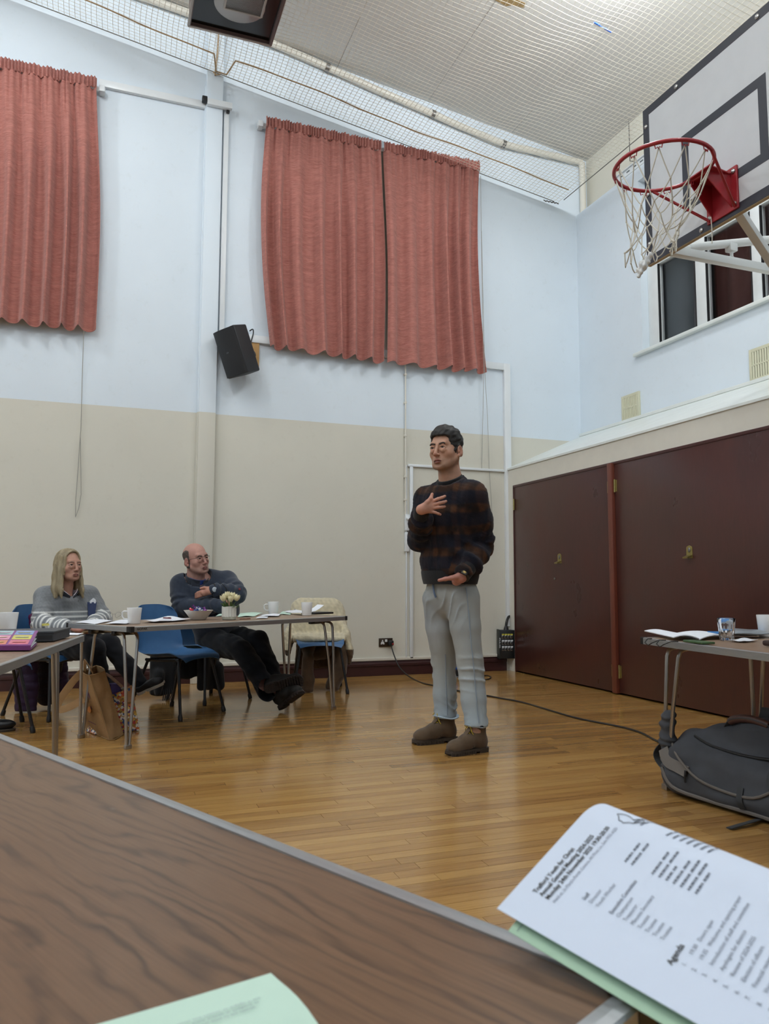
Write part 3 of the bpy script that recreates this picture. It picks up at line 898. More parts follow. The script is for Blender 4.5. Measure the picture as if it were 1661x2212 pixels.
chair_man = chair_from_feet((.72, 5.97), (1.14, 6.22), 'blue plastic chair under the man with folded arms')
chair_coat = chair_from_feet((1.59, 6.52), (1.86, 6.235), 'blue plastic chair draped with a cream fleece lined coat') if False else make_chair('blue plastic chair draped with a cream fleece lined coat', (1.76, 6.48), math.radians(-101))
chair_woman = make_chair('blue plastic chair under the woman in the striped jumper', (-.31, 5.95), math.radians(-48))
chair_left = make_chair('blue plastic chair tucked in at the far end of the left table', (-.665, 5.43), math.radians(13))
# ================================================================== THINGS ON THE TABLES
m_paper = mat('white_paper', 'E9ECF2', 0.7, spec=0.3)
m_green = mat('pale_green_paper', 'C9E4D3', 0.7, spec=0.3)
m_mug = mat('white_china', 'E4E3E1', 0.25, coat=0.3)
m_ink = mat('print_dark', '2B2A26', 0.6)
m_inkg = mat('print_grey', '6F7682', 0.7)
def put_on(px, py, dz=0.0): 
    p = on(px, py, z=TZ + .001); return np.array((p[0], p[1], TZ + .0012 + dz))
def mug(px, py, label, hang, h=.092, r=.044, group='white mugs on the tables'):
    c = put_on(px, py); c[1] += r * .8
    rt = thing('mug', label, 'mug', c, group)
    q = MB(); q.lathe([(0, 0), (r * .80, 0), (r * .82, .003), (r * .90, h * .5), (r, h - .002), (r - .001, h), (r - .004, h - .001), (r * .86, h * .5), (r * .74, .008), (0, .007)], c, 28)
    q.build('body', m_mug, rt)
    if hang is not None:
        d = np.array((math.cos(hang), math.sin(hang), 0)); q = MB()
        pts = [c + d * (r * .92) + np.array((0, 0, h * .78)), c + d * (r + .018) + np.array((0, 0, h * .78)), c + d * (r + .028) + np.array((0, 0, h * .70)), c + d * (r + .027) + np.array((0, 0, h * .48)), c + d * (r + .016) + np.array((0, 0, h * .30)), c + d * (r * .85) + np.array((0, 0, h * .27))]
        q.tube(pts, .0048, 8); q.build('handle', m_mug, rt)
    return rt
mug(290, 1347.5, 'white mug at the left end of the middle table by the spectacles', math.radians(165), .093, .043)
mug(592, 1326.5, 'white mug with its handle showing, right of the tulips', math.radians(165), .094, .043)
mug(665, 1329.5, 'white mug without visible handle at the right end of the middle table', math.radians(60), .097, .043)
mug(12, 1368.5, 'large white mug on the left table behind the ring binder', None, .098, .050)
mug(1672, 1376, 'white mug cut by the right edge of the picture', math.radians(-20), .10, .046)

def sheet(name, pts, label, material=m_paper, lift=0.0, curl=0.004, group=None, thick=.0012, cat='paper', seed=0, n=8):
    """paper from four pixel corners on the table plane"""
    C4 = [put_on(*p, lift) for p in pts]
    q = MB()
    def fn(u, v):
        p = (C4[0] * (1 - u) + C4[1] * u) * (1 - v) + (C4[3] * (1 - u) + C4[2] * u) * v
        p = p.copy(); p[2] += curl * (math.sin(u * 3.1 + seed) ** 2 * .6 + math.sin(v * 2.6 + seed * 2) ** 2 * .5) + thick
        return p
    q.grid(fn, n, n, thick=thick)
    return tag(q.build(name, material), label, cat, group)
sheet('paper_sheet', [(160, 1345), (205, 1348.5), (243, 1341.5), (205, 1338)], 'white sheets on the left end of the middle table under spectacles', curl=.005)
sheet('paper_sheet', [(228, 1348.5), (272, 1348.5), (300, 1342), (262, 1340)], 'white sheet under the leftmost mug of the middle table', lift=.003, curl=.003)
sheet('paper_sheet', [(305, 1345), (345, 1345), (414, 1340.5), (362, 1335)], 'white papers with a dark red pen lying on them', curl=.014, seed=1)
sheet('green_booklet', [(466, 1331), (487, 1331), (500, 1326), (478, 1325)], 'pale green booklet lying left of the tulip vase', m_green, curl=.006)
sheet('green_booklet', [(513, 1333), (550, 1331.5), (568, 1324), (520, 1325)], 'pale green booklet lying right of the tulip vase', m_green, curl=.009)
sheet('paper_sheet', [(560, 1333), (602, 1332), (606, 1327.5), (574, 1328.5)], 'white sheet beside the mug with visible handle', lift=.004, curl=.005)
sheet('paper_slip', [(553, 1336), (577, 1335.5), (579, 1333), (558, 1333)], 'small white slip near the front edge right of the tulips', lift=.001, curl=.002)
sheet('green_booklet', [(602, 1327), (626, 1328), (634, 1323), (612, 1321)], 'pale green booklet between the two right hand mugs', m_green, curl=.006)
sheet('paper_sheet', [(614, 1325), (655, 1329), (684, 1323), (640, 1320)], 'white booklet behind the mug without visible handle', lift=.006, curl=.010, seed=2)
# black notebook with a curled sheet on it
c = put_on(690, 1327); q = MB(); q.box(c + np.array((0, .06, .008)), (.21, .15, .014), rz(FT_A), bevel=.003)
tag(q.build('notebook', m_blk), 'black notebook at the right end of the middle table', 'notebook')
q = MB(); c2 = c + np.array((-.07, .03, .0175))
q.grid(lambda u, v: c2 + rz(FT_A) @ np.array((.16 * u, .07 * v, .05 * u * u + .004 * v)), 8, 4, thick=.001)
tag(q.build('paper_sheet', m_paper), 'curled white leaflet sticking up from the black notebook', 'paper')
def pen(px0, px1, label, col, lift=.006, r=.0045):
    a, b_ = put_on(*px0, lift), put_on(*px1, lift); d = b_ - a
    rt = thing('pen', label, 'pen', a)
    q = MB(); q.tube([a, a + d * .06, a + d * .9, b_], [.0015, r, r, r * .9], 8); q.build('barrel', mat('pen_' + col, col, 0.35), rt)
    q = MB(); q.tube([a + d * .62 + np.array((0, 0, r)), a + d * .95 + np.array((0, 0, r * 1.4))], .0018, 6); q.build('clip', m_chrome, rt)
    return rt
pen((352, 1340.5), (369, 1341.5), 'dark red pen lying on the white papers', '6B2030', .017)
pen((517, 1337.5), (541, 1337), 'orange brown pencil lying right of the tulip vase', '8A5A3C', .001, .004)
pen((90, 1371), (104, 1370), 'yellow marker lying on the dark box file', 'C9BE5A', .045, .006)
# spectacles
ec = put_on(246, 1338); rt = thing('spectacles', 'wire rimmed spectacles standing on the white sheets', 'glasses', ec)
m_wire = mat('wire_metal', '8D8A84', 0.3, 0.9)
A_ = np.array((math.cos(FT_A - .15), math.sin(FT_A - .15), 0))
for k, s in ((0, -1), (1, 1)):
    cc = ec + A_ * (.031 * s) + np.array((0, 0, .026)); q = MB()
    q.tube([cc + A_ * (.023 * math.cos(t)) + np.array((0, 0, .021 * math.sin(t))) for t in np.linspace(0, 2 * math.pi, 20)[:-1]], .0009, 6, closed=True); q.build('rim', m_wire, rt)
    N_ = np.array((-A_[1], A_[0], 0)); q = MB(); e0 = cc + A_ * (.024 * s)
    q.tube([e0 + np.array((0, 0, .006)), e0 + A_ * (.008 * s) + N_ * .01 + np.array((0, 0, .006)), e0 + N_ * .09 + A_ * (.02 * s) - np.array((0, 0, .012)), e0 + N_ * .12 + A_ * (.02 * s) - np.array((0, 0, .020))], .0009, 6); q.build('temple', m_wire, rt)
q = MB(); q.tube([ec + A_ * -.009 + np.array((0, 0, .032)), ec + np.array((0, 0, .037)), ec + A_ * .009 + np.array((0, 0, .032))], .0009, 6); q.build('bridge', m_wire, rt)

# bowl of sweets
bc_ = put_on(430, 1339); bc_[1] += .05
rt = thing('bowl', 'off-white bowl of wrapped sweets in front of the seated man', 'bowl', bc_)
q = MB(); q.lathe([(0, 0), (.048, 0), (.052, .004), (.074, .034), (.093, .058), (.096, .061), (.090, .060), (.070, .036), (.048, .009), (0, .008)], bc_, 32); q.build('body', mat('stoneware', 'C9C2B8', 0.35), rt)
SW = ['3B3A78', '5A2A6E', 'B7BCC8', '2F7A54', 'C33A4A', '8E4AA0', 'E4E6EA', '2D4E9A']
proto_sw = []
SWN = ['navy', 'purple', 'silver', 'green', 'red', 'violet', 'white', 'blue']
for i in range(8):
    t = i * 2.4; rr = .010 + .045 * (i / 8) ** .6; z = .053 + .022 * (1 - (i / 8)) + .004 * RNG.uniform(-1, 1)
    p = bc_ + np.array((rr * math.cos(t) * 1.1, rr * math.sin(t), z))
    q = MB(); d = RNG.normal(size=3); d[2] *= .4; d /= np.linalg.norm(d)
    q.ball(p, (.014, .011, .010), basis(d), 8); q.tube([p + d * .012, p + d * .024], [.004, .010], 6); q.tube([p - d * .012, p - d * .024], [.004, .010], 6)
    tag(q.build('wrapped_sweet', mat('foil_' + SW[i % 8], SW[i % 8], 0.3, 0.3), origin=p), SWN[i] + ' wrapped sweet piled in the off-white bowl', 'sweet', 'sweets in the bowl')

# tulips in a white pot
tc = put_on(497, 1339); tc[1] += .045
rt = thing('tulip_vase', 'cream tulips in a ribbed white glass vase on the middle table', 'flowers', tc)
q = MB(); q.lathe([(0, 0), (.044, 0), (.047, .003), (.0475, .02)], tc, 32); q.build('clear_base', mat('pale_glass', 'A9A899', 0.1, var=.3, vscale=60), rt)
q = MB()
def vz(u, v):
    t = u * 2 * math.pi; r_ = .047 + .0012 * math.sin(t * 16) + .001 * math.sin(t * 5)
    return tc + np.array((r_ * math.cos(t), r_ * math.sin(t), .018 + v * .068 + .002 * math.sin(t * 3) * v))
q.grid(vz, 96, 6, thick=.003); q.build('vase', mat('satin_white', 'D9D8CE', 0.35), rt)
m_pet = mat('cream_petal', 'E9DFB4', 0.5, var=0.08, vscale=40); m_leaf = mat('tulip_leaf', '4F6A38', 0.5, var=0.25, vscale=30)
heads = [(-.042, -.012, .135, -.25), (-.012, .01, .155, -.05), (.004, -.028, .132, 0), (.020, .008, .150, .1), (.045, -.008, .137, .3), (.012, .03, .145, .1), (-.025, .03, .142, -.1)]
for hx, hy, hz, lean in heads:
    a = rz(FT_A - .55) @ np.array((hx, hy, 0)); p = tc + np.array((a[0], a[1], hz)); b0 = tc + np.array((a[0] * .45, a[1] * .45, .07))
    q = MB(); q.tube([b0, (b0 + p) / 2 + np.array((0, 0, .004)), p - np.array((0, 0, .010))], .0026, 6); q.build('stem', m_leaf, rt)
    q = MB(); ax = p - b0; ax /= np.linalg.norm(ax); B = basis(ax)
    for ring in (0, 1):
        for k in range(3):
            t0 = 2 * math.pi * k / 3 + ring * math.pi / 3 + hx * 40
            def pet(u, v, t0=t0, ring=ring):
                w_ = math.sin(math.pi * min(1, .12 + v * .93)) ** .6
                t = t0 + (u - .5) * 2.1 * w_; rr = (.0195 - ring * .002) * (math.sin(math.pi * (.14 + .62 * v))) ** .8
                return p + B @ np.array((rr * math.cos(t), rr * math.sin(t), -.014 + .046 * v - .004 * (2 * u - 1) ** 2 * v))
            q.grid(pet, 6, 8, thick=.0012)
    q.build('flower', m_pet, rt)
for k in range(13):
    t = k * 2.399; r0 = .028; r1 = .045 + .012 * (k % 3); h_ = .088 + .028 * ((k * 7) % 5) / 4
    q = MB()
    def lf(u, v, t=t, r1=r1, h_=h_):
        rr = .022 + (r1 - .022) * v ** 1.5; w_ = .011 * math.sin(math.pi * (.08 + .9 * v)) ** .8
        d = np.array((math.cos(t), math.sin(t), 0)); s_ = np.array((-d[1], d[0], 0))
        return tc + d * (rr + .004 * (2 * u - 1) ** 2) + s_ * (w_ * (2 * u - 1)) + np.array((0, 0, .06 + (h_ - .06) * v))
    q.grid(lf, 4, 7, thick=.0008); q.build('leaf', m_leaf, rt)

# ---------------- left table
dlv = np.array((math.cos(al), math.sin(al), 0)); dln = np.array((-dlv[1], dlv[0], 0))
b0 = put_on(66, 1406); bc0 = put_on(101, 1375)
rt = thing('ring_binder', 'purple ring binder with colourful squares printed on its cover, left table', 'binder', b0)
uu = np.array((-.97, .24, 0)); uu /= np.linalg.norm(uu)          # along the spine, to the left
vv = bc0 - b0; vv[2] = 0; Lv = np.linalg.norm(vv); vv /= Lv; Lv = .29
def bx(a, c, z): return b0 + uu * a + vv * c + np.array((0, 0, z))
m_purp = mat('purple_board', '7A3A78', 0.4, var=0.08)
q = MB(); q.prism([bx(0, 0, .002), bx(.32, 0, .002), bx(.32, Lv, .002), bx(0, Lv, .002)], (0, 0, .003)); q.build('back_cover', m_purp, rt, smooth=False)
q = MB(); q.prism([bx(0, 0, .005), bx(.32, 0, .005), bx(.32, .003, .005), bx(0, .003, .005)], (0, 0, .012)); q.build('spine', m_purp, rt, smooth=False)
q = MB(); q.prism([bx(0, 0, .017), bx(.32, 0, .017), bx(.32, Lv, .052), bx(0, Lv, .052)], (0, 0, .003)); q.build('front_cover', mat('purple_edge', '8C4A8C', 0.4), rt, smooth=False)
CB = ['D9798C', 'D8CF6E', '8FA6D0', 'D98A72', 'E2A0B8', 'A9C7C9', 'D6D27C', 'C98AB8', '9FB0D8', 'D9806E', 'E0C8D4', 'D8D080']
q = MB(); k = 0
for i in range(4):
    for j in range(3):
        a0, a1 = .012 + i * .077, .012 + i * .077 + .068; c0, c1 = .015 + j * .093, .015 + j * .093 + .082
        zt = lambda c: .0203 + .035 * c / Lv
        q = MB(); q.prism([bx(a0, c0, zt(c0)), bx(a1, c0, zt(c0)), bx(a1, c1, zt(c1)), bx(a0, c1, zt(c1))], (0, 0, .0006)); q.build('printed_square', mat('tile_' + CB[k % 12], CB[k % 12], 0.4), rt, smooth=False)
        q = MB(); am, cm = (a0 + a1) / 2, (c0 + c1) / 2
        q.prism([bx(am - .022, cm - .012, zt(cm) + .0007), bx(am + .022, cm - .012, zt(cm) + .0007), bx(am + .026, cm + .012, zt(cm) + .0005), bx(am - .026, cm + .012, zt(cm) + .0005)], (0, 0, .0006)); q.build('printed_patch', mat('tile_' + CB[(k * 5 + 3) % 12], CB[(k * 5 + 3) % 12], 0.4), rt, smooth=False)
        k += 1
for s in range(6):
    q = MB(); q.grid(lambda u, v: bx(.004 + u * .29 + .004 * (s % 2), .012 + v * (Lv - .02), .006 + (s + .5) * (.0016 + .0055 * v)), 6, 4, thick=.0014 + .0012 * (s % 2)); q.build('page_stack', m_paper, rt)
f0 = put_on(115, 1386); rt = thing('box_file', 'dark grey box file behind the ring binder on the left table', 'file', f0)
fu = np.array((-.9, -.15, 0)); fu /= np.linalg.norm(fu); fv = put_on(155, 1375) - f0; fv[2] = 0; fv /= np.linalg.norm(fv)
q = MB(); FB = np.stack([-fu, np.cross((0, 0, 1), -fu), (0, 0, 1)], 1)
q.prism([f0 + np.array((0, 0, .002)), f0 + fv * .26 + np.array((0, 0, .002)), f0 + fv * .26 + fu * .34 + np.array((0, 0, .002)), f0 + fu * .34 + np.array((0, 0, .002))], (0, 0, .034)); q.build('body', mat('charcoal_board', '3A3D42', 0.55, bump=.1, bscale=400), rt, smooth=False)
q = MB(); q.prism([f0 + fu * -.004 + fv * -.004 + np.array((0, 0, .0365)), f0 + fv * .264 + fu * -.004 + np.array((0, 0, .0365)), f0 + fv * .264 + fu * .344 + np.array((0, 0, .0365)), f0 + fu * .344 + fv * -.004 + np.array((0, 0, .0365))], (0, 0, .006)); q.build('lid', mat('charcoal_lid', '44474C', 0.5), rt, smooth=False)
q = MB(); q.prism([f0 + fu * .004 - fv * .001 + np.array((0, 0, .010)), f0 + fu * .06 - fv * .001 + np.array((0, 0, .010)), f0 + fu * .06 - fv * .001 + np.array((0, 0, .026)), f0 + fu * .004 - fv * .001 + np.array((0, 0, .026))], -fv * .001); q.build('label_slot', m_blk, rt, smooth=False)
sheet('paper_sheet', [(20, 1371), (168, 1372), (181, 1368.5), (40, 1366.5)], 'white sheets lying behind the dark box file, left table', curl=.003)

# ---------------- right table
def booklet(name, Lc, Rc, spine0, spine1, label, lift):
    rt = thing(name, label, 'booklet', put_on(*spine0))
    for nm, a, bcorner in (('left_leaf', Lc, None), ('right_leaf', Rc, None)):
        S0, S1, E0, E1 = put_on(*spine0, .004), put_on(*spine1, .004), put_on(*a[0], .004), put_on(*a[1], .004)
        q = MB()
        def fn(u, v):
            p = (S0 * (1 - u) + E0 * u) * (1 - v) + (S1 * (1 - u) + E1 * u) * v
            p = p.copy(); p[2] += lift * math.sin(math.pi * min(1, u * .9 + .02)) + .004 * u; return p
        q.grid(fn, 12, 6, thick=.004); q.build('leaf', m_paper, rt)
    return rt
booklet('open_booklet', [(1455, 1384), (1392, 1369)], [(1568, 1380), (1545, 1372)], (1510, 1383), (1452, 1371), 'open white booklet lying on the right table', .014)
g0 = put_on(1508, 1391.5); q = MB(); q.box(g0 + np.array((.03, .03, .006)), (.06, .13, .009), rz(ar + math.pi / 2), bevel=.003); tag(q.build('green_case', mat('green_plastic', '3F5B37', 0.4)), 'small green case under the open booklet on the right table', 'case')
q = MB(); c0 = put_on(1395, 1384, .003)
for off in (0, .05):
    p = put_on(1394 + off * 500, 1383 + off * 60, .003) + np.array((.012, 0, 0)); o_ = np.array((-.026, 0, 0)); 
    q.tube([p + np.array((.03, .01, .002)), p + np.array((.0, 0, .003)), p + o_ * .9 + np.array((0, -.01, -.012)), p + o_ + np.array((0, -.035, -.022)), p + o_ + np.array((0, -.06, -.010)), p + np.array((0, -.075, .003)), p + np.array((.03, -.08, .002))], .0022, 6)
tag(q.build('black_cord', m_blk), 'black cord looped over the corner of the right table', 'cord')  # plain black cord, two loops hanging over the table corner
# glass tumbler
gc = put_on(1568, 1384); gc[1] += .02; gc[0] += .025
rt = thing('tumbler', 'clear fluted glass tumbler on the right table', 'glass', gc)
N = Nd('clear_glass'); N.base((1, 1, 1, 1)); N.b.inputs['Transmission Weight'].default_value = 1; N.b.inputs['Roughness'].default_value = .01; N.b.inputs['IOR'].default_value = 1.48
m_cg = N.m
q = MB(); nn = 60
def gl(r_, z, fl): return [gc + np.array(((r_ + fl * .0012 * math.cos(t * 10)) * math.cos(t), (r_ + fl * .0012 * math.cos(t * 10)) * math.sin(t), z)) for t in np.linspace(0, 2 * math.pi, nn + 1)[:-1]]
rings = [gl(.0005, 0, 0), gl(.027, 0, 0), gl(.0285, .004, 1), gl(.032, .04, 1), gl(.0355, .07, .6), gl(.0375, .094, 0), gl(.0365, .0955, 0), gl(.0345, .090, 0), gl(.030, .05, 0), gl(.0255, .016, 0), gl(.02, .012, 0), gl(.0005, .011, 0)]
V = [p for r_ in rings for p in r_]; F = [(i * nn + k, i * nn + (k + 1) % nn, (i + 1) * nn + (k + 1) % nn, (i + 1) * nn + k) for i in range(len(rings) - 1) for k in range(nn)]
q._add(V, F); q.build('body', m_cg, rt, angle=60)
# packet, napkin, brown case
p0 = put_on(1596, 1378); S = SDF((-.02, -.14, -.02), (.26, .14, .06), .004)
S.ell((.11, 0, .016), (.105, .075, .017), .004); S.box((.11, 0, .014), (.115, .08, .003), .002, .012)
V, Q = S.mesh(); V = V + vnoise(V, 9, 5)[:, None] * np.array((0, 0, .003)); 
col = np.where((V[:, :1] < .035) | (V[:, :1] > .165) & (V[:, 1:2] > -.02), np.array([lin('2F7FC4')[:3]]), np.array([lin('8F959B')[:3]]))
V = (rz(-.25) @ V.T).T + p0 + np.array((-.06, .07, .006))
tag(soft('tissue_packet', V, Q, mat('foil_packet', None, .3, .2, attr=True), col=col), 'blue and grey plastic packet behind the tumbler on the right table', 'packet')
sheet('paper_napkin', [(1574, 1386), (1606, 1388), (1637, 1385), (1604, 1382)], 'crumpled white napkin in front of the tumbler on the right table', curl=.008, cat='napkin', seed=1)
q = MB(); c = put_on(1668, 1397) + np.array((.02, .0, .012)); q.box(c, (.05, .09, .022), rz(.1), bevel=.008); tag(q.build('brown_case', mat('dark_leather', '3A2824', .5)), 'small dark brown case by the right edge of the right table', 'case')

# ---------------- foreground papers
PO = np.array((0.25445909, 0.50294838, 0.70916815)); PU = np.array((0.85827552, 0.31158052, 0.40777533)); PV = np.array((0.39715665, -0.906498725, -0.14327127)); PN = np.cross(PU, PV)
def page(u, v, off=0.0, s0=.106, R=.052):
    if u <= s0: p = PU * u; n = PN
    else:
        a = min((u - s0) / R, 2.2); ex = max(0, (u - s0) - 2.2 * R)
        p = PU * (s0 + R * math.sin(a)) + PN * R * (1 - math.cos(a)) + (PU * math.cos(a) + PN * math.sin(a)) * ex
        n = PN * math.cos(a) - PU * math.sin(a)
    if u < 0: p = PU * u + PN * (abs(u) ** 1.5 * 1.2)
    return PO + p + PV * v + n * off
rt = thing('agenda_booklet', 'white printed agenda held up in the right foreground, its page curling over', 'booklet', page(0.03, .30))
for k, off in ((0, 0.0), (1, .0012), (2, .0024)):
    q = MB(); q.grid(lambda u, v: page(.002 * k + u * .205, .016 + v * .30 + .0012 * k, off), 60, 10, thick=-.0003); q.build('page', mat('agenda_paper', 'DDE6F6', 0.75, spec=.2), rt, angle=80)
def print_on(lines, mm, name='printed_line'):
    for (txt, u, v, size, bold) in lines:
        V, F = text_geo(txt, size, bold)
        if not len(V): continue
        q = MB(); q._add([page(u + a[0], v - a[1], -.0005) for a in V], F); q.build(name, mm, rt, smooth=False)
LP = .0051; u0 = .0254
head = ['Trafford Youth for Christ', 'Annual General Meeting 2024-2025', 'Monday 24th November 2025 19:30-20:30']
print_on([(t, u0, .031 + LP * i, .0047, .00010) for i, t in enumerate(head)], m_ink)
L = [("Held at: St Mary's Parish Centre, 44 Moss Ln, Sale M33 6QD", u0, .031 + LP * 3, .0034, 0)]
L += [('Staff', .0385, .031 + LP * 6, .0038, .00006), ('Director', .0385, .031 + LP * 7, .0038, 0), ('Youth Worker', .0385, .031 + LP * 8, .0038, 0), ('Executive Committee', .0385, .031 + LP * 10, .0038, .00006)]
for i, t in enumerate(['Chairperson', 'Treasurer', 'Minutes Secretary', 'Trustee', 'Trustee', 'Trustee', 'Trustee']): L.append((t, .0385, .031 + LP * (11 + i), .0038, 0))
AG = ['19:30   Doors open', '19:35   Welcome and opening prayer', 'Introduction of staff and committee', 'Apologies for absence', 'Review of 2024-2025', 'Election of officers', 'Financial review of 2024-2025', 'Vision for 2025-2026', 'Any other business', 'Closing prayer', 'Refreshments']
for i, t in enumerate(AG):
    L.append((t, .0385, .136 + .0062 * i, .0038, 0)); L.append(('%d.' % (i + 1), .029, .136 + .0062 * i, .0038, 0))
print_on(L, m_inkg)
print_on([('Agenda', u0, .1295, .0056, .00010)], m_ink)
# columns too blurred to read are kept as short dashes of print
def dashes(u, row, n_, sc=1.0):
    q = MB(); v = .031 + LP * row; a = u
    for j in range(n_):
        L_ = .0013 + .0011 * ((j * 7 + int(row * 3)) % 3)
        q._add([page(a, v + .0008, -.0005), page(a + L_, v + .0008, -.0005), page(a + L_, v - .0008, -.0005), page(a, v - .0008, -.0005)], [(0, 1, 2, 3)])
        a += L_ + .0006 + (.0016 if j == n_ // 2 else 0)
    q.build('printed_line', m_inkg, rt, smooth=False)
for row, n_ in ((7, 7), (8, 8), (11, 8), (12, 9), (13, 5), (14, 8), (15, 9), (16, 9), (17, 7)): dashes(.083, row, n_)
for row, n_ in ((4, 8), (5, 9), (9, 6), (10, 7), (11, 8), (12, 8), (13, 8), (14, 8), (15, 7)): dashes(.124, row, n_)
# drawn emblem at the head of the page
q = MB(); em = [(.118, .042), (.126, .036), (.131, .041), (.127, .049), (.136, .052), (.130, .056), (.122, .052), (.117, .046)]
for k in range(len(em)):
    a, c_ = em[k], em[(k + 1) % len(em)]
    q.tube([page(a[0], a[1], -.0006), page((a[0] + c_[0]) / 2 + .001, (a[1] + c_[1]) / 2, -.0006), page(c_[0], c_[1], -.0006)], .00028, 5)
q.build('emblem', m_ink, rt)
# green booklet underneath
rt2 = thing('green_booklet', 'pale green booklet held beneath the white agenda, edge curling under', 'booklet', page(-.005, .28, .01))
for k in range(3):
    q = MB(); q.grid(lambda u, v: page(-.007 + .001 * k + u * .20, .030 + v * .29, .0045 + .0012 * k + .003 * v), 40, 10, thick=-.0004); q.build('page', mat('green_cover', 'B9D8BC', 0.7, spec=.3), rt2, angle=80)
V, F = text_geo('2024-2025', .0036, .0); q = MB(); q._add([page(-.0045 + a[0] * .5, .036 - a[1] * .5, .0042) for a in V], F); q.build('printed_line', m_inkg, rt2, smooth=False)

# pale green sheet lying on the near table
a_, b_, c_ = on(585, 2105, z=TZ + .006), on(200, 2212, z=TZ + .004), on(668, 2218, z=TZ + .003)
eu = b_ - a_; eu /= np.linalg.norm(eu); ev = c_ - a_; ev = ev - eu * (ev @ eu); ev /= np.linalg.norm(ev)
rt3 = thing('green_sheet', 'pale green printed sheet lying on the near table at the bottom', 'paper', (a_[0], a_[1], TZ + .002))
def gs(u, v, off=0): 
    p = a_ + eu * (u * .21) + ev * (v * .28); p = p.copy(); p[2] = TZ + .0015 + .004 * (1 - u) ** 2 * (1 - v) + .003 * math.sin(v * 2.4) * (1 - u) + off + .006 * math.exp(-((v - .18) / .15) ** 2) * (1 - u); return p + eu * (-.004 * math.sin(v * 3.2) * 1.2 + .004 * v * 3)
for k in range(2):
    q = MB(); q.grid(lambda u, v: gs(u, v, -.0007 * k), 20, 20, thick=.0005); q.build('leaf', m_green, rt3, angle=80)
tx = ['organisation and mission to engage in any', 'project and event activity in Trafford, in', 'line with the aims of the charity']
for i, t in enumerate(tx):
    V, F = text_geo(t, .0034, 0); wmax = V[:, 0].max()
    q = MB(); q._add([gs((.018 + .003 * i + wmax - a[0]) / .21, (.030 + i * .0042 - (.0034 - a[1]) + .0034) / .28, .0010) for a in V], [tuple(reversed(f)) for f in F]); q.build('printed_line', mat('print_faint', '8C9AA0', .7), rt3, smooth=False)
# ================================================================== CURTAINS
def fabric(name, c1, c2, rough=0.85):
    N = Nd(name); v = N.wpos((1, 1, 1))
    a = N.noise(N.wpos((18, 18, 260)), 1.0, 3, 0.7); b_ = N.noise(N.wpos((5, 5, 30)), 1.0, 3, 0.6)
    c = N.ramp(a, [(0.3, lin(c1)), (0.7, lin(c2))])
    N.base(N.mix(c, N.ramp(b_, [(0.3, (.86,) * 3), (0.7, (1.07,) * 3)]), 1.0, 'MULTIPLY'))
    N.b.inputs['Roughness'].default_value = rough; N.b.inputs['Sheen Weight'].default_value = 0.25; N.b.inputs['Specular IOR Level'].default_value = 0.2
    N.bump(a, 0.25, 0.002); return N.m
m_curtain = fabric('rose_curtain', '9A5B52', 'C08478')
CY = YB - 0.11
def curtain(label, xl, xr, zl, zr, bl, br, zbl, zbr, seed, bow=(0, 0)):
    """xl..xr at the heading, bl..br at the hem; bow = sideways bulge of the edges"""
    r = np.random.default_rng(seed)
    root = thing('curtain', label, 'curtain', ((xl + xr) / 2, CY, (zbl + zbr) / 2))
    Wd = xr - xl; n_f = max(4, int(Wd / .17))
    cuts = np.cumsum(r.uniform(.6, 1.4, n_f)); cuts = np.concatenate([[0], cuts / cuts[-1]])
    amp = r.uniform(.6, 1.15, n_f + 1)
    def phase(u): return np.interp(u, cuts, np.arange(n_f + 1))
    HT = .10
    def pt(u, v):           # v: 0 top of drape .. 1 hem
        x0 = xl + (xr - xl) * u; x1 = bl + (br - bl) * u
        x = x0 * (1 - v) + x1 * v + math.sin(math.pi * v) * (bow[0] * (1 - u) + bow[1] * u)
        zt = (zl + (zr - zl) * u) - HT; zb = zbl + (zbr - zbl) * u
        ph = phase(u); a = np.interp(ph, np.arange(n_f + 1), amp)
        w_ = math.sin(2 * math.pi * ph)
        shape = math.copysign(abs(w_) ** .75, w_)
        d = (.018 + .050 * sstep(v, 0, .5)) * a * shape
        d += .012 * (1 - sstep(v, 0, .25)) * math.sin(2 * math.pi * ph * 3 + seed) + .006 * math.sin(2 * math.pi * ph * 2 + 3 * v + seed)
        x += .016 * sstep(v, .1, .6) * math.cos(2 * math.pi * ph) * a
        zb += .012 * w_ * a + .006 * math.sin(2 * math.pi * ph * .5 + seed)
        return (x, CY - d, zt + (zb - zt) * v)
    q = MB(); q.grid(pt, n_f * 18, 26, thick=.004); q.build('drape', m_curtain, root, angle=80)
    q = MB()
    def hd(u, v):
        x = xl + (xr - xl) * u; z = zl + (zr - zl) * u - HT * 1.05 * (1 - v) + .006 * math.sin(u * n_f * 9 + seed)
        f = math.sin(u * n_f * 5.5 * 2 * math.pi + 2 * math.sin(u * 31)) 
        return (x, CY - .008 - .013 * f - .004 * math.sin(u * 77) - .008 * math.sin(v * math.pi), z)
    q.grid(hd, n_f * 44, 3, thick=.004); q.build('heading', m_curtain, root, angle=80)
    q = MB()
    def hem(u, v):
        p = np.array(pt(u, 1.0)); p[1] -= .0025; p[2] += .001 + .055 * v; p2 = np.array(pt(u, 1 - .055 * v / (zl - zbl))); p[:2] = p2[:2] - np.array((0, .0025)); return p
    q.grid(hem, n_f * 18, 2, thick=.002); q.build('hem', m_curtain, root, angle=80)
    return root
def cx(px, py): p = on(px, py, y=CY); return p[0], p[2]
a, b_, c, d = cx(575, 252), cx(824, 306), cx(582, 748), cx(829, 778)
curtain('left half of the rose curtain pair in the middle of the wall', a[0], b_[0] - .01, a[1], b_[1], c[0], d[0] - .015, c[1], d[1] - .01, 3, (-.07, .03))
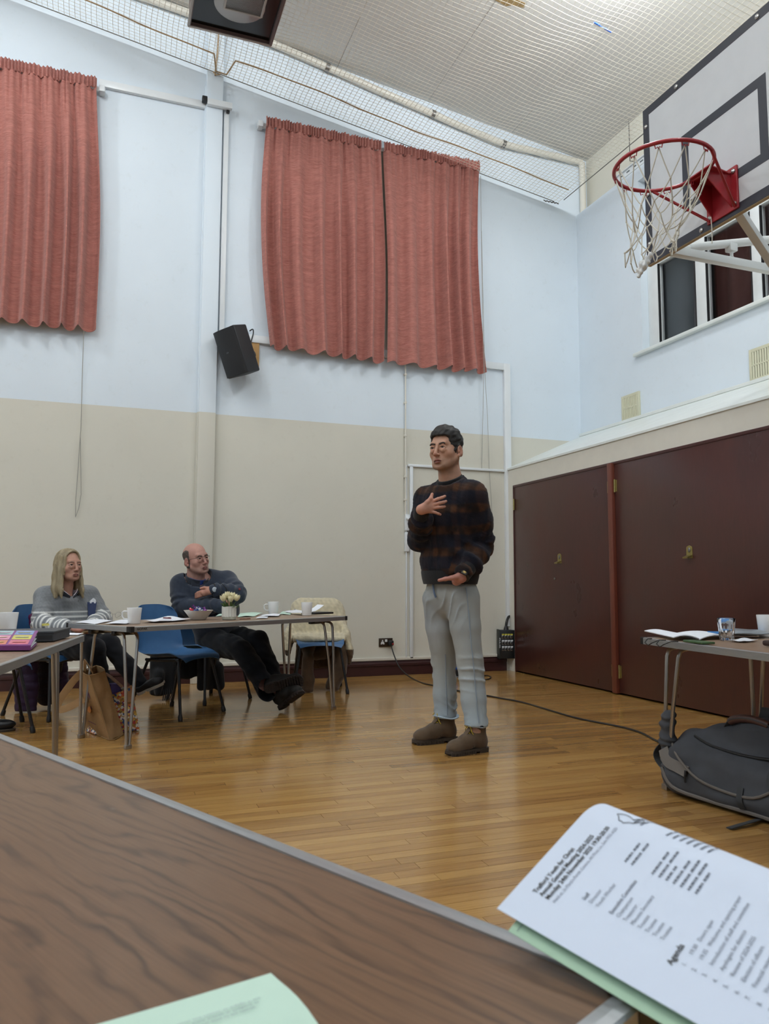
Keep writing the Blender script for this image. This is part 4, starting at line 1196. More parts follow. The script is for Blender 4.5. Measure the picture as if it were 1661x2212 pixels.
a, b_, c, d = cx(826, 306), cx(1036, 350), cx(832, 782), cx(1048, 803)
curtain('right half of the rose curtain pair in the middle of the wall', a[0] + .015, b_[0], a[1], b_[1], c[0] + .01, d[0], c[1], d[1], 5, (.02, -.06))
b_, d = cx(209, 168), cx(202, 712)
curtain('rose curtain cut by the left edge of the picture', -1.95, b_[0], b_[1], b_[1], -1.95, d[0], d[1] - .01, d[1], 8, (0, .03))
# rails with white ends
for lab, x0, x1, z in (('white curtain rail over the middle curtain pair', cx(558, 262)[0], cx(1040, 365)[0], cx(558, 262)[1]), ('white curtain rail over the left curtain', -2.0, cx(228, 189)[0], cx(228, 189)[1])):
    r = thing('curtain_rail', lab, 'rail', ((x0 + x1) / 2, CY + .05, z))
    q = MB(); q.box(((x0 + x1) / 2, CY + .058, z), (x1 - x0, .035, .045), bevel=.004); q.build('rail', m_gloss, r)
    for k, xx in enumerate((x0 + .03, x1 - .03)):
        q = MB(); q.box((xx, CY + .06, z), (.05, .088, .062), bevel=.006); q.build('bracket', m_gloss, r)
# window reveal lining seen through the gap
b = MB(); b.box((2.62, YB - .006, 4.4), (.3, .012, 2.2)); structure(b.build('trim_11', m_cgloss, smooth=False))
# pull cords
m_cord = mat('cord', '9C9A92', 0.8)
def cord(label, pts, r=.0028, m_=None):
    q = MB(); q.tube(pts, r, 6); return tag(q.build('pull_cord', m_ or m_cord), label, 'cord')
def wl(px, py, off=.02): return on(px, py, y=YB - off)
cp = [wl(181, 715, .08), wl(178, 800, .02), wl(174.5, 930), wl(173, 945), wl(168, 1020), wl(163.5, 1080), wl(163, 1117), wl(170, 1098), wl(175, 1068), wl(174.5, 1010), wl(173.5, 945)]
cord('thin pull cord with a long loop hanging below the left curtain', cp)
cord('thin pull cord at the right edge of the middle curtains, left strand', [wl(1038, 380, .17), wl(1041, 600, .17), wl(1045, 803, .16), wl(1043, 900, .05), wl(1040.5, 1015)])
cord('thin pull cord at the right edge of the middle curtains, right strand', [wl(1040, 500, .18), wl(1047, 803, .16), wl(1053, 900, .05), wl(1057, 1015), wl(1064, 1130)])

# ================================================================== WINDOW WINDER, SOCKET, STAGE BOX
xw0, zw0 = wl(879, 1112)[0], wl(879, 1112)[2]
r = thing('window_winder', 'white window winder with crank handle and long rod on the wall', 'winder', (xw0, YB - .03, 1.2))
q = MB(); q.cyl((xw0 - .02, YB - .03, 1.6), (xw0 - .02, YB - .03, 3.27), .008, 8); q.build('rod', m_cgloss, r)
for z in (1.78, 2.02, 2.45, 2.80, 3.1):
    q = MB(); q.box((xw0 - .02, YB - .02, z), (.026, .04, .022), bevel=.003); q.build('clip', m_cgloss, r)
q = MB(); q.box((xw0, YB - .022, 1.545), (.05, .045, .17), bevel=.008); q.build('gear_box', m_gloss, r)
q = MB(); q.box((xw0, YB - .018, 1.345), (.048, .036, .2), bevel=.006); q.build('lower_cover', m_gloss, r)
q = MB(); q.tube([(xw0, YB - .05, 1.585), (xw0, YB - .075, 1.585), (xw0 + .005, YB - .085, 1.57), (xw0 + .03, YB - .085, 1.49), (xw0 + .035, YB - .09, 1.478)], .008, 8); q.ball((xw0 + .04, YB - .10, 1.475), .014); q.lathe([(.02, 0), (.02, .02), (.014, .026), (0, .026)], (xw0, YB - .045, 1.585), 14, basis((0, -1, 0))); q.build('crank_handle', m_gloss, r)
# twin socket with plug
sx, sz = wl(834, 1388)[0], wl(834, 1388)[2]
r = thing('wall_socket', 'dark metal twin wall socket with one black plug in it', 'socket', (sx, YB - .006, sz - .045))
q = MB(); q.box((sx, YB - .006, sz), (.146, .012, .086), bevel=.003); q.build('plate', mat('bronze_plate', '4A3E33', .35, .7), r)
m_wp = mat('white_plastic', 'DADADA', .4)
q = MB(); q.box((sx - .036, YB - .014, sz + .018), (.011, .006, .016)); q.box((sx - .036 - .012, YB - .0137, sz - .012), (.016, .006, .012)); q.box((sx - .036 + .012, YB - .0137, sz - .012), (.016, .006, .012)); q.box((sx - .036, YB - .0133, sz - .002), (.03, .004, .02)); q.build('insert', m_wp, r, smooth=False)
q = MB(); q.box((sx + .002, YB - .015, sz + .018), (.024, .010, .026), bevel=.003); q.build('switch', m_wp, r)
q = MB(); q.box((sx + .044, YB - .035, sz - .004), (.052, .05, .052), bevel=.01); pg = q.build('plug', m_blk, r)
q = MB(); q.box((sx + .058, YB - .0615, sz - .012), (.018, .004, .016), bevel=.001); q.build('red_lamp', mat('red_plastic', 'A03038', .3), pg)
# cable from the plug across the floor
m_cable = mat('black_cable', '1E1D1E', 0.5)
def fl(px, py, z=.006): return on(px, py, z=z)
from_pts = [np.array((sx + .044, YB - .05, sz - .035)), np.array((sx + .05, YB - .075, sz - .08)), on(853, 1420, y=YB - .10), on(862, 1440, y=YB - .16), on(878, 1457, y=YB - .30)]
floor_pts = [fl(895, 1468), fl(915, 1476), fl(940, 1481.5), fl(965, 1487), fl(995, 1493), fl(1030, 1499), fl(1055, 1503), fl(1080, 1508), fl(1120, 1515), fl(1160, 1526), fl(1210, 1541), fl(1250, 1552), fl(1300, 1562), fl(1350, 1572), fl(1385, 1583), fl(1408, 1595), fl(1432, 1606), fl(1470, 1612)]
def smooth_path(pts, k=4):
    pts = [np.array(p, float) for p in pts]; out = []
    for i in range(len(pts) - 1):
        p0, p1, p2, p3 = pts[max(i - 1, 0)], pts[i], pts[i + 1], pts[min(i + 2, len(pts) - 1)]
        for j in range(k):
            t = j / k; out.append(.5 * (2 * p1 + (p2 - p0) * t + (2 * p0 - 5 * p1 + 4 * p2 - p3) * t * t + (3 * p1 - p0 - 3 * p2 + p3) * t ** 3))
    out.append(pts[-1]); return out
q = MB(); q.tube(smooth_path(from_pts + floor_pts), .0062, 8); tag(q.build('power_cable', m_cable), 'black power cable running from the wall socket across the floor', 'cable')
# blue adaptor and cable loop behind the standing man
bp = fl(985, 1463, 0); r = thing('extension_reel', 'blue and black extension block on the floor behind the standing man', 'reel', bp)
q = MB(); q.box(bp + np.array((0, .04, .04)), (.22, .10, .07), bevel=.012); q.build('body', m_blk, r)
q = MB(); q.box(bp + np.array((-.02, .03, .10)), (.10, .05, .06), bevel=.015); q.build('blue_plug', mat('blue_plastic', '2F62C0', .35), r)
q = MB(); q.box(bp + np.array((0, .0, .005)), (.24, .06, .008), bevel=.002); q.build('foot_bar', m_alu, r)
q = MB(); q.tube(smooth_path([bp + np.array((.10, .03, .02)), fl(1030, 1461), fl(1050, 1459), fl(1060, 1462), fl(1055, 1467), fl(1035, 1468), fl(1015, 1466)]), .005, 8); q.build('cable_loop', m_cable, r)
# stage box
xa, xb = wl(1068, 1390)[0], wl(1106, 1390)[0]; za, zb_ = wl(1085, 1421)[2], wl(1085, 1360)[2]
r = thing('stage_box', 'black stage box with rows of sockets on the wall by the cupboard', 'stage box', ((xa + xb) / 2, YB - .05, za))
cx_, cz_ = (xa + xb) / 2, (za + zb_) / 2; Wb, Hb = .165, zb_ - za
Rb = rz(math.radians(-14)); cB = np.array((cx_ + .005, YB - .075, cz_))
m_box = mat('black_steel', '17191B', 0.4, var=.1)
q = MB(); q.box(cB, (Wb, .085, Hb), Rb, bevel=.004); q.build('case', m_box, r)
for k in (-1, 1):
    q = MB(); q.box(cB + Rb @ np.array((k * (Wb / 2 + .002), -.006, 0)), (.012, .11, Hb + .012), Rb, bevel=.005); q.build('side_cheek', mat('dark_green_plastic', '1D2423', .5), r)
for j in range(3):
    for i in range(4):
        p = cB + Rb @ np.array((-.046 + i * .031, -.044, .085 - j * .064))
        q = MB(); q.box(p + np.array((0, 0, -.006)), (.026, .006, .034), Rb, bevel=.002); o = q.build('socket', m_chrome, r)
        q = MB(); q.lathe([(.0105, 0), (.0105, .004), (.008, .0045), (0, .001)], p + Rb @ np.array((0, -.002, -.008)), 14, Rb @ basis((0, -1, 0))); q.build('socket_hole', m_blk, o)
        q = MB(); q.box(p + Rb @ np.array((0, -.003, .018)), (.025, .004, .014), Rb); q.build('label', mat('yellow_label', 'CFC84A', .5) if j == 0 else mat('white_label', 'D5D7DA', .5), o, smooth=False)
V, F = text_geo('PULSE', .042, .0008); q = MB()
tb = cB + Rb @ np.array((-Wb / 2 - .009, -.030, .075))
q._add([tb + Rb @ np.array((-.0005, a[1] * .8, -a[0] * 1.0)) for a in V], F)
V2 = V; q2 = MB(); tb2 = cB + Rb @ np.array((-Wb / 2 + .002, -.0625, .07))
q = MB(); q._add([tb2 + Rb @ np.array((-.010 + a[1] * .4, 0, -a[0] * .95)) for a in V], F)
q.build('printed_name', mat('print_white', 'C9CCCF', .5), r, smooth=False)
q = MB(); zt_ = cB[2] + Hb / 2
q.tube(smooth_path([cB + np.array((-.005, -.01, Hb / 2 - .004)), cB + np.array((-.002, -.005, Hb / 2 + .04)), cB + np.array((.01, .0, Hb / 2 + .09)), cB + np.array((.045, .03, Hb / 2 + .13)), (4.085, YB - .03, zt_ + .15), (4.085, YB - .025, zt_ + .19)]), .014, 10)
q.lathe([(.028, 0), (.026, .01), (.017, .035), (.014, .045)], cB + np.array((-.005, -.01, Hb / 2)), 14); q.build('cable', m_blk, r)

# ================================================================== LOUDSPEAKER
spx = on(505, 760, y=YB - .22)
r = thing('loudspeaker', 'black wall loudspeaker tilted down on a bracket beside the pilaster', 'speaker', spx)
F_ = np.array((-.78, -.52, -.36)); F_ /= np.linalg.norm(F_)
Bs = basis(F_, (.6, -.8, 0)); Bs = np.stack([Bs[:, 0], Bs[:, 1], Bs[:, 2]], 1)
if Bs[2, 1] < 0: Bs[:, 0] *= -1; Bs[:, 1] *= -1
roll_ = rotm(F_, math.radians(6)); Bs = roll_ @ Bs
HS, WS, DS = .45, .29, .25
m_spk = mat('speaker_plastic', '25272A', 0.55, bump=.15, bscale=500, bdist=.0005)
def prof_x(z): return 1.0
poly = [(-WS / 2, .02), (-WS / 2 * .97, .05), (-WS / 2 * .70, -.11), (-WS * .3, -.15), (WS * .3, -.15), (WS / 2 * .70, -.11), (WS / 2 * .97, .05), (WS / 2, .02)]
poly = [(-WS * .5, .045), (-WS * .32, -.17), (-WS * .24, -.19), (WS * .24, -.19), (WS * .32, -.17), (WS * .5, .045)]
bm = bmesh.new(); vs = []
for z in (-HS / 2, HS / 2):
    vs.append([bm.verts.new(Vector(spx + Bs @ np.array((x, z, y)))) for x, y in poly])
bm.faces.new(vs[0]); bm.faces.new(list(reversed(vs[1])))
for k in range(6): bm.faces.new((vs[0][k], vs[1][k], vs[1][(k + 1) % 6], vs[0][(k + 1) % 6]))
bmesh.ops.recalc_face_normals(bm, faces=list(bm.faces)); bmesh.ops.bevel(bm, geom=list(bm.edges), offset=.014, segments=3, profile=.5, affect='EDGES')
bm.verts.index_update(); q = MB(); q._add([v.co for v in bm.verts], [[v.index for v in f.verts] for f in bm.faces]); bm.free(); q.build('cabinet', m_spk, r)
q = MB(); q.grid(lambda u, v: spx + Bs @ np.array(((u - .5) * (WS - .012), (v - .5) * (HS - .014), .046 + .030 * (1 - (2 * u - 1) ** 2) ** .7)), 24, 8, thick=-.004); 
N = Nd('speaker_grille'); N.base(lin('191A1D')); N.b.inputs['Roughness'].default_value = .6
vv_ = N.n('ShaderNodeTexVoronoi'); vv_.inputs['Scale'].default_value = 260; N.l(N.coord('Object'), vv_.inputs['Vector']); N.bump(vv_.outputs['Distance'], .3, .001)
q.build('grille', N.m, r)
q = MB(); q.grid(lambda u, v: spx + Bs @ np.array(((u - .5) * .03, (v - .5) * .012, .0815)), 2, 2, thick=-.001); q.build('badge', mat('badge_grey', '5A5C60', .4, .6), r)
wp = on(533, 760, y=YB - .012); 
q = MB(); q.box((wp[0] + .02, YB - .014, wp[2] + .005), (.20, .028, .31), bevel=.003); q.build('backing_board', mat('pine_board', 'B98F54', .6, var=.18, vscale=16, stretch=(1, 1, .15)), r)
q = MB(); bk = spx + Bs @ np.array((0, -.01, -.18)); wb = np.array((wp[0] + .03, YB - .03, wp[2] - .035))
q.tube([bk, (bk + wb) / 2 + np.array((0, 0, -.005)), wb], .022, 10)
q.lathe([(.055, 0), (.055, .014), (.04, .02), (0, .02)], wb, 20, basis((0, -1, 0))); q.box((bk + wb) / 2, (.06, .07, .06), Bs, bevel=.012); q.build('wall_bracket', m_blk, r)
for dx, dz in ((.035, .01), (-.005, -.05)):
    q = MB(); q.ball(wb + np.array((dx, -.018, dz)), (.008, .005, .008)); q.build('screw', m_gloss, r)
q = MB(); q.tube(smooth_path([np.array((wp[0] + .02, YB - .03, wp[2] + .205)), np.array((wp[0] + .05, YB - .035, wp[2] + .225)), np.array((wp[0] + .055, YB - .04, wp[2] + .18)), np.array((wp[0] + .035, YB - .04, wp[2] + .08)), np.array((wp[0] + .06, YB - .045, wp[2] + .0)), wb + np.array((.0, -.02, 0))]), .006, 8); q.build('cable', m_cable, r)

# ================================================================== WALL VENTS
for i, (y0, y1, z0, z1) in enumerate(((6.275, 6.555, 2.605, 2.875), (4.57, 4.857, 2.605, 2.885))):
    r = thing('wall_vent', ('small cream louvred vent on the upper right wall near the corner', 'cream louvred vent on the upper right wall at the picture edge')[i], 'vent', (XU - .01, (y0 + y1) / 2, z0))
    mv = mat('cream_plastic', 'CFCDB2', .45)
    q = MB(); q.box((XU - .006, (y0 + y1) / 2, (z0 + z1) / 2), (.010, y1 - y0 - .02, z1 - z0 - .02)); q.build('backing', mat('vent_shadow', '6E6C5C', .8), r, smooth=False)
    q = MB(); fw = .028
    q.box((XU - .012, y0 + fw / 2, (z0 + z1) / 2), (.024, fw, z1 - z0), bevel=.003); q.box((XU - .012, y1 - fw / 2, (z0 + z1) / 2), (.024, fw, z1 - z0), bevel=.003)
    for z in (z0 + fw / 2, z1 - fw / 2, (z0 + z1) / 2): q.box((XU - .0115, (y0 + y1) / 2, z), (.022, y1 - y0 - .02, fw if abs(z - (z0 + z1) / 2) > .01 else .014), bevel=.002)
    q.build('frame', mv, r)
    n_ = 9
    for k in range(n_):
        yy_ = y0 + fw + (y1 - y0 - 2 * fw) * (k + .5) / n_
        q = MB(); q.box((XU - .014, yy_, (z0 + z1) / 2), (.014, (y1 - y0 - 2 * fw) / n_ * .62, z1 - z0 - 2 * fw), rz(.35)); q.build('louvre', mv, r, smooth=False)

# ================================================================== WATER PIPE under the roof
r = thing('white_pipe', 'white pipe running below the roof slope along the back wall', 'pipe', (3, YB - .05, 5.9))
q = MB(); q.tube(smooth_path([(-1.0, YB - .05, 6.66), (.6, YB - .05, 6.50), (1.41, YB - .05, 6.40), (2.6, YB - .05, 6.155), (3.7, YB - .05, 5.935), (4.05, YB - .05, 5.875), (4.2, YB - .05, 5.868), (5.02, YB - .05, 5.86), (5.09, YB - .05, 5.84), (5.11, YB - .05, 5.78), (5.11, YB - .05, 5.22)], 3), .036, 12); q.build('pipe_run', m_cgloss, r)
for x, z in ((2.0, 6.28), (3.2, 6.035), (4.07, 5.872)):
    q = MB(); q.tube([(x - .02, YB - .05, z + .004), (x + .02, YB - .05, z - .004)], .044, 12); q.build('pipe_clip', mat('dull_steel', '8C8A86', 0.4, 0.9), r)

# ================================================================== LIGHT BOX under the roof, switched off
bx0, bx1, by0, by1, bz0, bz1 = .513, 1.226, 5.66, 6.378, 5.70, 5.98
r = thing('light_box', 'square boxed roof lamp with a dark mirror underside and round reflector', 'lamp', ((bx0 + bx1) / 2, (by0 + by1) / 2, bz0))
m_brown = mat('brown_steel', '5B4843', .4, var=.1); m_dk = mat('dark_mirror', '15110D', .16, .2, var=.5, vscale=6)
q = MB(); t = .018
q.box(((bx0 + bx1) / 2, by1 - t / 2, (bz0 + bz1) / 2), (bx1 - bx0, t, bz1 - bz0)); q.box((bx1 - t / 2, (by0 + by1) / 2, (bz0 + bz1) / 2), (t, by1 - by0 - 2 * t, bz1 - bz0)); q.box((bx0 + t / 2, (by0 + by1) / 2, (bz0 + bz1) / 2), (t, by1 - by0 - 2 * t, bz1 - bz0)); q.box(((bx0 + bx1) / 2, by0 + t / 2, (bz0 + bz1) / 2), (bx1 - bx0, t, bz1 - bz0))
q.build('casing', m_brown, r, smooth=False)
q = MB(); q.box(((bx0 + bx1) / 2, (by0 + by1) / 2, bz0 + .035), (bx1 - bx0 - 2 * t, by1 - by0 - 2 * t, .01)); q.build('underside', m_dk, r, smooth=False)
for (xa_, ya_, xb2, yb2) in ((bx0 - .006, by1, bx1 + .006, by1), (bx0, by0, bx0, by1), (bx1, by0, bx1, by1)):
    q = MB(); q.box(((xa_ + xb2) / 2, (ya_ + yb2) / 2, bz0 + .004), (max(.022, xb2 - xa_), max(.024, yb2 - ya_), .016), bevel=.003); q.build('rim_strip', mat('pale_strip', 'A39B92', .4, .3) if xa_ != bx1 else m_brown, r)
dc = np.array(((bx0 + bx1) / 2 + .02, by0 + .33, bz0 + .028))
q = MB(); q.lathe([(.20, 0), (.21, .006), (.21, .014), (.185, .02), (.12, .06), (.03, .08), (0, .08)], dc - np.array((0, 0, .03)), 36); q.build('reflector', mat('dull_reflector', '9A9590', .35, .6), r)
gx0, gx1, gy0, gy1, gz = dc[0] - .12, dc[0] + .19, dc[1] - .30, dc[1] + .06, bz0 - .012
q = MB()
for (xa_, ya_, xb2, yb2) in ((gx0, gy1, gx1, gy1), (gx0, gy0, gx1, gy0), (gx0, gy0, gx0, gy1), (gx1, gy0, gx1, gy1)):
    q.box(((xa_ + xb2) / 2, (ya_ + yb2) / 2, gz), (max(.02, xb2 - xa_), max(.02, yb2 - ya_), .012 + .001 * (xa_ == xb2)), bevel=.003)
q.build('guard_frame', mat('pale_strip', 'A39B92', .4, .3), r)
q = MB()
for k in range(24): q.box((gx0 + (gx1 - gx0) * (k + .5) / 24, (gy0 + gy1) / 2, gz), (.002, gy1 - gy0, .002))
for k in range(28): q.box(((gx0 + gx1) / 2, gy0 + (gy1 - gy0) * (k + .5) / 28, gz + .0025), (gx1 - gx0, .002, .002))
q.build('wire_guard', mat('dull_steel', '8C8A86', .4, .9), r, smooth=False)
q = MB()
for x in (bx0 + .1, bx1 - .1): q.cyl((x, by1 - .2, bz0 + .1), (x, by1 - .2, ceil_z(x) + .01), .012, 8)
q.build('hanger', m_gloss, r)
# the other fittings, on, above the net
LAMP_AT = ['above the seated people', 'above the cupboard end of the back wall', 'above the left table', 'above the right table', 'far left by the back wall', 'far left of the camera', 'behind the camera']
for i, (lx, ly, s) in enumerate(LIGHTS):
    zc = ceil_z(lx); r = thing('ceiling_light', 'round glowing roof lamp, ' + LAMP_AT[i], 'lamp', (lx, ly, zc - .2))
    q = MB(); q.box((lx, ly, zc - .20), (.5, .12, .07), bevel=.01); q.lathe([(.05, 0), (.11, -.03), (.12, -.05), (.115, -.05), (.10, -.03), (.04, -.01)], (lx, ly, zc - .23), 20); q.build('body', m_gloss, r)
    q = MB(); q.ball((lx, ly, zc - .42), .10, n=16)
    N = MC.get('lit_diffuser')
    if N is None:
        ND = Nd('lit_diffuser'); ND.b.inputs['Emission Color'].default_value = LAMP_COL + (1,); ND.b.inputs['Emission Strength'].default_value = 6.0; MC['lit_diffuser'] = N = ND.m
    q.build('diffuser', N, r).visible_shadow = True
    q = MB()
    for dx in (-.2, .2): q.cyl((lx + dx, ly, zc - .18), (lx + dx, ly, ceil_z(lx + dx) + .01), .01, 8)
    q.build('hanger', m_gloss, r)

# ================================================================== BALL NET under the roof
m_net = mat('net_cord', 'E6E0D2', 0.8)
NX0, NX1, NYE = -2.5, 4.77, 7.24
def net_z(x, y):
    z = 5.28 + .165 * (4.77 - x)
    ed = min(1, max(0, (4.77 - x)) / 1.2) * min(1, max(0, NYE - y) / 1.0)
    return z - .05 * ed + .025 * ed * math.sin(x * 2.1) * math.sin(y * 1.7) + .010 * ed * math.sin(x * 9 + y * 5)
cell = .047
q = MB()
xs_ = np.arange(NX0, NX1 + .001, cell); ys_ = np.arange(3.2, NYE + .001, cell)
def inbox(x, y): return bx0 - .01 < x < bx1 + .01 and by0 - .01 < y < by1 + .01
def strand(pts, r=.0021):
    run = []
    for p in pts:
        if inbox(p[0], p[1]):
            if len(run) > 1: q.tube(run, r, 3, cap=False)
            run = []
        else: run.append(p)
    if len(run) > 1: q.tube(run, r, 3, cap=False)
for x in xs_: strand([(x + .006 * math.sin(y * 7 + x * 3), y, net_z(x, y)) for y in np.arange(3.2, NYE + .01, .094)])
for y in ys_: strand([(x, y + .006 * math.sin(x * 6 + y * 4), net_z(x, y) - .001) for x in np.arange(NX0, NX1 + .01, .094)])
NV, NF = q.v, q.f
root = thing('ball_net', 'cream ball net stretched below the whole roof', 'net', (1, 5, 5.6))
o = q.build('mesh', m_net, root, smooth=False); o['kind'] = 'stuff'
q = MB(); q.tube([(x, NYE - .0, net_z(x, NYE)) for x in np.arange(NX0, NX1 + .01, .1)], .005, 6); q.build('back_wire', mat('grey_wire', '77756E', .5, .4), root)
q = MB(); q.tube([(NX1, y, net_z(NX1, y)) for y in np.arange(1.0, NYE + .01, .15)], .005, 6); q.build('side_wire', mat('grey_wire', '77756E', .5, .4), root)
m_rope = mat('brown_rope', 'A98F6E', .9, var=.2, vscale=60)
q = MB(); yr = 6.93
q.tube([(x, yr + .10 * min(1, max(0, (1.15 - x) / .3)) * 0 + .02 * math.sin(x * 3) + (.24 if .80 < x < .96 else 0) , net_z(x, yr) - .004) for x in np.arange(NX0, NX1 - .05, .05)], .007, 6); q.build('seam_rope', m_rope, root)
q = MB(); q.tube(smooth_path([(.85, YB - .07, 5.90), (.86, YB - .075, 6.05), (.87, YB - .07, 6.2), (.875, YB - .07, 6.42)]), .007, 6)
q.tube(smooth_path([(.83, YB - .08, 5.93), (.86, YB - .09, 5.90), (.9, YB - .08, 5.92)]), .006, 6); q.build('tie_rope', m_rope, root)
q = MB()
for k in range(5): q.tube(smooth_path([(NX1 - .04 * k - .02, NYE, net_z(NX1, NYE) + .0), (NX1 - .04 * k - .03, NYE - .02, net_z(NX1, NYE) - .02), (NX1 - .04 * k - .05, NYE, net_z(NX1, NYE) + .005)]), .005, 5)
q.build('corner_lashing', mat('dark_lashing', '4B463D', .9), root)
# blue stick lying in the net
p0, p1 = np.array((3.572, 4.876, 0)), np.array((3.757, 4.904, 0))
for p in (p0, p1): p[2] = net_z(p[0], p[1]) + .008
q = MB(); d = p1 - p0; q.tube([p0, p0 + d * .33, p0 + d * .34, p0 + d * .6, p0 + d * .62, p1], [.007, .007, .004, .004, .007, .006], 8); tag(q.build('blue_stick', mat('blue_plastic', '2F62C0', .35)), 'short blue stick caught in the roof net', 'stick')

# ================================================================== BASKETBALL GOAL
HC = np.array((2.545, 2.943, 2.997)); BX = 2.921
r = thing('basketball_goal', 'basketball backboard on white arms with red hoop and white net', 'basketball goal', (BX, 2.94, 2.78))
m_bb = mat('board_white', 'CDD0D3', .35, var=.05, vscale=5); m_bl = mat('board_line', '2E313B', .4)
by_0, by_1, bz_0, bz_1 = 2.34, 3.535, 2.779, 3.733
q = MB(); q.box((BX + .011, (by_0 + by_1) / 2, (bz_0 + bz_1) / 2), (.022, by_1 - by_0, bz_1 - bz_0)); bb = q.build('backboard', m_bb, r, smooth=False)
q = MB(); q.box((BX + .012, (by_0 + by_1) / 2, bz_0 - .001), (.0225, by_1 - by_0, .004)); q.build('ply_edge', mat('ply_edge', 'B39E78', .7), r, smooth=False)
def band(y0, y1, z0, z1, e):
    q = MB(); w_ = .05
    q.box((BX - .0008, (y0 + y1) / 2, z1 - w_ / 2), (.0016, y1 - y0, w_)); q.box((BX - .0008, (y0 + y1) / 2, z0 + w_ / 2), (.0016, y1 - y0, w_)); q.box((BX - .0008, y0 + w_ / 2, (z0 + z1) / 2), (.0016, w_, z1 - z0 - 2 * w_)); q.box((BX - .0008, y1 - w_ / 2, (z0 + z1) / 2), (.0016, w_, z1 - z0 - 2 * w_))
    q.build('painted_line', m_bl, bb, smooth=False)
band(by_0, by_1, bz_0, bz_1, 0); band(2.648, 3.226, 2.955, 3.395, 0)
for y, z in ((2.68, 3.705), (3.25, 3.705), (3.51, 3.62), (3.51, 3.2), (3.51, 2.9), (2.36, 3.3), (3.1, 2.80)):
    q = MB(); q.lathe([(.014, 0), (.013, .005), (.008, .009), (0, .01)], (BX - .001, y, z), 12, basis((-1, 0, 0))); q.build('bolt', m_chrome, bb)
m_red = mat('red_enamel', '9C2029', .35, var=.08, coat=.2)
q = MB(); q.tube([HC + .235 * np.array((math.cos(t), math.sin(t), 0)) for t in np.linspace(0, 2 * math.pi, 49)[:-1]], .0098, 10, closed=True); hoop = q.build('hoop', m_red, r)
# bracket: front plate, box and two struts
q = MB(); q.box((BX - .006, 2.943, 2.915), (.012, .21, .225), bevel=.003)
z0 = HC[2] - .012
for s in (-1, 1):
    q.prism([(BX - .012, 2.943 + s * .062, z0 + .012), (BX - .012, 2.943 + s * .062, z0 - .165), (BX - .155, 2.943 + s * .050, z0 - .02), (BX - .155, 2.943 + s * .05, z0 + .012)], (0, s * .006, 0))
q.prism([(BX - .012, 2.943 - .07, z0 + .008), (BX - .012, 2.943 + .07, z0 + .008), (HC[0] + .20, 2.943 + .10, z0 + .008), (HC[0] + .20, 2.943 - .10, z0 + .008)], (0, 0, .006))
q.build('bracket', m_red, r, smooth=False)
for s in (-1, 1):
    q = MB(); a0 = math.radians(62) * s; p = HC + .235 * np.array((math.cos(a0), math.sin(a0), 0)); q.tube([p - np.array((0, 0, .006)), np.array((BX - .012, 2.943 + s * .085, 2.815))], .0075, 8); q.build('strut', m_red, r)
for dy, dz in ((.085, .085), (.085, -.085), (-.085, .085), (-.085, -.085)):
    q = MB(); q.lathe([(.013, 0), (.012, .006), (.006, .010), (0, .011)], (BX - .012, 2.943 + dy, 2.915 + dz), 10, basis((-1, 0, 0))); q.build('bolt', m_chrome, r)
for k in range(12):
    t = 2 * math.pi * (k + .5) / 12; e_ = np.array((math.cos(t), math.sin(t), 0)); f_ = np.array((-e_[1], e_[0], 0)); p = HC + .232 * e_ - np.array((0, 0, .008))
    q = MB(); q.tube([p - f_ * .018, p - f_ * .014 - np.array((0, 0, .018)), p - f_ * .004 - np.array((0, 0, .012)), p - np.array((0, 0, .022)), p + f_ * .004 - np.array((0, 0, .012)), p + f_ * .014 - np.array((0, 0, .018)), p + f_ * .018], .0028, 5); q.build('net_hook', m_red, hoop)
# net: twelve hooks, knots stepping half a turn at each level, pulled to the front-left at the bottom
lv = [(0, .228, -.020), (1, .185, -.155), (2, .148, -.235), (3, .120, -.305), (4, .108, -.375), (5, .112, -.44)]
rr = np.random.default_rng(4)
nodes = []
for l, rad, z in lv:
    row = []
    for k in range(12):
        t = 2 * math.pi * (k + .5 + .5 * (l % 2)) / 12
        j = rr.normal(size=3) * (.004 * l if l else 0); pull = (l / 5) ** 1.4
        c = HC + np.array((-.055, .06, 0)) * pull
        row.append(c + rad * np.array((math.cos(t), math.sin(t), 0)) + np.array((0, 0, z - .03 * pull * math.cos(t - 2.6))) + j)
    nodes.append(row)
m_str = mat('net_string', 'CFCBBE', .8)
q = MB()
def sag(a, b_, s, n=5): return [a + (b_ - a) * t + np.array((0, 0, -s * 4 * t * (1 - t))) for t in np.linspace(0, 1, n)]
for l in range(5):
    for k in range(12):
        a = nodes[l][k]
        for dk in ((0, -1) if l % 2 == 0 else (0, 1)):
            b2 = nodes[l + 1][(k + dk) % 12]
            q.tube(sag(a, b2, .004 if l == 0 else .008 + .004 * rr.random()), .0032, 5)
for l in range(1, 6):
    for k in range(12): q.ball(nodes[l][k], .0058, n=6)
for k in range(12):
    a, b2 = nodes[5][k], nodes[5][(k + 1) % 12]
    if k % 2 == 0: q.tube(sag(a, b2, .035), .0032, 5)
q.build('net', m_str, r)
a = nodes[5][7]
q = MB(); S = SDF(a - .14, a + .14, .005)
V = a + np.array((-.02, .02, -.03)); S.chain([a, a + np.array((-.03, .02, -.05)), a + np.array((-.05, .035, -.10))], [.012, .020, .010], .01)
V, Q = S.mesh(); V = V + normals(V, Q) * (vnoise(V, 40, 2) * .006)[:, None]; soft('tape_scrap', V, Q, mat('clear_tape', 'D8DAD8', .25, spec=.8), r)
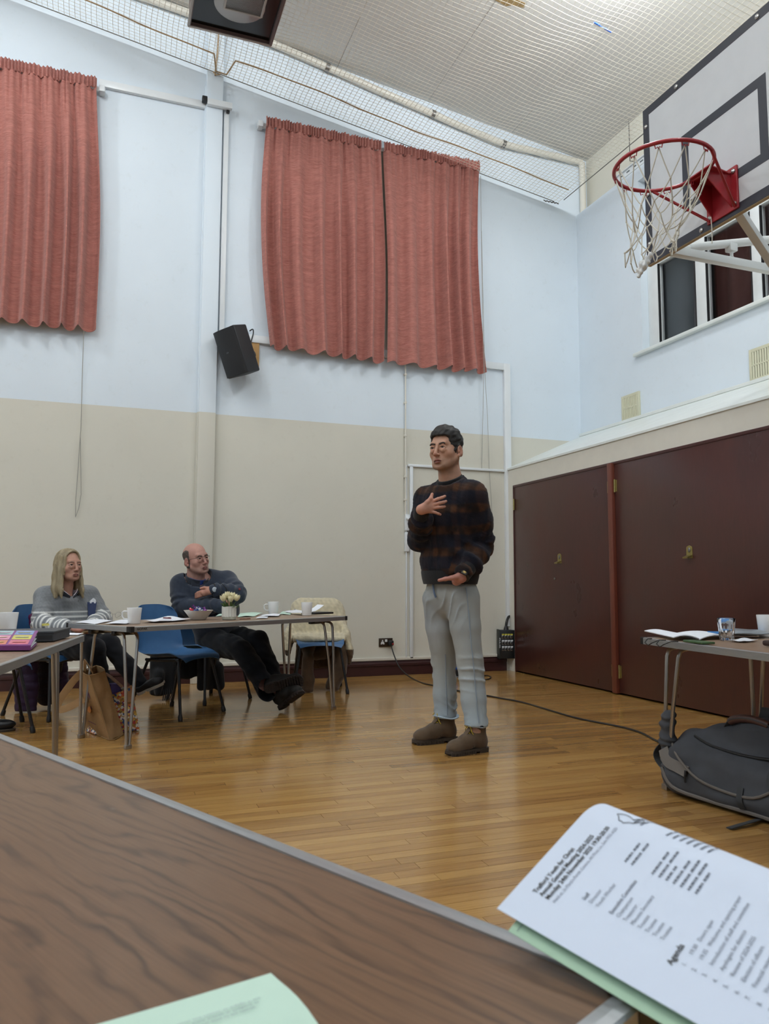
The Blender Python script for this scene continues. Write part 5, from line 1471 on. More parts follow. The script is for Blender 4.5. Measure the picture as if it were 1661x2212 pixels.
# arms behind the board
yA, yB_ = 3.35, 2.55
m_arm = mat('white_steel', 'DADDDC', .3, var=.03)
def arm(a, b_, name='arm', w_=.045, rd=False):
    q = MB()
    if rd: q.tube([a, b_], w_ / 2, 14)
    else:
        d = np.array(b_, float) - np.array(a, float); q.box((np.array(a) + np.array(b_)) / 2, (w_, w_, np.linalg.norm(d)), basis(d, (0, 0, 1)), bevel=.005)
    return q.build(name, m_arm, r)
p_end = np.array((BX + .03, 3.40, 2.90)); 
arm((BX + .03, 3.38, 2.82), (BX + .03, 2.5, 2.82), 'back_rail'); arm((BX + .03, 3.38, 3.5), (BX + .03, 2.5, 3.5), 'back_rail')
arm((BX + .03, 3.36, 2.80), (BX + .03, 3.36, 3.55), 'upright')
arm((BX + .03, 2.52, 2.80), (BX + .03, 2.52, 3.55), 'upright')
# telescopic tube and side arms to the wall
t0 = np.array((BX + .05, 3.42, 2.80)); t1 = on(1488, 535, x=BX + .42); t2 = on(1661, 518, x=BX + 1.0)
q = MB(); q.tube([on(1432, 548, x=BX + .06), t1], .019, 14); q.build('inner_tube', m_arm, r)
d = t2 - t1; q = MB(); q.tube([t1 - d * .02, t1 + d * 2.35], .026, 14); q.build('outer_tube', m_arm, r)
q = MB(); cl = t1 + d * .52; q.box(cl + np.array((0, 0, -.028)), (.06, .05, .055), bevel=.006); q.tube([cl + np.array((0, 0, -.05)), cl + np.array((0, 0, -.085))], .010, 8)
q.tube([cl + np.array((0, 0, -.1)) + .020 * np.array((math.cos(a), 0, math.sin(a))) for a in np.linspace(0, 2 * math.pi, 15)[:-1]], .0035, 6, closed=True); q.build('clamp', m_arm, r)
arm(on(1440, 540, x=BX + .05), on(1820, 612, x=BX + 1.9), 'side_arm', .05)
arm(on(1588, 446, x=BX + .04), on(1690, 600, x=BX + .62), 'brace', .045)
q = MB(); q.tube(smooth_path([on(1535, 462, x=BX - .02), on(1538, 500, x=BX - .02), on(1538, 526, x=BX - .02)]), .003, 5); q.build('loose_string', m_str, r)
# steel wall plate and posts that carry the arms
q = MB(); e1 = t1 + d * 2.35; q.box((XU - .02, e1[1], e1[2]), (.04, .16, .3), bevel=.005); q.box((XU - .02, 3.0, 3.02), (.04, 1.6, .10), bevel=.005); q.build('wall_plate', m_arm, r)
# ================================================================== BAGS ON THE FLOOR
def panel_bag(root, B, T, nm, m_, bulge=.012, seed=0, n=12):
    """four sided bag body from 4 bottom and 4 top corners"""
    B = [np.array(p, float) for p in B]; T = [np.array(p, float) for p in T]; q = MB(); c = sum(B + T) / 8
    for k in range(4):
        b0, b1, t0, t1 = B[k], B[(k + 1) % 4], T[k], T[(k + 1) % 4]
        nrm = np.cross(b1 - b0, t0 - b0); nrm /= np.linalg.norm(nrm)
        if nrm @ ((b0 + b1 + t0 + t1) / 4 - c) < 0: nrm = -nrm
        def fn(u, v, b0=b0, b1=b1, t0=t0, t1=t1, nrm=nrm, k=k):
            p = (b0 * (1 - u) + b1 * u) * (1 - v) + (t0 * (1 - u) + t1 * u) * v
            e = math.sin(math.pi * u) ** .7 * math.sin(math.pi * min(1, v * .9 + .05)) ** .7
            w_ = float(vnoise(np.array([[u * 1.3 + k * 3, v * 1.6, seed]]), 1.2, seed)[0])
            return p + nrm * e * (bulge * (1 if k % 2 == 0 else -.9) + .010 * w_)
        q.grid(fn, n, n, thick=-.0025)
    q._add(B, [(0, 1, 2, 3)])
    return q.build(nm, m_, root, angle=40)
def kraft():
    N = Nd('kraft_cloth'); f = N.noise(N.coord('Object'), 7, 4, .6); w_ = N.noise(N.coord('Object', (1, 1, 1)), 420, 2, .5)
    N.base(N.mix(N.ramp(f, [(0.3, lin('8C6A40')), (0.7, lin('A9855A'))]), N.ramp(w_, [(0.3, (.9,) * 3), (.7, (1.06,) * 3)]), 1.0, 'MULTIPLY')); N.b.inputs['Roughness'].default_value = .8
    N.bump(f, .5, .01); return N.m
m_kraft = kraft()
bn = on(237, 1598, z=.004); bl = on(186, 1573, z=.004); br = on(266, 1586, z=.004); bk = bl + br - bn
r = thing('brown_bag', 'brown cloth shopping bag with printed words under the middle table', 'bag', (bn + bl + br + bk) / 4)
d0 = (bn - CAM) @ FWD
tn = P(193, 1459, d0 + .07); tl = P(176, 1451, d0 + .27); tr = P(226, 1449, d0 + .17); tk = tl + tr - tn + np.array((0, 0, .01))
panel_bag(r, [bl, bn, br, bk], [tl, tn, tr, tk], 'body', m_kraft, .016, 3)
q = MB(); q.tube(smooth_path([bl, bn, br], 4), .004, 6); q.tube(smooth_path([tl, tn, tr, tk, tl], 3), .0035, 6); q.tube([bn, (bn + tn) / 2 + np.array((.004, -.006, 0)), tn], .003, 5); q.build('seam', mat('kraft_edge', '8A6A42', .8), r)
def strap(pts, w_, t_, up, nm, m_, parent):
    q = MB(); q.tube(smooth_path(pts, 5), 0.01, 8, flat=(w_, t_, up)); return q.build(nm, m_, parent)
ex = (tr - tn); ey = (tl - tn)
strap([tn + ex * .25 + ey * .02, tn + ex * .3 + np.array((-.03, 0, .05)), tn + ex * .2 + ey * .5 + np.array((-.02, 0, .07)), tn + ex * .2 + ey * .95 + np.array((0, 0, .0))], .03, .004, (1, 0, 0), 'handle', m_kraft, r)
strap([tl + ex * .1, tl + np.array((-.05, -.02, -.06)), tl + np.array((-.12, -.05, -.17)), tl + np.array((-.115, -.06, -.215)), tl + np.array((-.05, -.06, -.20)), tl + np.array((.02, -.05, -.16))], .045, .004, (.3, -1, .3), 'handle', m_kraft, r)
# printed motif on the left face
fu, fv_ = bn - bl, tl - bl
fn_ = np.cross(fu, fv_); fn_ /= np.linalg.norm(fn_)
if fn_ @ (CAM - bl) < 0: fn_ = -fn_
def face(a, c, off=.022): return (bl * (1 - a) + bn * a) * (1 - c) + (tl * (1 - a) + tn * a) * c + fn_ * off
for sh, col_, pts in (('orange', 'C07A3A', [(.42, .62), (.60, .50), (.66, .42), (.52, .36), (.36, .40), (.34, .52)]), ('purple', '6B3F78', [(.66, .72), (.76, .73), (.80, .66), (.72, .60), (.65, .64)])):
    q = MB(); q._add([face(a, c) for a, c in pts], [tuple(range(len(pts)))]); q.build('printed_shape', mat('print_' + sh, col_, .8), r, smooth=False)
for txt, a0, c0, sz, col_ in (('amp', .30, .44, .075, '5C2F4E'),):
    V, F = text_geo(txt, sz, .002); eu_ = fu / np.linalg.norm(fu); ev_ = fv_ / np.linalg.norm(fv_); o_ = face(a0, c0, .0235)
    q = MB(); q._add([o_ + eu_ * p[0] + ev_ * p[1] for p in V], F); q.build('printed_word', mat('print_plum', col_, .8), r, smooth=False)
q = MB(); q._add([face(.35, .20), face(.72, .20), face(.72, .212), face(.35, .212)], [(0, 1, 2, 3)]); q.build('printed_line', mat('print_plum', '5C2F4E', .8), r, smooth=False)
# patterned bag behind it
def confetti():
    N = Nd('confetti_print'); v = N.n('ShaderNodeTexVoronoi'); v.inputs['Scale'].default_value = 75; N.l(N.coord('Object'), v.inputs['Vector'])
    s_ = N.n('ShaderNodeSeparateColor'); N.l(v.outputs['Color'], s_.inputs[0])
    N.base(N.ramp(s_.outputs[0], [(0, lin('B8862E')), (.14, lin('D9CFC0')), (.3, lin('A83A2C')), (.42, lin('C9A24A')), (.55, lin('2F4A7A')), (.66, lin('C86A2E')), (.78, lin('E2DCD2')), (.88, lin('5F2F5A')), (1, lin('8A6A2C'))]))
    N.t.nodes[-1].color_ramp.interpolation = 'CONSTANT' if hasattr(N.t.nodes[-1], 'color_ramp') else None
    N.b.inputs['Roughness'].default_value = .6; return N.m
def confetti2():
    N = Nd('confetti_print'); v = N.n('ShaderNodeTexVoronoi'); v.inputs['Scale'].default_value = 75; N.l(N.coord('Object'), v.inputs['Vector'])
    s_ = N.n('ShaderNodeSeparateColor'); N.l(v.outputs['Color'], s_.inputs[0])
    rp = N.n('ShaderNodeValToRGB'); e_ = rp.color_ramp.elements; rp.color_ramp.interpolation = 'CONSTANT'
    cs = ['B8862E', 'D9CFC0', 'A83A2C', 'C9A24A', '2F4A7A', 'C86A2E', 'E2DCD2', '5F2F5A', '8A6A2C']
    while len(e_) < 9: e_.new(.5)
    for k_, c_ in enumerate(cs): e_[k_].position = k_ / 9; e_[k_].color = lin(c_)
    N.l(s_.outputs[0], rp.inputs[0]); N.base(rp.outputs[0]); N.b.inputs['Roughness'].default_value = .6; return N.m
m_conf = confetti2()
fb0 = on(270, 1590, z=.004); fb1 = on(301, 1577, z=.004)
d1 = (fb1 - CAM) @ FWD
b1_ = fb1; b0_ = fb1 + np.array((-.26, -.06, 0)); b2_ = fb1 + np.array((-.05, .13, 0)); b3_ = b0_ + np.array((-.05, .13, 0))
t1_ = P(284, 1484, d1 + .03); t0_ = P(240, 1502, d1 + .0); t2_ = t1_ + np.array((-.04, .09, 0)); t3_ = t0_ + np.array((-.04, .09, 0))
r = thing('patterned_bag', 'bag with a colourful dotted pattern behind the brown shopping bag', 'bag', (b0_ + b1_ + b2_ + b3_) / 4)
panel_bag(r, [b0_, b1_, b2_, b3_], [t0_, t1_, t2_, t3_], 'body', m_conf, .008, 6)
q = MB(); q.box(P(246, 1488, d1 + .05), (.07, .06, .07), rz(.4), bevel=.01); q.build('purple_pouch', mat('purple_cloth', '4B3F7A', .7), r)
q = MB(); q.grid(lambda u, v: P(236 + 28 * u, 1478 + 22 * u - 12 * v, d1 + .06 + .05 * v), 6, 4, thick=.01); q.build('lining', mat('dark_cloth', '17161A', .9), r)
strap([P(228, 1455, d1 + .02), P(240, 1463, d1), P(252, 1473, d1), P(264, 1484, d1 + .01)], .018, .004, (0, -1, .4), 'handle', mat('strap_pattern', '8A6E58', .7, var=.4, vscale=90), r)
strap([P(276, 1484, d1 + .03), P(281, 1495, d1 + .02), P(285, 1515, d1 + .01)], .05, .006, (0, -1, .1), 'handle', mat('tan_leather', 'A97A50', .6), r)

# dark duffel bag by the right table
dc_ = np.array((2.60, 2.57, 0)); da = math.radians(-80)       # long axis heads toward the camera
Rd = rz(da) * 1.1
m_canvas = mat('grey_canvas', '43454A', .85, var=.14, vscale=9, bump=.35, bscale=700, bdist=.001)
m_web = mat('grey_webbing', '3A3C3E', .8, var=.1, vscale=20, bump=.3, bscale=500, bdist=.001)
m_binding = mat('taupe_binding', '6A645E', .8)
r = thing('duffel_bag', 'dark grey canvas duffel bag on the floor by the right table legs', 'bag', dc_)
S = SDF((-.42, -.30, -.02), (.52, .30, .40), .0075)
S.chain([(-.22, 0, .13), (.30, 0, .125)], [.125, .120], .02)
S.box((.03, .0, .10), (.34, .165, .098), .06, .05)
S.chain([(-.10, .0, .22), (.06, .01, .255), (.2, .0, .20)], [.06, .062, .05], .07)
S.chain([(-.28, -.10, .075), (.30, -.14, .055)], [.06, .05], .05)
S.ell((.30, .02, .12), (.14, .17, .125), .04)
S.plane_cut((0, 0, .003), (0, 0, -1))
V, Q = S.mesh(); Nn = normals(V, Q)
V = V + Nn * (.010 * vnoise(V, 3.2, 3) + .006 * vnoise(V * np.array((1, 1, 2.2)), 8, 4))[:, None] * np.clip(V[:, 2:] / .05, 0, 1)
V[:, 2] = np.maximum(V[:, 2], .003)
dW = lambda p: Rd @ np.array(p, float) + dc_
soft('body', V @ Rd.T + dc_, Q, m_canvas, r)
def surf(x, y, off=.006):
    """a point on the bag's skin above local x, seen from side y"""
    m_ = (np.abs(V[:, 0] - x) < .02) & (V[:, 1] < 0)
    C_ = V[m_]; 
    if not len(C_): return np.array((x, -.15, y))
    k = np.argmin(np.abs(C_[:, 2] - y) + .15 * (C_[:, 1] + .2)); p = C_[k].copy(); p[0] = x; return p + np.array((0, -off, off * .3))
def skin_path(lst, off=.006): return [dW(surf(x, z, off)) for x, z in lst]
def tube_on(lst, rr_, nm, m_, off=.004):
    q = MB(); q.tube(smooth_path(skin_path(lst, off), 4), rr_, 7); return q.build(nm, m_, r)
def strap_on(lst, w_, nm, m_, off=.006):
    q = MB(); pts = smooth_path(skin_path(lst, off), 4); q.tube(pts, .01, 8, flat=(w_, .005, Rd @ np.array((0, -1, .5)))); return q.build(nm, m_, r)
tube_on([(-.30, .10), (-.24, .04), (-.1, .022), (.1, .02), (.3, .02), (.38, .03)], .008, 'piping', m_binding)
tube_on([(-.30, .20), (-.22, .16), (-.12, .10), (.0, .07), (.12, .085), (.2, .13)], .006, 'piping', m_binding)
tube_on([(-.2, .235), (-.1, .215), (.05, .205), (.2, .215), (.30, .225)], .006, 'zip', m_blk)
strap_on([(-.31, .17), (-.27, .13), (-.22, .115), (-.17, .11)], .05, 'pocket_flap', m_binding)
strap_on([(.20, .22), (.19, .17), (.21, .11), (.26, .06), (.33, .025)], .05, 'strap', m_web, .012)
strap_on([(.06, .10), (.065, .06), (.07, .03)], .026, 'side_tab', m_web)
q = MB(); z0_ = surf(-.17, .115, .012); q.tube([dW(z0_), dW(z0_ + np.array((0, -.006, -.02))), dW(z0_ + np.array((0, -.004, -.045)))], [.006, .004, .005], 7); q.build('zip_pull', m_blk, r)
hp = smooth_path([dW((-.10, -.03, .27)), dW((-.06, -.04, .315)), dW((.02, -.04, .33)), dW((.10, -.03, .31)), dW((.15, -.02, .27))], 5)
q = MB(); q.tube(hp, .01, 8, flat=(.035, .006, (0, 0, 1))); hd_ = q.build('carry_handle', m_web, r)
q = MB(); q.tube(hp[4:15], .017, 10); q.build('leather_grip', mat('brown_leather', '4A2F27', .5, var=.15, vscale=40), hd_)
q = MB(); q.tube(smooth_path([dW((.10, .05, .26)), dW((.09, .04, .335)), dW((.02, .03, .345)), dW((.16, .02, .29)), dW((.28, -.02, .245)), dW((.30, -.1, .235))], 5), .01, 8, flat=(.05, .006, Rd @ np.array((0, -.3, 1)))); q.build('strap', m_web, r)
q = MB(); q.tube(smooth_path([dW((-.32, -.05, .20)), dW((-.38, -.06, .17)), dW((-.41, -.07, .12)), dW((-.37, -.07, .075)), dW((-.32, -.06, .07))], 5), .01, 8, flat=(.035, .005, Rd @ np.array((-1, 0, 0)))); q.build('end_loop', m_web, r)
s0_ = on(1655, 1770, z=.012); s1_ = on(1575, 1789, z=.006)
q = MB(); q.tube(smooth_path([dW(surf(.33, .03, .02)), s0_, (s0_ + s1_) / 2 + np.array((0, 0, .004)), s1_], 5), .01, 8, flat=(.028, .004, (0, 0, 1))); q.build('loose_strap', m_web, r)
q = MB(); bkp = dW(surf(.36, .05, .03)); q.box(bkp, (.06, .07, .03), Rd, bevel=.01); q.box(bkp + np.array((0, -.03, -.015)), (.05, .04, .02), Rd, bevel=.008); q.build('buckle', m_blk, r)
# strap wrapped round the table leg
lf_ = on(1437, 1640, z=.20); S = SDF(lf_ - .16, lf_ + .2, .006)
_w = np.array(WM[right_table]); lx_, ly_ = (_w[:3, :3] @ np.array((.075 - .03, .095, 0)) + _w[:3, 3])[:2]
S = SDF((lx_ - .1, ly_ - .1, .02), (lx_ + .12, ly_ + .12, .40), .006)
S.chain([(lx_ + .004, ly_, .09), (lx_ + .008, ly_, .22), (lx_ + .012, ly_, .30)], [.028, .034, .03], .02); S.cap((lx_ + .015, ly_ + .01, .285), (lx_ + .01, ly_ - .01, .33), .034, .03, .01)
V2, Q2 = S.mesh(); V2 = V2 + normals(V2, Q2) * (.004 * np.sin(V2[:, 2:] * 160 + vnoise(V2, 8, 1)[:, None] * 3)); 
tag(soft('cloth_wrap', V2, Q2, m_canvas), 'dark grey cloth sleeve wrapped round the right table leg', 'cloth')
# small things on the floor under the right table
c = on(1636, 1601, z=.01); rt_ = thing('blue_packet', 'small blue and white packet on the floor under the right table', 'packet', c)
q = MB(); q.box(c + np.array((0, 0, .012)), (.14, .07, .024), rz(-.3), bevel=.009); q.build('body', mat('teal_plastic', '2C7A9E', .35), rt_)
q = MB(); q.box(c + np.array((-.01, -.0, .0255)), (.08, .05, .004), rz(-.3), bevel=.001); q.build('white_label', m_wp, rt_)
c = on(1645, 1622, z=.01); q = MB(); q.box(c + np.array((.06, 0, .012)), (.20, .14, .022), rz(-.2), bevel=.01); tag(q.build('plastic_tub', mat('brown_plastic_film', '7A5A4C', .25)), 'shiny brown plastic tub on the floor behind the duffel bag', 'tub')
# black bag on the floor beyond the near table corner
c = np.array((.88, 1.02, 0)); S = SDF((.55, .6, -.01), (1.35, 1.45, .62), .009)
S.box((.90, 1.02, .21), (.18, .14, .20), .08, .03, rot=rz(-.6)); S.box((.80, .86, .16), (.10, .05, .10), .04, .03, rot=rz(-.6)); S.ell((.84, 1.12, .40), (.07, .05, .05), .05)
V, Q = S.mesh(); V = V + normals(V, Q) * (.012 * vnoise(V, 4, 9) + .005 * vnoise(V, 13, 2))[:, None]; V[:, 2] = np.maximum(V[:, 2], .002)
r = thing('black_rucksack', 'black rucksack on the floor behind the held papers', 'bag', (.9, 1.02, 0))
soft('body', V, Q, mat('black_nylon', '18191B', .7, bump=.3, bscale=60), r)
q = MB(); q.tube(smooth_path([(.80, 1.02, .40), (.82, 1.0, .47), (.90, .98, .49), (.97, .98, .45), (1.0, 1.0, .38)], 5), .01, 8, flat=(.035, .006, (0, 0, 1))); q.build('strap', m_web, r)
q = MB(); q.tube(smooth_path([(.72, .96, .34), (.78, .90, .36), (.86, .86, .35), (.95, .86, .32)], 5), .004, 6); q.build('zip', m_blk, r)
# ================================================================== PEOPLE
def skin_mat(name, rough=.5):
    N = Nd(name); a = N.n('ShaderNodeAttribute'); a.attribute_name = 'Col'
    f = N.noise(N.coord('Object'), 60, 4, .6)
    N.base(N.mix(a.outputs['Color'], N.ramp(f, [(0.3, (.93, .92, .92)), (0.7, (1.05, 1.04, 1.04))]), 1.0, 'MULTIPLY'))
    N.b.inputs['Roughness'].default_value = rough; N.b.inputs['Specular IOR Level'].default_value = .4
    N.b.inputs['Subsurface Weight'].default_value = .12; N.b.inputs['Subsurface Radius'].default_value = (.012, .005, .003); N.b.inputs['Subsurface Scale'].default_value = .6
    N.bump(N.noise(N.coord('Object'), 500, 2, .6), .08, .001); return N.m
m_skin = skin_mat('skin')
def cloth_mat(name, bump=.4, bscale=600, rough=.9, sheen=.2, bd=.001):
    return mat(name, None, rough, spec=.2, attr=True, bump=bump, bscale=bscale, sheen=sheen, bdist=bd)
L3 = lambda h: np.array(lin(h)[:3])
def frame_from(yaw_dir, pitch=0.0, roll=0.0):
    """columns: local x (image of person's right), y (face forward), z up"""
    f = np.array((yaw_dir[0], yaw_dir[1], 0.)); f /= np.linalg.norm(f)
    x = np.array((f[1], -f[0], 0.)); z = np.array((0, 0, 1.))
    R = np.stack([x, f, z], 1)
    return R @ rotm((1, 0, 0), pitch) @ rotm((0, 1, 0), roll)
def turn(d, deg):
    a = math.radians(deg); return np.array((d[0] * math.cos(a) - d[1] * math.sin(a), d[0] * math.sin(a) + d[1] * math.cos(a)))
def head_field(p):
    """p: dict of shape numbers; local metres, eyes on z=0, face +y"""
    w, jw, ch = p.get('w', 1.0), p.get('jw', 1.0), p.get('chin', 0.0)
    S = SDF((-.11, -.14, -.235), (.11, .15, .14), p.get('h', .0026))
    S.ell((0, -.018, .036), (.0755 * w, .096, .082), .01)
    S.ell((0, .020, -.030), (.063 * w, .066, .086), .03)
    S.ell((0, .034, -.078 - ch), (.047 * jw, .048, .036), .025)
    for s in (-1, 1):
        S.cap((s * .056 * jw, -.006, -.050), (s * .026 * jw, .066, -.094 - ch), .017, .015, .022)
        S.ell((s * .042 * w, .052, -.028), (.020, .021, .018), .03)
    S.ell((0, .072, -.101 - ch), (.021 * jw, .018, .016), .014)
    S.cap((-.036, .070, .024), (.036, .070, .024), .015, .015, .012)
    S.ell((0, .070, -.064), (.029, .022, .026), .014)
    for s in (-1, 1):
        S.ell((s * .0315, .096, -.001), (.0205, .0165, .0125), .010, 'sub')
        S.ell((s * .0310, .0735, .000), (.0138, .0132, .0130), .004)
        S.chain([(s * .0170, .0855, .0030), (s * .0240, .0895, .0072), (s * .0320, .0900, .0088), (s * .0400, .0865, .0070), (s * .0465, .0800, .0015)], [.0022, .0032, .0034, .0032, .0025], .0025)
        S.chain([(s * .0175, .0850, -.0035), (s * .0250, .0875, -.0078), (s * .0330, .0872, -.0088), (s * .0410, .0835, -.0066), (s * .0460, .0790, -.0015)], [.0020, .0026, .0028, .0026, .0022], .0035)
        S.chain([(s * .0190, .0850, -.0140), (s * .0320, .0840, -.0190), (s * .0440, .0770, -.0150)], [.004, .0055, .004], .012)
    nl = p.get('nose', 0.0)
    S.chain([(0, .0865, .016), (0, .0945, -.006), (0, .1015 + nl * .5, -.022), (0, .1075 + nl, -.0350)], [.0062, .0064, .0074, .0098], .009)
    S.ell((0, .1055 + nl, -.0375), (.0115, .0095, .0088), .006)
    for s in (-1, 1):
        S.ell((s * .0115, .0965 + nl * .5, -.0395), (.0072, .0100, .0072), .005)
        S.ell((s * .0066, .1020 + nl, -.0465), (.0035, .0050, .0032), .002, 'sub')
    mo = p.get('mouth', 0.0)
    S.chain([(-.0262, .0845, -.0690), (-.0100, .0950, -.0658), (0, .0956, -.0668), (.0100, .0950, -.0658), (.0262, .0845, -.0690)], [.0020, .0032, .0029, .0032, .0020], .004)
    S.chain([(-.0210, .0855, -.0740 - mo), (0, .0955, -.0778 - mo), (.0210, .0855, -.0740 - mo)], [.0026, .0044, .0026], .005)
    S.chain([(-.0220, .0905, -.0712 - mo * .4), (0, .1020, -.0712 - mo * .5), (.0220, .0905, -.0712 - mo * .4)], [.0012, .0018 + mo * .7, .0012], .0016, 'sub')
    S.ell((0, .090, -.0880 - mo), (.018, .007, .006), .008, 'sub')
    for s in (-1, 1):
        ex = .0745 * w
        R_ = rotm((0, 0, 1), s * .30) @ rotm((1, 0, 0), -.16)
        S.ell((s * (ex + .006), -.012, -.014), (.0075, .0185, .0330), .005, rot=R_)
        S.ell((s * (ex + .013), -.009, -.010), (.0055, .0105, .0200), .003, 'sub', rot=R_)
        S.ell((s * (ex + .004), -.002, -.040), (.0065, .0085, .0090), .005)
        S.cap((s * (ex + .008), .000, -.014), (s * (ex + .007), .001, -.020), .0042, .0042, .003)
    nr = p.get('neck', .054)
    S.chain([(0, -.022, -.055), (0, -.034, -.14), (0, -.045, -.235)], [nr, nr, nr * 1.12], .025)
    S.cap((0, .022, -.118), (0, -.005, -.19), .016, .014, .02)
    return S
def head_colors(V, p):
    base = L3(p['skin']); red = L3(p['red']); lip = L3(p['lip']); st = L3(p.get('stub', p['skin'])); C = np.tile(base, (len(V), 1))
    def blob(c, r, k): 
        d = np.sqrt((((V - np.array(c)) / np.array(r)) ** 2).sum(1)); return (k * (1 - sstep(d, .35, 1.0)))[:, None]
    ch = p.get('chin', 0.0)
    def mixc(C, col, f): return C * (1 - f) + col * f
    front = sstep(V[:, 1], -.005, .03)[:, None]
    if 'stub' in p:
        jaw = (sstep(-V[:, 2], .045, .075) * sstep(V[:, 1], -.03, .01) * (1 - sstep(-V[:, 2], .125, .15)))[:, None] * p.get('stubk', .6)
        C = mixc(C, st, jaw * (0.8 + .3 * np.clip(vnoise(V, 30, 3), -1, 1)[:, None]).clip(0, 1))
    C = mixc(C, red, blob((0, .112, -.038), (.020, .03, .020), .38))
    for s in (-1, 1):
        C = mixc(C, red, blob((s * .043, .075, -.034), (.036, .04, .032), .06)); C = mixc(C, red, blob((s * .083, -.01, -.016), (.02, .03, .04), .35))
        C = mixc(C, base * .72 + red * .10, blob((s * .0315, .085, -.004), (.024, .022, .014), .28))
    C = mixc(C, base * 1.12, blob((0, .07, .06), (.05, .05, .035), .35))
    mo = p.get('mouth', 0.0)
    lipd = np.maximum(np.abs(V[:, 0]) / .0245, 0) ** 2 + ((V[:, 2] + .0715 + mo * .5) / (.0105 + mo)) ** 2
    C = mixc(C, lip, ((1 - sstep(lipd, .55, 1.05)) * (V[:, 1] > .078))[:, None] * .85)
    slit = (np.abs(V[:, 0]) < .022) & (np.abs(V[:, 2] + .0715 + mo * .5) < .0016 + mo * .6) & (V[:, 1] > .07) & (V[:, 1] < .0945)
    C[slit] *= .3
    return C.clip(0, 1)
def add_eyes(root, Vl, R, o, sc, gaze, iris, brow, lash=True, browz=.021, browk=1.0):
    W = lambda q: R @ (np.array(q, float) * sc) + o
    g = np.array(gaze, float); g /= np.linalg.norm(g)
    for s in (-1, 1):
        c = np.array((s * .0310, .0742, 0.0)); q = MB(); q.ball(W(c), .0143 * sc, R @ basis(g), 28)
        Vv = (np.array(q.v) - W(c)) @ R / (.0143 * sc); ang = Vv @ g
        col = np.where((ang > .965)[:, None], L3('15100E'), np.where((ang > .86)[:, None], L3(iris), L3('B9ADA6')))
        q.c = [tuple(x) for x in col]; q.build('eye', mat('eye_surface', None, .15, attr=True), root)
    if brow:
        for s in (-1, 1):
            q = MB(); pts = [(s * .0130, .0870, browz - .003), (s * .0240, .0885, browz + .001), (s * .0370, .0850, browz + .002), (s * .0465, .0745, browz - .004)]
            ps = smooth_path([np.array(x) for x in pts], 4); ps = [on_skin(Vl, x * np.array((1, .6, 1)), (0, 1, 0), .0002, .006) for x in ps]; n_ = len(ps)
            q.tube([W(x) for x in ps], .003 * sc, 8, flat=(.0072 * sc * browk, .0032 * sc, R @ np.array((0, 1, .2)))); q.build('eyebrow', mat('brow_' + brow, brow, .9), root)
def on_skin(Vs, p, n_, off=.003, rad=.02):
    """moves point p along direction n_ onto the cloud Vs"""
    n_ = np.array(n_, float); n_ /= np.linalg.norm(n_); r_ = Vs - p; t = r_ @ n_; perp = np.linalg.norm(r_ - t[:, None] * n_, axis=1)
    m_ = perp < rad
    return p + n_ * ((t[m_].max() if m_.any() else 0) + off)
def tmesh(V, R, o, sc=1.0): return (V * sc) @ R.T + o
def hand_chain(S, pts, r, k=.004): S.chain([np.array(p, float) for p in pts], r, k)

CD = lambda p: -np.array((p - CAM)[:2]) / np.linalg.norm((p - CAM)[:2])
# ------------------------------------------------------------------ standing man
hd = P(963, 971.5, 4.43); cdir = CD(hd)
fd = turn(cdir, -36)           # torso faces to picture left
if (fd @ RGT[:2]) > (cdir @ RGT[:2]): fd = turn(cdir, 36)
sgn = 1 if np.allclose(fd, turn(cdir, 36)) else -1
f3 = np.array((fd[0], fd[1], 0)); lft = np.array((-fd[1], fd[0], 0))
J = dict(pel=P(974, 1272, 4.46), waist=P(972, 1225, 4.46), chest=P(971, 1105, 4.45), neck=P(970, 1045, 4.46))
for n_, s in (('L', 1), ('R', -1)):
    J['sh' + n_] = J['neck'] + lft * (s * .166) + np.array((0, 0, -.082))
J['elL'] = P(1041, 1178, 4.42); J['wrL'] = P(1003, 1240, 4.25)
J['elR'] = P(907, 1163, 4.50); J['wrR'] = P(909, 1104, 4.27)
J['hipL'] = J['pel'] + lft * .085 + np.array((0, 0, -.06)); J['hipR'] = J['pel'] - lft * .085 + np.array((0, 0, -.06))
hB = dict(L=(np.array((2.024, 3.886, 0)), np.array((1.765, 3.856, 0))), R=(np.array((1.98, 4.19, 0)), np.array((1.70, 4.18, 0))))
for n_ in 'LR':
    d = hB[n_][1] - hB[n_][0]; d /= np.linalg.norm(d); J['an' + n_] = hB[n_][0] + d * .07 + np.array((0, 0, .11))
J['knL'] = P(1014, 1428, 4.325); J['knR'] = P(958, 1424, 4.545)
man = bpy.data.objects.new('tmp', None)
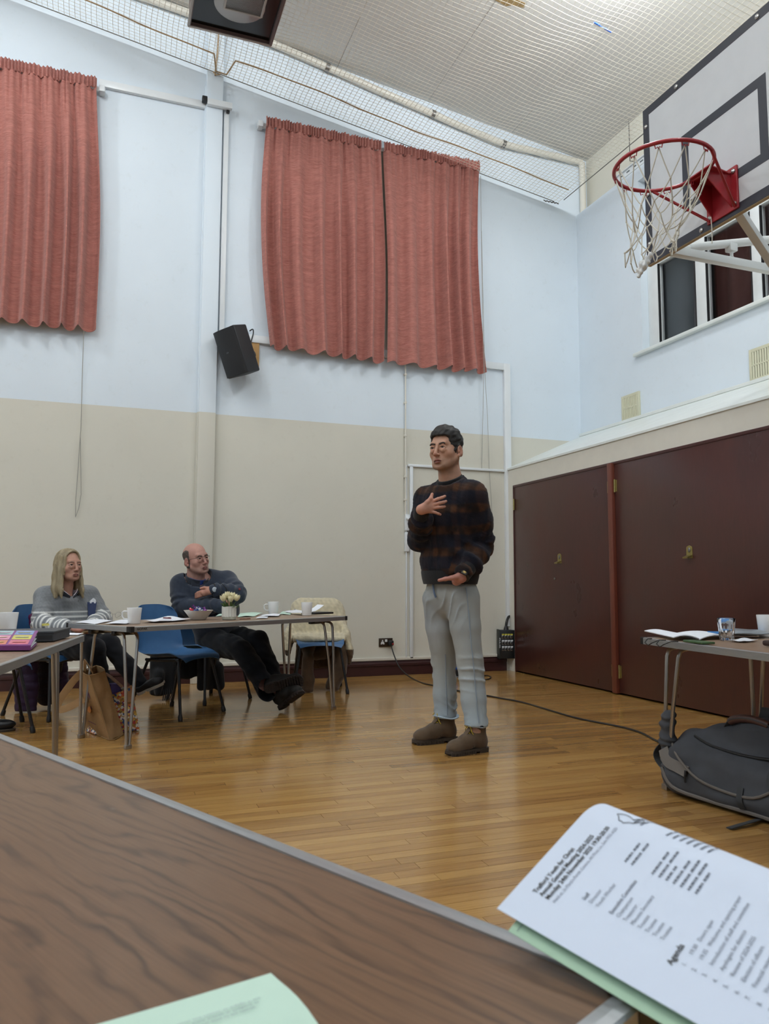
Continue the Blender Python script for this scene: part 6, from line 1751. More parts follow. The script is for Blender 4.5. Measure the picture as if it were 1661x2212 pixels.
# visible skin: head, hands; and the slimmer body inside the clothes, all in one mesh
HP = dict(skin='B98E76', red='A8665A', lip='8E5148', stub='75604F', stubk=.5, mouth=.0022, neck=.056, nose=.002, jw=1.02)
S = head_field(HP); Vh, Qh = S.mesh(); Vh = relax(Vh, Qh, 1, .4); Ch = head_colors(Vh, HP)
hR = frame_from(turn(cdir, 31 * sgn), math.radians(-1), math.radians(-1 * sgn)); hs = 1.085
head_w = tmesh(Vh, hR, hd, hs)
parts = [(head_w, Qh, Ch)]
S = SDF(P(940, 1650, 4.5) - np.array((.45, .55, .12)), P(965, 1030, 4.5) + np.array((.5, .5, .1)), .010)
S.chain([J['pel'], J['waist'], J['chest'], J['neck'] - np.array((0, 0, .05))], [.135, .125, .145, .07], .04, flat=(f3, .62))
S.cap(J['shL'], J['shR'], .06, .06, .03)
for n_ in 'LR':
    S.chain([J['sh' + n_], J['el' + n_], J['wr' + n_]], [.05, .040, .028], .02); S.chain([J['hip' + n_], J['kn' + n_], J['an' + n_], J['an' + n_] - np.array((0, 0, .06))], [.075, .055, .040, .024], .012)
    S.cap(J['an' + n_] - np.array((0, 0, .06)), hB[n_][1] * .8 + hB[n_][0] * .2 + np.array((0, 0, .045)), .024, .02, .01)
S.cap(J['neck'] - np.array((0, 0, .03)), J['neck'] + np.array((0, 0, .06)), .05, .05, .02)
Vb, Qb = S.mesh(); parts.append((Vb, Qb, np.tile(L3(HP['skin']), (len(Vb), 1))))
# right hand spread on the chest
dh = 4.243
def hp(px, py, dd=0.0): return P(px, py, dh + dd)
S = SDF(hp(930, 1090) - .14, hp(930, 1090) + .16, .0024)
tw = (hp(930, 1090) - CAM); tw /= np.linalg.norm(tw)
S.chain([J['wrR'], hp(910, 1101, .0), hp(922, 1095, -.004)], [.027, .027, .026], .01, flat=(tw, .72))
for kn in ((934, 1083), (937, 1090.5), (935.5, 1098), (931, 1105)): S.cap(hp(915, 1099, -.002), hp(kn[0], kn[1], -.006), .021, .0115, .012, flat=(tw, .8))
for tip, kn, ln in (((962.5, 1072), (934, 1083), .0088), ((965, 1083), (937, 1090.5), .0090), ((962, 1094.5), (935.5, 1098), .0086), ((952.5, 1111.5), (931, 1105), .0076)):
    k_, t_ = np.array(kn), np.array(tip); a1 = k_ + (t_ - k_) * .42; a2 = k_ + (t_ - k_) * .74
    S.chain([hp(k_[0], k_[1], -.006), hp(a1[0], a1[1] - .6, -.012), hp(a2[0], a2[1], -.009), hp(t_[0] - (t_ - k_)[0] * .06, t_[1], .0)], [ln * 1.12, ln * 1.08, ln, ln * .86], .003)
S.chain([hp(914, 1096, -.002), hp(923, 1085, -.010), hp(930.5, 1077, -.008), hp(933.5, 1067.5, -.002)], [.017, .0125, .0105, .0085], .008)
Vr, Qr = S.mesh(); Vr = relax(Vr, Qr, 1, .3)
def hand_col(V, base, red, seed): return np.clip(base * (1 + .10 * vnoise(V, 9, seed)[:, None]) * .62 + red * .38 * (1 + .25 * vnoise(V, 16, seed + 1)[:, None]), 0, 1)
parts.append((Vr, Qr, hand_col(Vr, L3('BE917A'), L3('B5796A'), 3)))
# left hand, fingers in the pocket, thumb outside
dl_ = 4.245
S = SDF(P(985, 1250, dl_) - .15, P(985, 1250, dl_) + .15, .0024)
lp = lambda px, py, dd=0.0: P(px, py, dl_ + dd)
S.chain([J['wrL'] + np.array((0, 0, .01)), lp(996, 1247), lp(986, 1255, .05)], [.027, .030, .027], .01, flat=(tw, .72))
for k in range(4):
    a = lp(970 + k * 7.5, 1262, .002); S.chain([lp(987, 1252, .03), lp(974 + k * 6, 1261, .13), lp(972 + k * 6, 1274, .19), lp(972 + k * 6, 1288, .20)], [.02, .0105, .0095, .0085], .004)
S.chain([lp(990, 1245, -.008), lp(975, 1248.5, -.016), lp(962, 1250.5, -.018), lp(948.5, 1253.5, -.016)], [.0185, .0125, .0108, .0090], .008)
Vl, Ql = S.mesh(); Vl = relax(Vl, Ql, 1, .3)
parts.append((Vl, Ql, hand_col(Vl, L3('B9897A'), L3('B26F62'), 8)))
def join(parts):
    o = 0; VV, QQ, CC = [], [], []
    for V, Q, C in parts: VV.append(V); QQ.append(Q + o); CC.append(C); o += len(V)
    return np.concatenate(VV), np.concatenate(QQ), np.concatenate(CC)
Vx, Qx, Cx = join(parts)
gnd = (hB['L'][0] + hB['R'][0] + hB['L'][1] + hB['R'][1]) / 4
man = soft('person', Vx, Qx, m_skin, None, Cx, origin=gnd)
tag(man, 'person standing with one hand on his chest, in dark plaid jumper and light jeans', 'person')
WM[man] = Matrix.Translation(Vector(gnd))
add_eyes(man, Vh, hR, hd, hs, (-.22 * 1, 1, .02) if False else (.02, 1, .03), '4A3526', '2E241F', browk=1.0)
# hair
S = head_field(dict(HP, h=.0032)); S.d = S.d - (.0035 + .0055 * sstep(S.ax[2], .0, .07))[None, None, :].astype(np.float32)
S.ell((0, .002, .076), (.066, .090, .056), .02)
S.box((0, .154, -.040), (.14, .10, .104), .02, .008, 'sub'); S.box((0, .134, -.10), (.14, .10, .112), .010, .006, 'sub'); S.box((0, .118, -.12), (.14, .10, .10), .010, .006, 'sub'); S.box((0, -.02, -.185), (.14, .2, .115), .02, .008, 'sub')
for s in (-1, 1): S.ell((s * .092, -.010, -.022), (.028, .023, .038), .003, 'sub'); S.box((s * .07, .025, -.09), (.06, .075, .062), .01, .004, 'sub')
Vq, Qq = S.mesh(); Nn = normals(Vq, Qq); top = sstep(Vq[:, 2], .03, .08)
Vq = Vq + Nn * ((.0022 * vnoise(Vq * np.array((1, .35, 1)), 46, 5) + .003 * top * vnoise(Vq * np.array((1, .6, 1)), 24, 6) - .0025 * (1 - top))[:, None])
cc = L3('1C1714') * (1 + .35 * vnoise(Vq * np.array((1, .25, .6)), 60, 8)[:, None]) ; cc = cc * (1 - .0 * top[:, None]) + L3('3A302A') * (1 - sstep(Vq[:, 2], -.03, .03))[:, None] * .25
soft('hair', tmesh(Vq, hR, hd, hs), Qq, mat('short_dark_hair', None, .55, attr=True, bump=.5, bscale=300, stretch=(1, 1, .3)), man, cc.clip(0, 1))
# ear stud
q = MB(); q.ball(hR @ (np.array((-sgn * -.083, .0, -.043)) * hs) + hd, .0035, n=8); q.build('ear_stud', m_chrome, man)

# jumper
S = SDF(P(930, 1275, 4.45) - np.array((.30, .40, .02)), P(1000, 1010, 4.45) + np.array((.34, .40, .04)), .0072)
hem = P(972, 1256, 4.45)
S.chain([hem + np.array((0, 0, .0)), J['waist'], J['chest'], J['neck'] - np.array((0, 0, .075))], [.172, .174, .172, .105], .05, flat=(f3, .72))
S.cap(J['shL'] + np.array((0, 0, .0)), J['shR'], .078, .078, .06); nb_ = hd + hR @ (np.array((0, -.036, -.18)) * hs); S.cap(nb_ - np.array((0, 0, .05)), nb_ + np.array((0, 0, .03)), .085, .078, .05)
S.chain([J['shL'], J['elL'] * .5 + J['shL'] * .5 + lft * .012, J['elL'], J['elL'] * .4 + J['wrL'] * .6, J['wrL'] + (J['elL'] - J['wrL']) * .08], [.082, .076, .070, .064, .046], .022)
S.chain([J['shR'], J['elR'] * .5 + J['shR'] * .5, J['elR'], J['elR'] * .4 + J['wrR'] * .6, J['wrR'] + (J['elR'] - J['wrR']) * .08], [.081, .075, .071, .063, .045], .020)
nb_ = hd + hR @ (np.array((0, -.036, -.18)) * hs); S.cap(nb_, nb_ + np.array((0, 0, .2)), .062, .066, .008, 'sub')
S.plane_cut(hem + np.array((0, 0, .040)), (0, 0, -1))
nk = hd + hR @ (np.array((0, -.033, -.158)) * hs) + f3 * .004; fr2 = np.stack([lft, f3, (0, 0, 1)], 1) @ rotm((1, 0, 0), math.radians(-26))
S.neck_cut(nk - fr2[:, 2] * .006, fr2[:, 2], .098)
V, Q = S.mesh(); Nn = normals(V, Q)
def seg_t(V, a, b):
    d = b - a; t = ((V - a) @ d) / (d @ d); tc_ = np.clip(t, 0, 1); return t, np.linalg.norm(V - (a + tc_[:, None] * d), axis=1)
armd = {}
for n_ in 'LR':
    t1, d1_ = seg_t(V, J['sh' + n_], J['el' + n_]); t2, d2_ = seg_t(V, J['el' + n_], J['wr' + n_])
    L1 = np.linalg.norm(J['el' + n_] - J['sh' + n_]); L2 = np.linalg.norm(J['wr' + n_] - J['el' + n_])
    use2 = d2_ - .0 < d1_; s_ = np.where(use2, L1 + np.clip(t2, 0, 1.2) * L2, np.clip(t1, -.3, 1) * L1); armd[n_] = (s_, np.minimum(d1_, d2_), use2)
lat = (V - J['chest']) @ lft; frontc = (V - J['chest']) @ f3
isarm = np.zeros(len(V)); sa = np.zeros(len(V))
for n_ in 'LR':
    s_, d_, u2 = armd[n_]; m_ = (1 - sstep(d_, .085, .115)) * sstep(s_, .03, .12)
    if n_ == 'R': m_ = m_ * np.where(u2, (1 - sstep(d_, .06, .075)), 1)
    sa = np.where(m_ > isarm, s_, sa); isarm = np.maximum(isarm, m_)
fold = .006 * vnoise(V * np.array((1, 1, .6)), 4.5, 2) + .003 * vnoise(V, 11, 3)
fold += isarm * .009 * np.sin(sa * 70 + 2.2 * vnoise(V, 4, 4)) * sstep(sa, .16, .30)
fold += (1 - isarm) * .006 * np.sin((V[:, 2] * 40 + lat * 30) + 2 * vnoise(V, 3, 7)) * (1 - sstep(V[:, 2], 1.05, 1.3))
V = V + Nn * fold[:, None] + Nn * (.0012 * vnoise(V, 45, 9))[:, None]
def bandf(x, per, wd, off=0.0, soft_=.3):
    d = np.abs(((x - off) / per + .5) % 1 - .5) * per; return 1 - sstep(d, wd * (1 - soft_) / 2, wd * (1 + soft_) / 2)
z_ = np.where(isarm > .5, -sa + 1.40, V[:, 2]); x_ = np.where(isarm > .5, frontc * 1.2 + .03, lat + .02)
Hb = bandf(z_, .122, .048, 1.225); Hf = bandf(z_, .122, .012, 1.225 + .0); Vb_ = bandf(x_, .135, .030, -.01); Vf = bandf(x_, .135, .05, .05)
nz = (.75 + .4 * vnoise(V, 18, 12) + .35 * vnoise(V, 7, 13)).clip(.05, 1.5)
col = L3('141316') + np.zeros((len(V), 1))
col = col + (L3('4C3120') - L3('141316')) * ((.34 * Hb + .20 * Vb_ + .09 * Vf + .60 * Hb * Vb_ + .22 * Hb * Vf) * nz).clip(0, 1.0)[:, None]
col = col + (L3('1A1C2A') - L3('141316')) * (.6 * (1 - Hb))[:, None]
soft('jumper', V, Q, cloth_mat('brushed_wool', .8, 260, .95, .08, .003), man, col.clip(0, 1))
m_rib = mat('black_rib', '101014', .9, sheen=.1, bump=.5, bscale=300, stretch=(1, 1, .05))
def ring_band(c, ax, n_, wfn, z0, z1, nm, material, parent, thick=.006, ribs=0, fr=None):
    """band following an ellipse; wfn(theta)->(across, depth) radii; fr = 3x3 frame"""
    q = MB()
    def fn(u, v):
        t = 2 * math.pi * u; ra, rb = wfn(v); rib = 1 + (.010 * math.sin(t * ribs) if ribs else 0)
        return c + fr @ np.array((ra * rib * math.cos(t), rb * rib * math.sin(t), z0 + (z1 - z0) * v))
    q.grid(fn, n_, 6, thick=-thick); return q.build(nm, material, parent, angle=70)
fr = np.stack([lft, f3, (0, 0, 1)], 1)
ring_band(hem, None, 160, lambda v: (.170 + .014 * math.sin(v * 1.7), .126 + .012 * math.sin(v * 1.7)), -.016, .062, 'hem_band', m_rib, man, .008, 80, fr)
q = MB(); q.tube([nk + fr2 @ np.array((.069 * math.cos(t), .069 * math.sin(t), -.004)) for t in np.linspace(0, 2 * math.pi, 49)[:-1]], .01, 12, closed=True, flat=(.018, .030, (0, 0, 1))); q.build('collar', m_rib, man)
for n_ in 'LR':
    d = J['wr' + n_] - J['el' + n_]; d /= np.linalg.norm(d); a = J['wr' + n_] - d * .055; q = MB()
    q.tube([a, a + d * .02, a + d * .055, a + d * .068], [.047, .044, .040, .036], 20); q.build('cuff', m_rib, man)
# wrist watch on the left wrist
d = J['wrL'] - J['elL']; d /= np.linalg.norm(d); wc = J['wrL'] + d * .018; Bw = basis(d, (0, 0, 1))
q = MB(); q.tube([wc + Bw @ np.array((.031 * math.cos(t), .0285 * math.sin(t), 0)) for t in np.linspace(0, 2 * math.pi, 25)[:-1]], .004, 8, closed=True, flat=(.020, .004, d)); wt = q.build('watch', m_blk, man)
wn = CAM - wc; wn = wn - d * (wn @ d) * .8; wn /= np.linalg.norm(wn); wn = wn + np.array((0, 0, .25)); wn -= d * (wn @ d); wn /= np.linalg.norm(wn)
Bf = basis(wn, d); q = MB(); q.box(wc + wn * .034, (.034, .034, .010), Bf, bevel=.003); q.build('watch_case', m_blk, wt)
q = MB(); q.box(wc + wn * .0398, (.022, .020, .002), Bf, bevel=.0005); q.build('watch_face', mat('gold_face', '8F7A48', .3, .6), wt)

# jeans
S = SDF(P(930, 1600, 4.5) - np.array((.32, .42, .02)), P(1000, 1230, 4.45) + np.array((.34, .40, .04)), .0075)
S.chain([J['pel'] + np.array((0, 0, .12)), J['pel'] + np.array((0, 0, -.02))], [.148, .158], .03, flat=(f3, .72))
S.ell(J['pel'] - f3 * .055 + np.array((0, 0, -.03)), (.11, .11, .10), .05)
for n_ in 'LR':
    h_, k_, a_ = J['hip' + n_], J['kn' + n_], J['an' + n_]
    S.chain([h_, h_ * .55 + k_ * .45, k_, k_ * .45 + a_ * .55, a_ + np.array((0, 0, .03)), a_ + np.array((0, 0, -.005))], [.098, .088, .074, .067, .062, .064], .018)
S.plane_cut((0, 0, .140), (0, 0, -1))
V, Q = S.mesh(); Nn = normals(V, Q); z = V[:, 2]
latj = (V - J['pel']) @ lft; frj = (V - J['pel']) @ f3
near_k = np.exp(-((z - .43) / .09) ** 2); near_h = np.exp(-((z - .19) / .06) ** 2); near_g = np.exp(-((z - .80) / .10) ** 2)
ang = np.arctan2(frj, latj)
w1 = np.sin(z * 95 + 3.0 * vnoise(V * np.array((1, 1, .4)), 3.5, 21)); w2 = np.sin(z * 120 + 3.5 * vnoise(V, 4, 22)); w3 = np.sin(z * 52 - latj * 60 + 2.5 * vnoise(V, 3, 23))
rid = lambda w_: (1 - np.abs(w_)) ** 2 * 2 - .7
mod = lambda sd: (.45 + .8 * vnoise(V * np.array((1, 1, .35)), 6, sd)).clip(0, 1.3)
w1 = rid(np.sin(z * 46 + 2.6 * vnoise(V * np.array((1, 1, .5)), 4.5, 21) + 1.1 * np.sin(ang * 2))); w2 = rid(np.sin(z * 60 + 3.0 * vnoise(V, 5, 22) + np.sin(ang * 3))); w3 = rid(np.sin(z * 30 - latj * 40 + 2.2 * vnoise(V, 4, 23)))
cre = near_k * .0075 * w1 * mod(31) + near_h * .008 * w2 * mod(32) + near_g * .005 * w3 * mod(33) + .0045 * vnoise(V * np.array((1, 1, .5)), 4, 24)
V = V + Nn * cre[:, None]
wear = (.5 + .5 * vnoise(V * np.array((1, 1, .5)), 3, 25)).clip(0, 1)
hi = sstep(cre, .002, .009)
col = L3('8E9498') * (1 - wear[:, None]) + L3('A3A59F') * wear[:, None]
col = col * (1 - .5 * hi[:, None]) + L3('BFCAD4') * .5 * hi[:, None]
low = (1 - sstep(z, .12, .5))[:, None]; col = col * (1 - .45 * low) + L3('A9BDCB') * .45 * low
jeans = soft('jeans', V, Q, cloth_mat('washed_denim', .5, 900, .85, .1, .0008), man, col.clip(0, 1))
JV = V
m_seam = mat('denim_seam', '87939F', .8)
side = lft * .75 + f3 * .66
q = MB(); q.tube([on_skin(JV, J['hipL'] * (1 - t) + J['knL'] * t if t < 1 else J['knL'] * (2 - t) + J['anL'] * (t - 1), side, .001) for t in np.linspace(-.2, 1.85, 26)], .0028, 6); q.build('side_seam', m_seam, jeans)
q = MB(); inn = -lft * .8 + f3 * .6
q.tube([on_skin(JV, J['hipR'] * (1 - t) + J['knR'] * t if t < 1 else J['knR'] * (2 - t) + J['anR'] * (t - 1), lft * .7 + f3 * .7, .001) for t in np.linspace(.9, 1.85, 14)], .0025, 6); q.build('inner_seam', m_seam, jeans)
toC = CAM - J['pel']; toC[2] = 0; toC /= np.linalg.norm(toC)
q = MB(); q.tube(smooth_path([on_skin(JV, P(x, y, 4.45), toC, .002) for x, y in ((966, 1259), (972, 1262), (982, 1265), (994, 1266), (1003, 1264), (1006, 1259))], 3), .0028, 6); q.build('pocket_edge', m_seam, jeans)
q = MB(); q.tube(smooth_path([on_skin(JV, P(x, y, 4.47), toC, .001) for x, y in ((936, 1262), (937, 1272), (939, 1282), (942, 1290))], 3), .006, 8); q.build('fly', mat('denim_dark', '56667E', .8), jeans)
for n_ in 'LR':
    a_ = J['an' + n_]; q = MB(); z0_ = .102
    m_ = (np.abs(JV[:, 2] - .152) < .012) & (np.linalg.norm(JV[:, :2] - a_[:2], axis=1) < .12); cpt = JV[m_].mean(0) if m_.any() else a_
    rr_ = np.linalg.norm(JV[m_][:, :2] - cpt[:2], axis=1).mean() if m_.any() else .06
    q.tube([cpt * np.array((1, 1, 0)) + np.array(((rr_ + .001) * math.cos(t), (rr_ + .001) * math.sin(t), .148 + .006 * math.sin(t * 2 + 1))) for t in np.linspace(0, 2 * math.pi, 41)[:-1]], .005, 8, closed=True, flat=(.022, .006, (0, 0, 1))); q.build('turned_hem', mat('denim_pale', 'A9B8C4', .85), jeans)

# boots
m_suede = mat('brown_suede', '5B4936', .95, sheen=.2, var=.12, vscale=30, bump=.4, bscale=500); m_sole = mat('dark_sole', '3E342B', .7)
m_lace = mat('yellow_lace', 'B39A2C', .8)
def boot(parent, heel, toe, upm, solem, lacem, scale=1.0, tilt=None, tall=.17):
    d = toe - heel; L_ = np.linalg.norm(d); d = d / L_; k = L_ / .29
    up = np.array((0, 0, 1.)) if tilt is None else np.array(tilt, float); up = up - d * (up @ d); up /= np.linalg.norm(up)
    R_ = np.stack([d, np.cross(up, d), up], 1)
    Wb_ = lambda p: R_ @ (np.array(p, float) * k) + heel
    S = SDF((-.03, -.075, .0), (.32, .075, tall + .03), .0045)
    S.ell((.05, 0, .06), (.05, .041, .058), .01); S.chain([(.062, 0, .08), (.066, 0, tall - .01)], [.049, .053], .02, flat=((0, 1, 0), .86))
    S.chain([(.09, 0, .085), (.15, .0, .068), (.225, .004, .048)], [.046, .044, .042], .03); S.ell((.235, .003, .042), (.054, .048, .038), .02)
    S.plane_cut((0, 0, .024), (0, 0, -1)); S.plane_cut((.066, 0, tall), (-.12, 0, 1)); S.ell((.067, 0, tall + .015), (.040, .036, .05), .006, 'sub')
    V, Q = S.mesh(); V = V + normals(V, Q) * (.0018 * vnoise(V, 14, 4))[:, None]
    b_ = soft('boot', tmesh(V, R_, heel, k), Q, upm, parent)
    out = [(-.004, 0), (.004, .026), (.03, .040), (.08, .040), (.13, .038), (.18, .046), (.225, .053), (.265, .046), (.288, .025), (.294, 0)]
    out = out + [(x, -y + .004) for x, y in reversed(out[1:-1])]
    def cl(poly, n_=4): 
        pts = smooth_path([np.array((x, y, 0)) for x, y in poly] + [np.array((poly[0][0], poly[0][1], 0))], n_); return [(p[0], p[1]) for p in pts[:-1]]
    oc = cl(out); q = MB()
    q.prism([Wb_((x, y, .012)) for x, y in oc], R_ @ np.array((0, 0, .016 * k)))
    hl = [(x, y) for x, y in oc if x < .088]; q.prism([Wb_((x * .97, y * .96, 0)) for x, y in hl], R_ @ np.array((0, 0, .0125 * k)))
    for i in range(9):
        x = .115 + i * .019; hw = np.interp(x, [.115, .18, .225, .265, .288], [.037, .045, .051, .045, .025])
        q.box(Wb_((x, .002, .006)), np.array((.012, hw * 1.96, .0125)) * k, R_)
    for y in (-1, 1):
        for i in range(10):
            x = .11 + i * .0185; hw = np.interp(x, [.115, .18, .225, .265, .288], [.037, .045, .051, .045, .028]); q.box(Wb_((x, y * hw + .002, .009)), np.array((.009, .008, .017)) * k, R_)
    q.build('sole', solem, b_, smooth=False)
    if lacem:
        q = MB()
        prof = [(.150, .112), (.135, .122), (.122, .134), (.114, .148), (.110, .162)]
        for i, (x, zz) in enumerate(prof):
            hw = .020; s = 1 if i % 2 else -1
            q.tube(smooth_path([Wb_((x, -hw, zz - .004)), Wb_((x + .004, -s * .004, zz + .008)), Wb_((x - .012 if i < 4 else x, hw, zz + (.009 if i < 4 else -.002)))], 3), .0028 * k, 6)
            q.tube(smooth_path([Wb_((x, hw, zz - .004)), Wb_((x + .004, s * .004, zz + .009)), Wb_((x - .012 if i < 4 else x, -hw, zz + (.009 if i < 4 else -.002)))], 3), .0028 * k, 6)
        for s in (-1, 1): q.tube(smooth_path([Wb_((.118, 0, .165)), Wb_((.13, s * .022, .155)), Wb_((.135, s * .034, .135)), Wb_((.125, s * .040, .115))], 4), .0026 * k, 6)
        for s in (-1, 1): q.tube(smooth_path([Wb_((.118, 0, .166)), Wb_((.135, s * .012, .175)), Wb_((.142, s * .03, .160)), Wb_((.130, s * .018, .150)), Wb_((.118, 0, .164))], 4), .0024 * k, 6)
        q.build('laces', lacem, b_)
        q = MB(); q.grid(lambda u, v: Wb_((.168 - .062 * v, (u - .5) * .040, .102 + .062 * v + .005 * (1 - (2 * u - 1) ** 2))), 6, 8, thick=-.003); q.build('tongue', upm, b_)
        for s in (-1, 1):
            q = MB(); q.tube(smooth_path([Wb_((.172, s * .012, .094)), Wb_((.150, s * .034, .080)), Wb_((.135, s * .046, .060)), Wb_((.128, s * .046, .038))], 4), .0016 * k, 5); q.build('quarter_seam', solem, b_)
    return b_
for n_ in 'LR': boot(man, hB[n_][0], hB[n_][1], m_suede, m_sole, m_lace)
# ------------------------------------------------------------------ seated man with folded arms
hd = P(424, 1207, 6.02); cdir = CD(hd)
def to_right(v, deg):
    a = turn(v, deg); b_ = turn(v, -deg); return a if (a @ RGT[:2]) > (b_ @ RGT[:2]) else b_
f2 = to_right(cdir, 30); f3 = np.array((f2[0], f2[1], 0)); lft = np.array((-f3[1], f3[0], 0))
K = dict(pel=P(468, 1378, 6.18), belly=P(462, 1325, 6.10), chest=P(448, 1280, 6.12), neck=P(432, 1244, 6.10))
K['shR'] = P(395, 1262, 6.02); K['shL'] = P(490, 1256, 6.20)
K['elR'] = P(391, 1313, 5.96); K['wrR'] = P(478, 1309, 5.86); K['elL'] = P(513, 1286, 6.02); K['wrL'] = P(462, 1273, 5.89)
K['hipR'] = P(455, 1382, 6.06); K['hipL'] = P(490, 1376, 6.24)
K['knR'] = P(523, 1405, 5.70); K['anR'] = P(580, 1494, 5.46); K['knL'] = P(558, 1386, 5.92); K['anL'] = P(607, 1505, 5.56)
HP = dict(skin='B5887A', red='A65E56', lip='8C5552', stub='86736A', stubk=.5, w=1.04, jw=1.12, neck=.062, nose=.001)
S = head_field(HP); Vh, Qh = S.mesh(); Vh = relax(Vh, Qh, 1, .4); Ch = head_colors(Vh, HP)
hf = to_right(cdir, 36); rollm = math.radians(9)
hR = frame_from(hf, math.radians(2), rollm); hs = 1.05
if (hR[:, 2] @ RGT) > 0: hR = frame_from(hf, math.radians(2), -rollm)
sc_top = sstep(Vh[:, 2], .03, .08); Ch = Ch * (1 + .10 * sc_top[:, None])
parts = [(tmesh(Vh, hR, hd, hs), Qh, Ch)]
S = SDF(P(430, 1560, 6.0) - np.array((.5, .7, .10)), P(560, 1225, 6.0) + np.array((.55, .6, .1)), .012)
S.chain([K['pel'], K['belly'], K['chest'], K['neck'] - np.array((0, 0, .05))], [.13, .14, .14, .07], .04, flat=(f3, .7)); S.cap(K['shL'], K['shR'], .055, .055, .03)
for n_ in 'LR': S.chain([K['sh' + n_], K['el' + n_], K['wr' + n_]], [.05, .042, .03], .02); S.chain([K['hip' + n_], K['kn' + n_], K['an' + n_]], [.08, .055, .04], .02)
S.cap(K['neck'] - np.array((0, 0, .04)), K['neck'] + np.array((0, 0, .05)), .055, .055, .02)
Vb, Qb = S.mesh(); parts.append((Vb, Qb, np.tile(L3(HP['skin']), (len(Vb), 1))))
for nm in 'LR':       # left hand shows on the right upper arm; right hand tucked under the left arm
    S = SDF(K['wr' + nm] - .2, K['wr' + nm] + .2, .003); dd = 5.875 if nm == 'L' else 5.92
    if nm == 'L':
        S.chain([K['wrL'], P(452, 1276, dd), P(441, 1280, dd)], [.029, .031, .030], .01, flat=(np.array((0, 0, 1.)) * .4 + f3, .7))
        for k in range(4): S.chain([P(441, 1277 + k * 2.4, dd - .005), P(433, 1278.5 + k * 3.0, dd - .006), P(427, 1280.5 + k * 3.0, dd + .005), P(423, 1283 + k * 2.8, dd + .03)], [.0125, .0112, .0100, .0088], .003)
        S.chain([P(450, 1271, dd - .005), P(441, 1269.5, dd - .012), P(434, 1271, dd - .008)], [.014, .0115, .0095], .006)
    else:
        S.chain([K['wrR'], P(488, 1303, dd), P(496, 1297, dd + .05)], [.029, .031, .030], .01, flat=(f3, .7))
        for k in range(4): S.chain([P(496, 1293 + k * 2.6, dd + .05), P(502, 1289 + k * 2.8, dd + .09), P(506, 1287 + k * 2.8, dd + .13)], [.0120, .0105, .0090], .003)
        S.chain([P(488, 1299, dd), P(492, 1291, dd + .02), P(495, 1286, dd + .05)], [.014, .011, .009], .005)
    Vr, Qr = S.mesh(); parts.append((Vr, Qr, hand_col(Vr, L3('B98B76'), L3('AE7262'), 5)))
Vx, Qx, Cx = join(parts)
man2 = soft('person', Vx, Qx, m_skin, None, Cx, origin=(K['pel'][0], K['pel'][1], 0))
tag(man2, 'person seated with arms folded, balding, in glasses, navy fleece and clerical collar', 'person'); WM[man2] = Matrix.Translation(Vector((K['pel'][0], K['pel'][1], 0)))
add_eyes(man2, Vh, hR, hd, hs, (.12, 1, .04), '3C322C', '3F342E', browz=.019, browk=.9)
# thin hair at the sides and back
S = head_field(dict(HP, h=.0032)); S.d = S.d - np.float32(.0022)
S.box((0, .118, .0), (.14, .100, .25), .01, .012, 'sub'); S.box((0, .03, .125), (.066, .125, .080), .03, .012, 'sub'); S.box((0, .0, -.17), (.14, .2, .105), .02, .01, 'sub')
for s in (-1, 1): S.ell((s * .092, -.008, -.018), (.026, .022, .036), .003, 'sub')
Vq, Qq = S.mesh(); Vq = Vq + normals(Vq, Qq) * (.0012 * vnoise(Vq, 60, 5))[:, None]
soft('hair', tmesh(Vq, hR, hd, hs), Qq, mat('cropped_grey_hair', None, .7, attr=True, bump=.5, bscale=500), man2, (L3('4E443E') * (1 + .3 * vnoise(Vq, 40, 8)[:, None])).clip(0, 1))
# glasses
W = lambda q_: hR @ (np.array(q_, float) * hs) + hd
gl_ = thing('tmp', None, None, (0, 0, 0)); bpy.data.objects.remove(gl_)
m_gf = mat('dark_frame', '2B2422', .35, .3)
q = MB()
for s in (-1, 1):
    q.tube(smooth_path([W((s * .009, .1035, .010)), W((s * .020, .1045, .0135)), W((s * .036, .102, .0135)), W((s * .0535, .0925, .0095))], 4), .0014, 6)
    q.tube(smooth_path([W((s * .009, .1035, .010)), W((s * .010, .104, -.010)), W((s * .018, .104, -.017)), W((s * .034, .102, -.0175)), W((s * .050, .0945, -.010)), W((s * .0535, .0925, .0095))], 4), .0007, 6)
    q.tube([W((s * .0535, .0925, .0085)), W((s * .066, .070, .006)), W((s * .080, .010, .002)), W((s * .083, -.012, -.004))], .0013, 6)
q.tube(smooth_path([W((-.009, .1035, .009)), W((0, .106, .0105)), W((.009, .1035, .009))], 3), .0012, 6); q.build('glasses', m_gf, man2)
# fleece
S = SDF(P(370, 1405, 6.1) - np.array((.25, .75, .05)), P(520, 1225, 6.1) + np.array((.30, .35, .06)), .0078)
S.chain([K['pel'] + np.array((0, 0, .02)), K['belly'] + f3 * .02, K['chest'], K['neck'] - np.array((0, 0, .07))], [.185, .195, .190, .11], .05, flat=(f3, .74)); S.cap(K['shL'], K['shR'], .08, .08, .05); nb_ = hd + hR @ (np.array((0, -.036, -.18)) * hs); S.cap(nb_ - np.array((0, 0, .06)), nb_ + np.array((0, 0, .01)), .095, .085, .05)
S.chain([K['shR'], K['shR'] * .5 + K['elR'] * .5 + np.array((0, 0, 0)), K['elR'], K['elR'] * .5 + K['wrR'] * .5, K['wrR']], [.092, .086, .076, .066, .050], .018)
S.chain([K['shL'], K['shL'] * .5 + K['elL'] * .5, K['elL'], K['elL'] * .5 + K['wrL'] * .5, K['wrL'] + (K['elL'] - K['wrL']) * .06], [.090, .082, .072, .062, .046], .018)
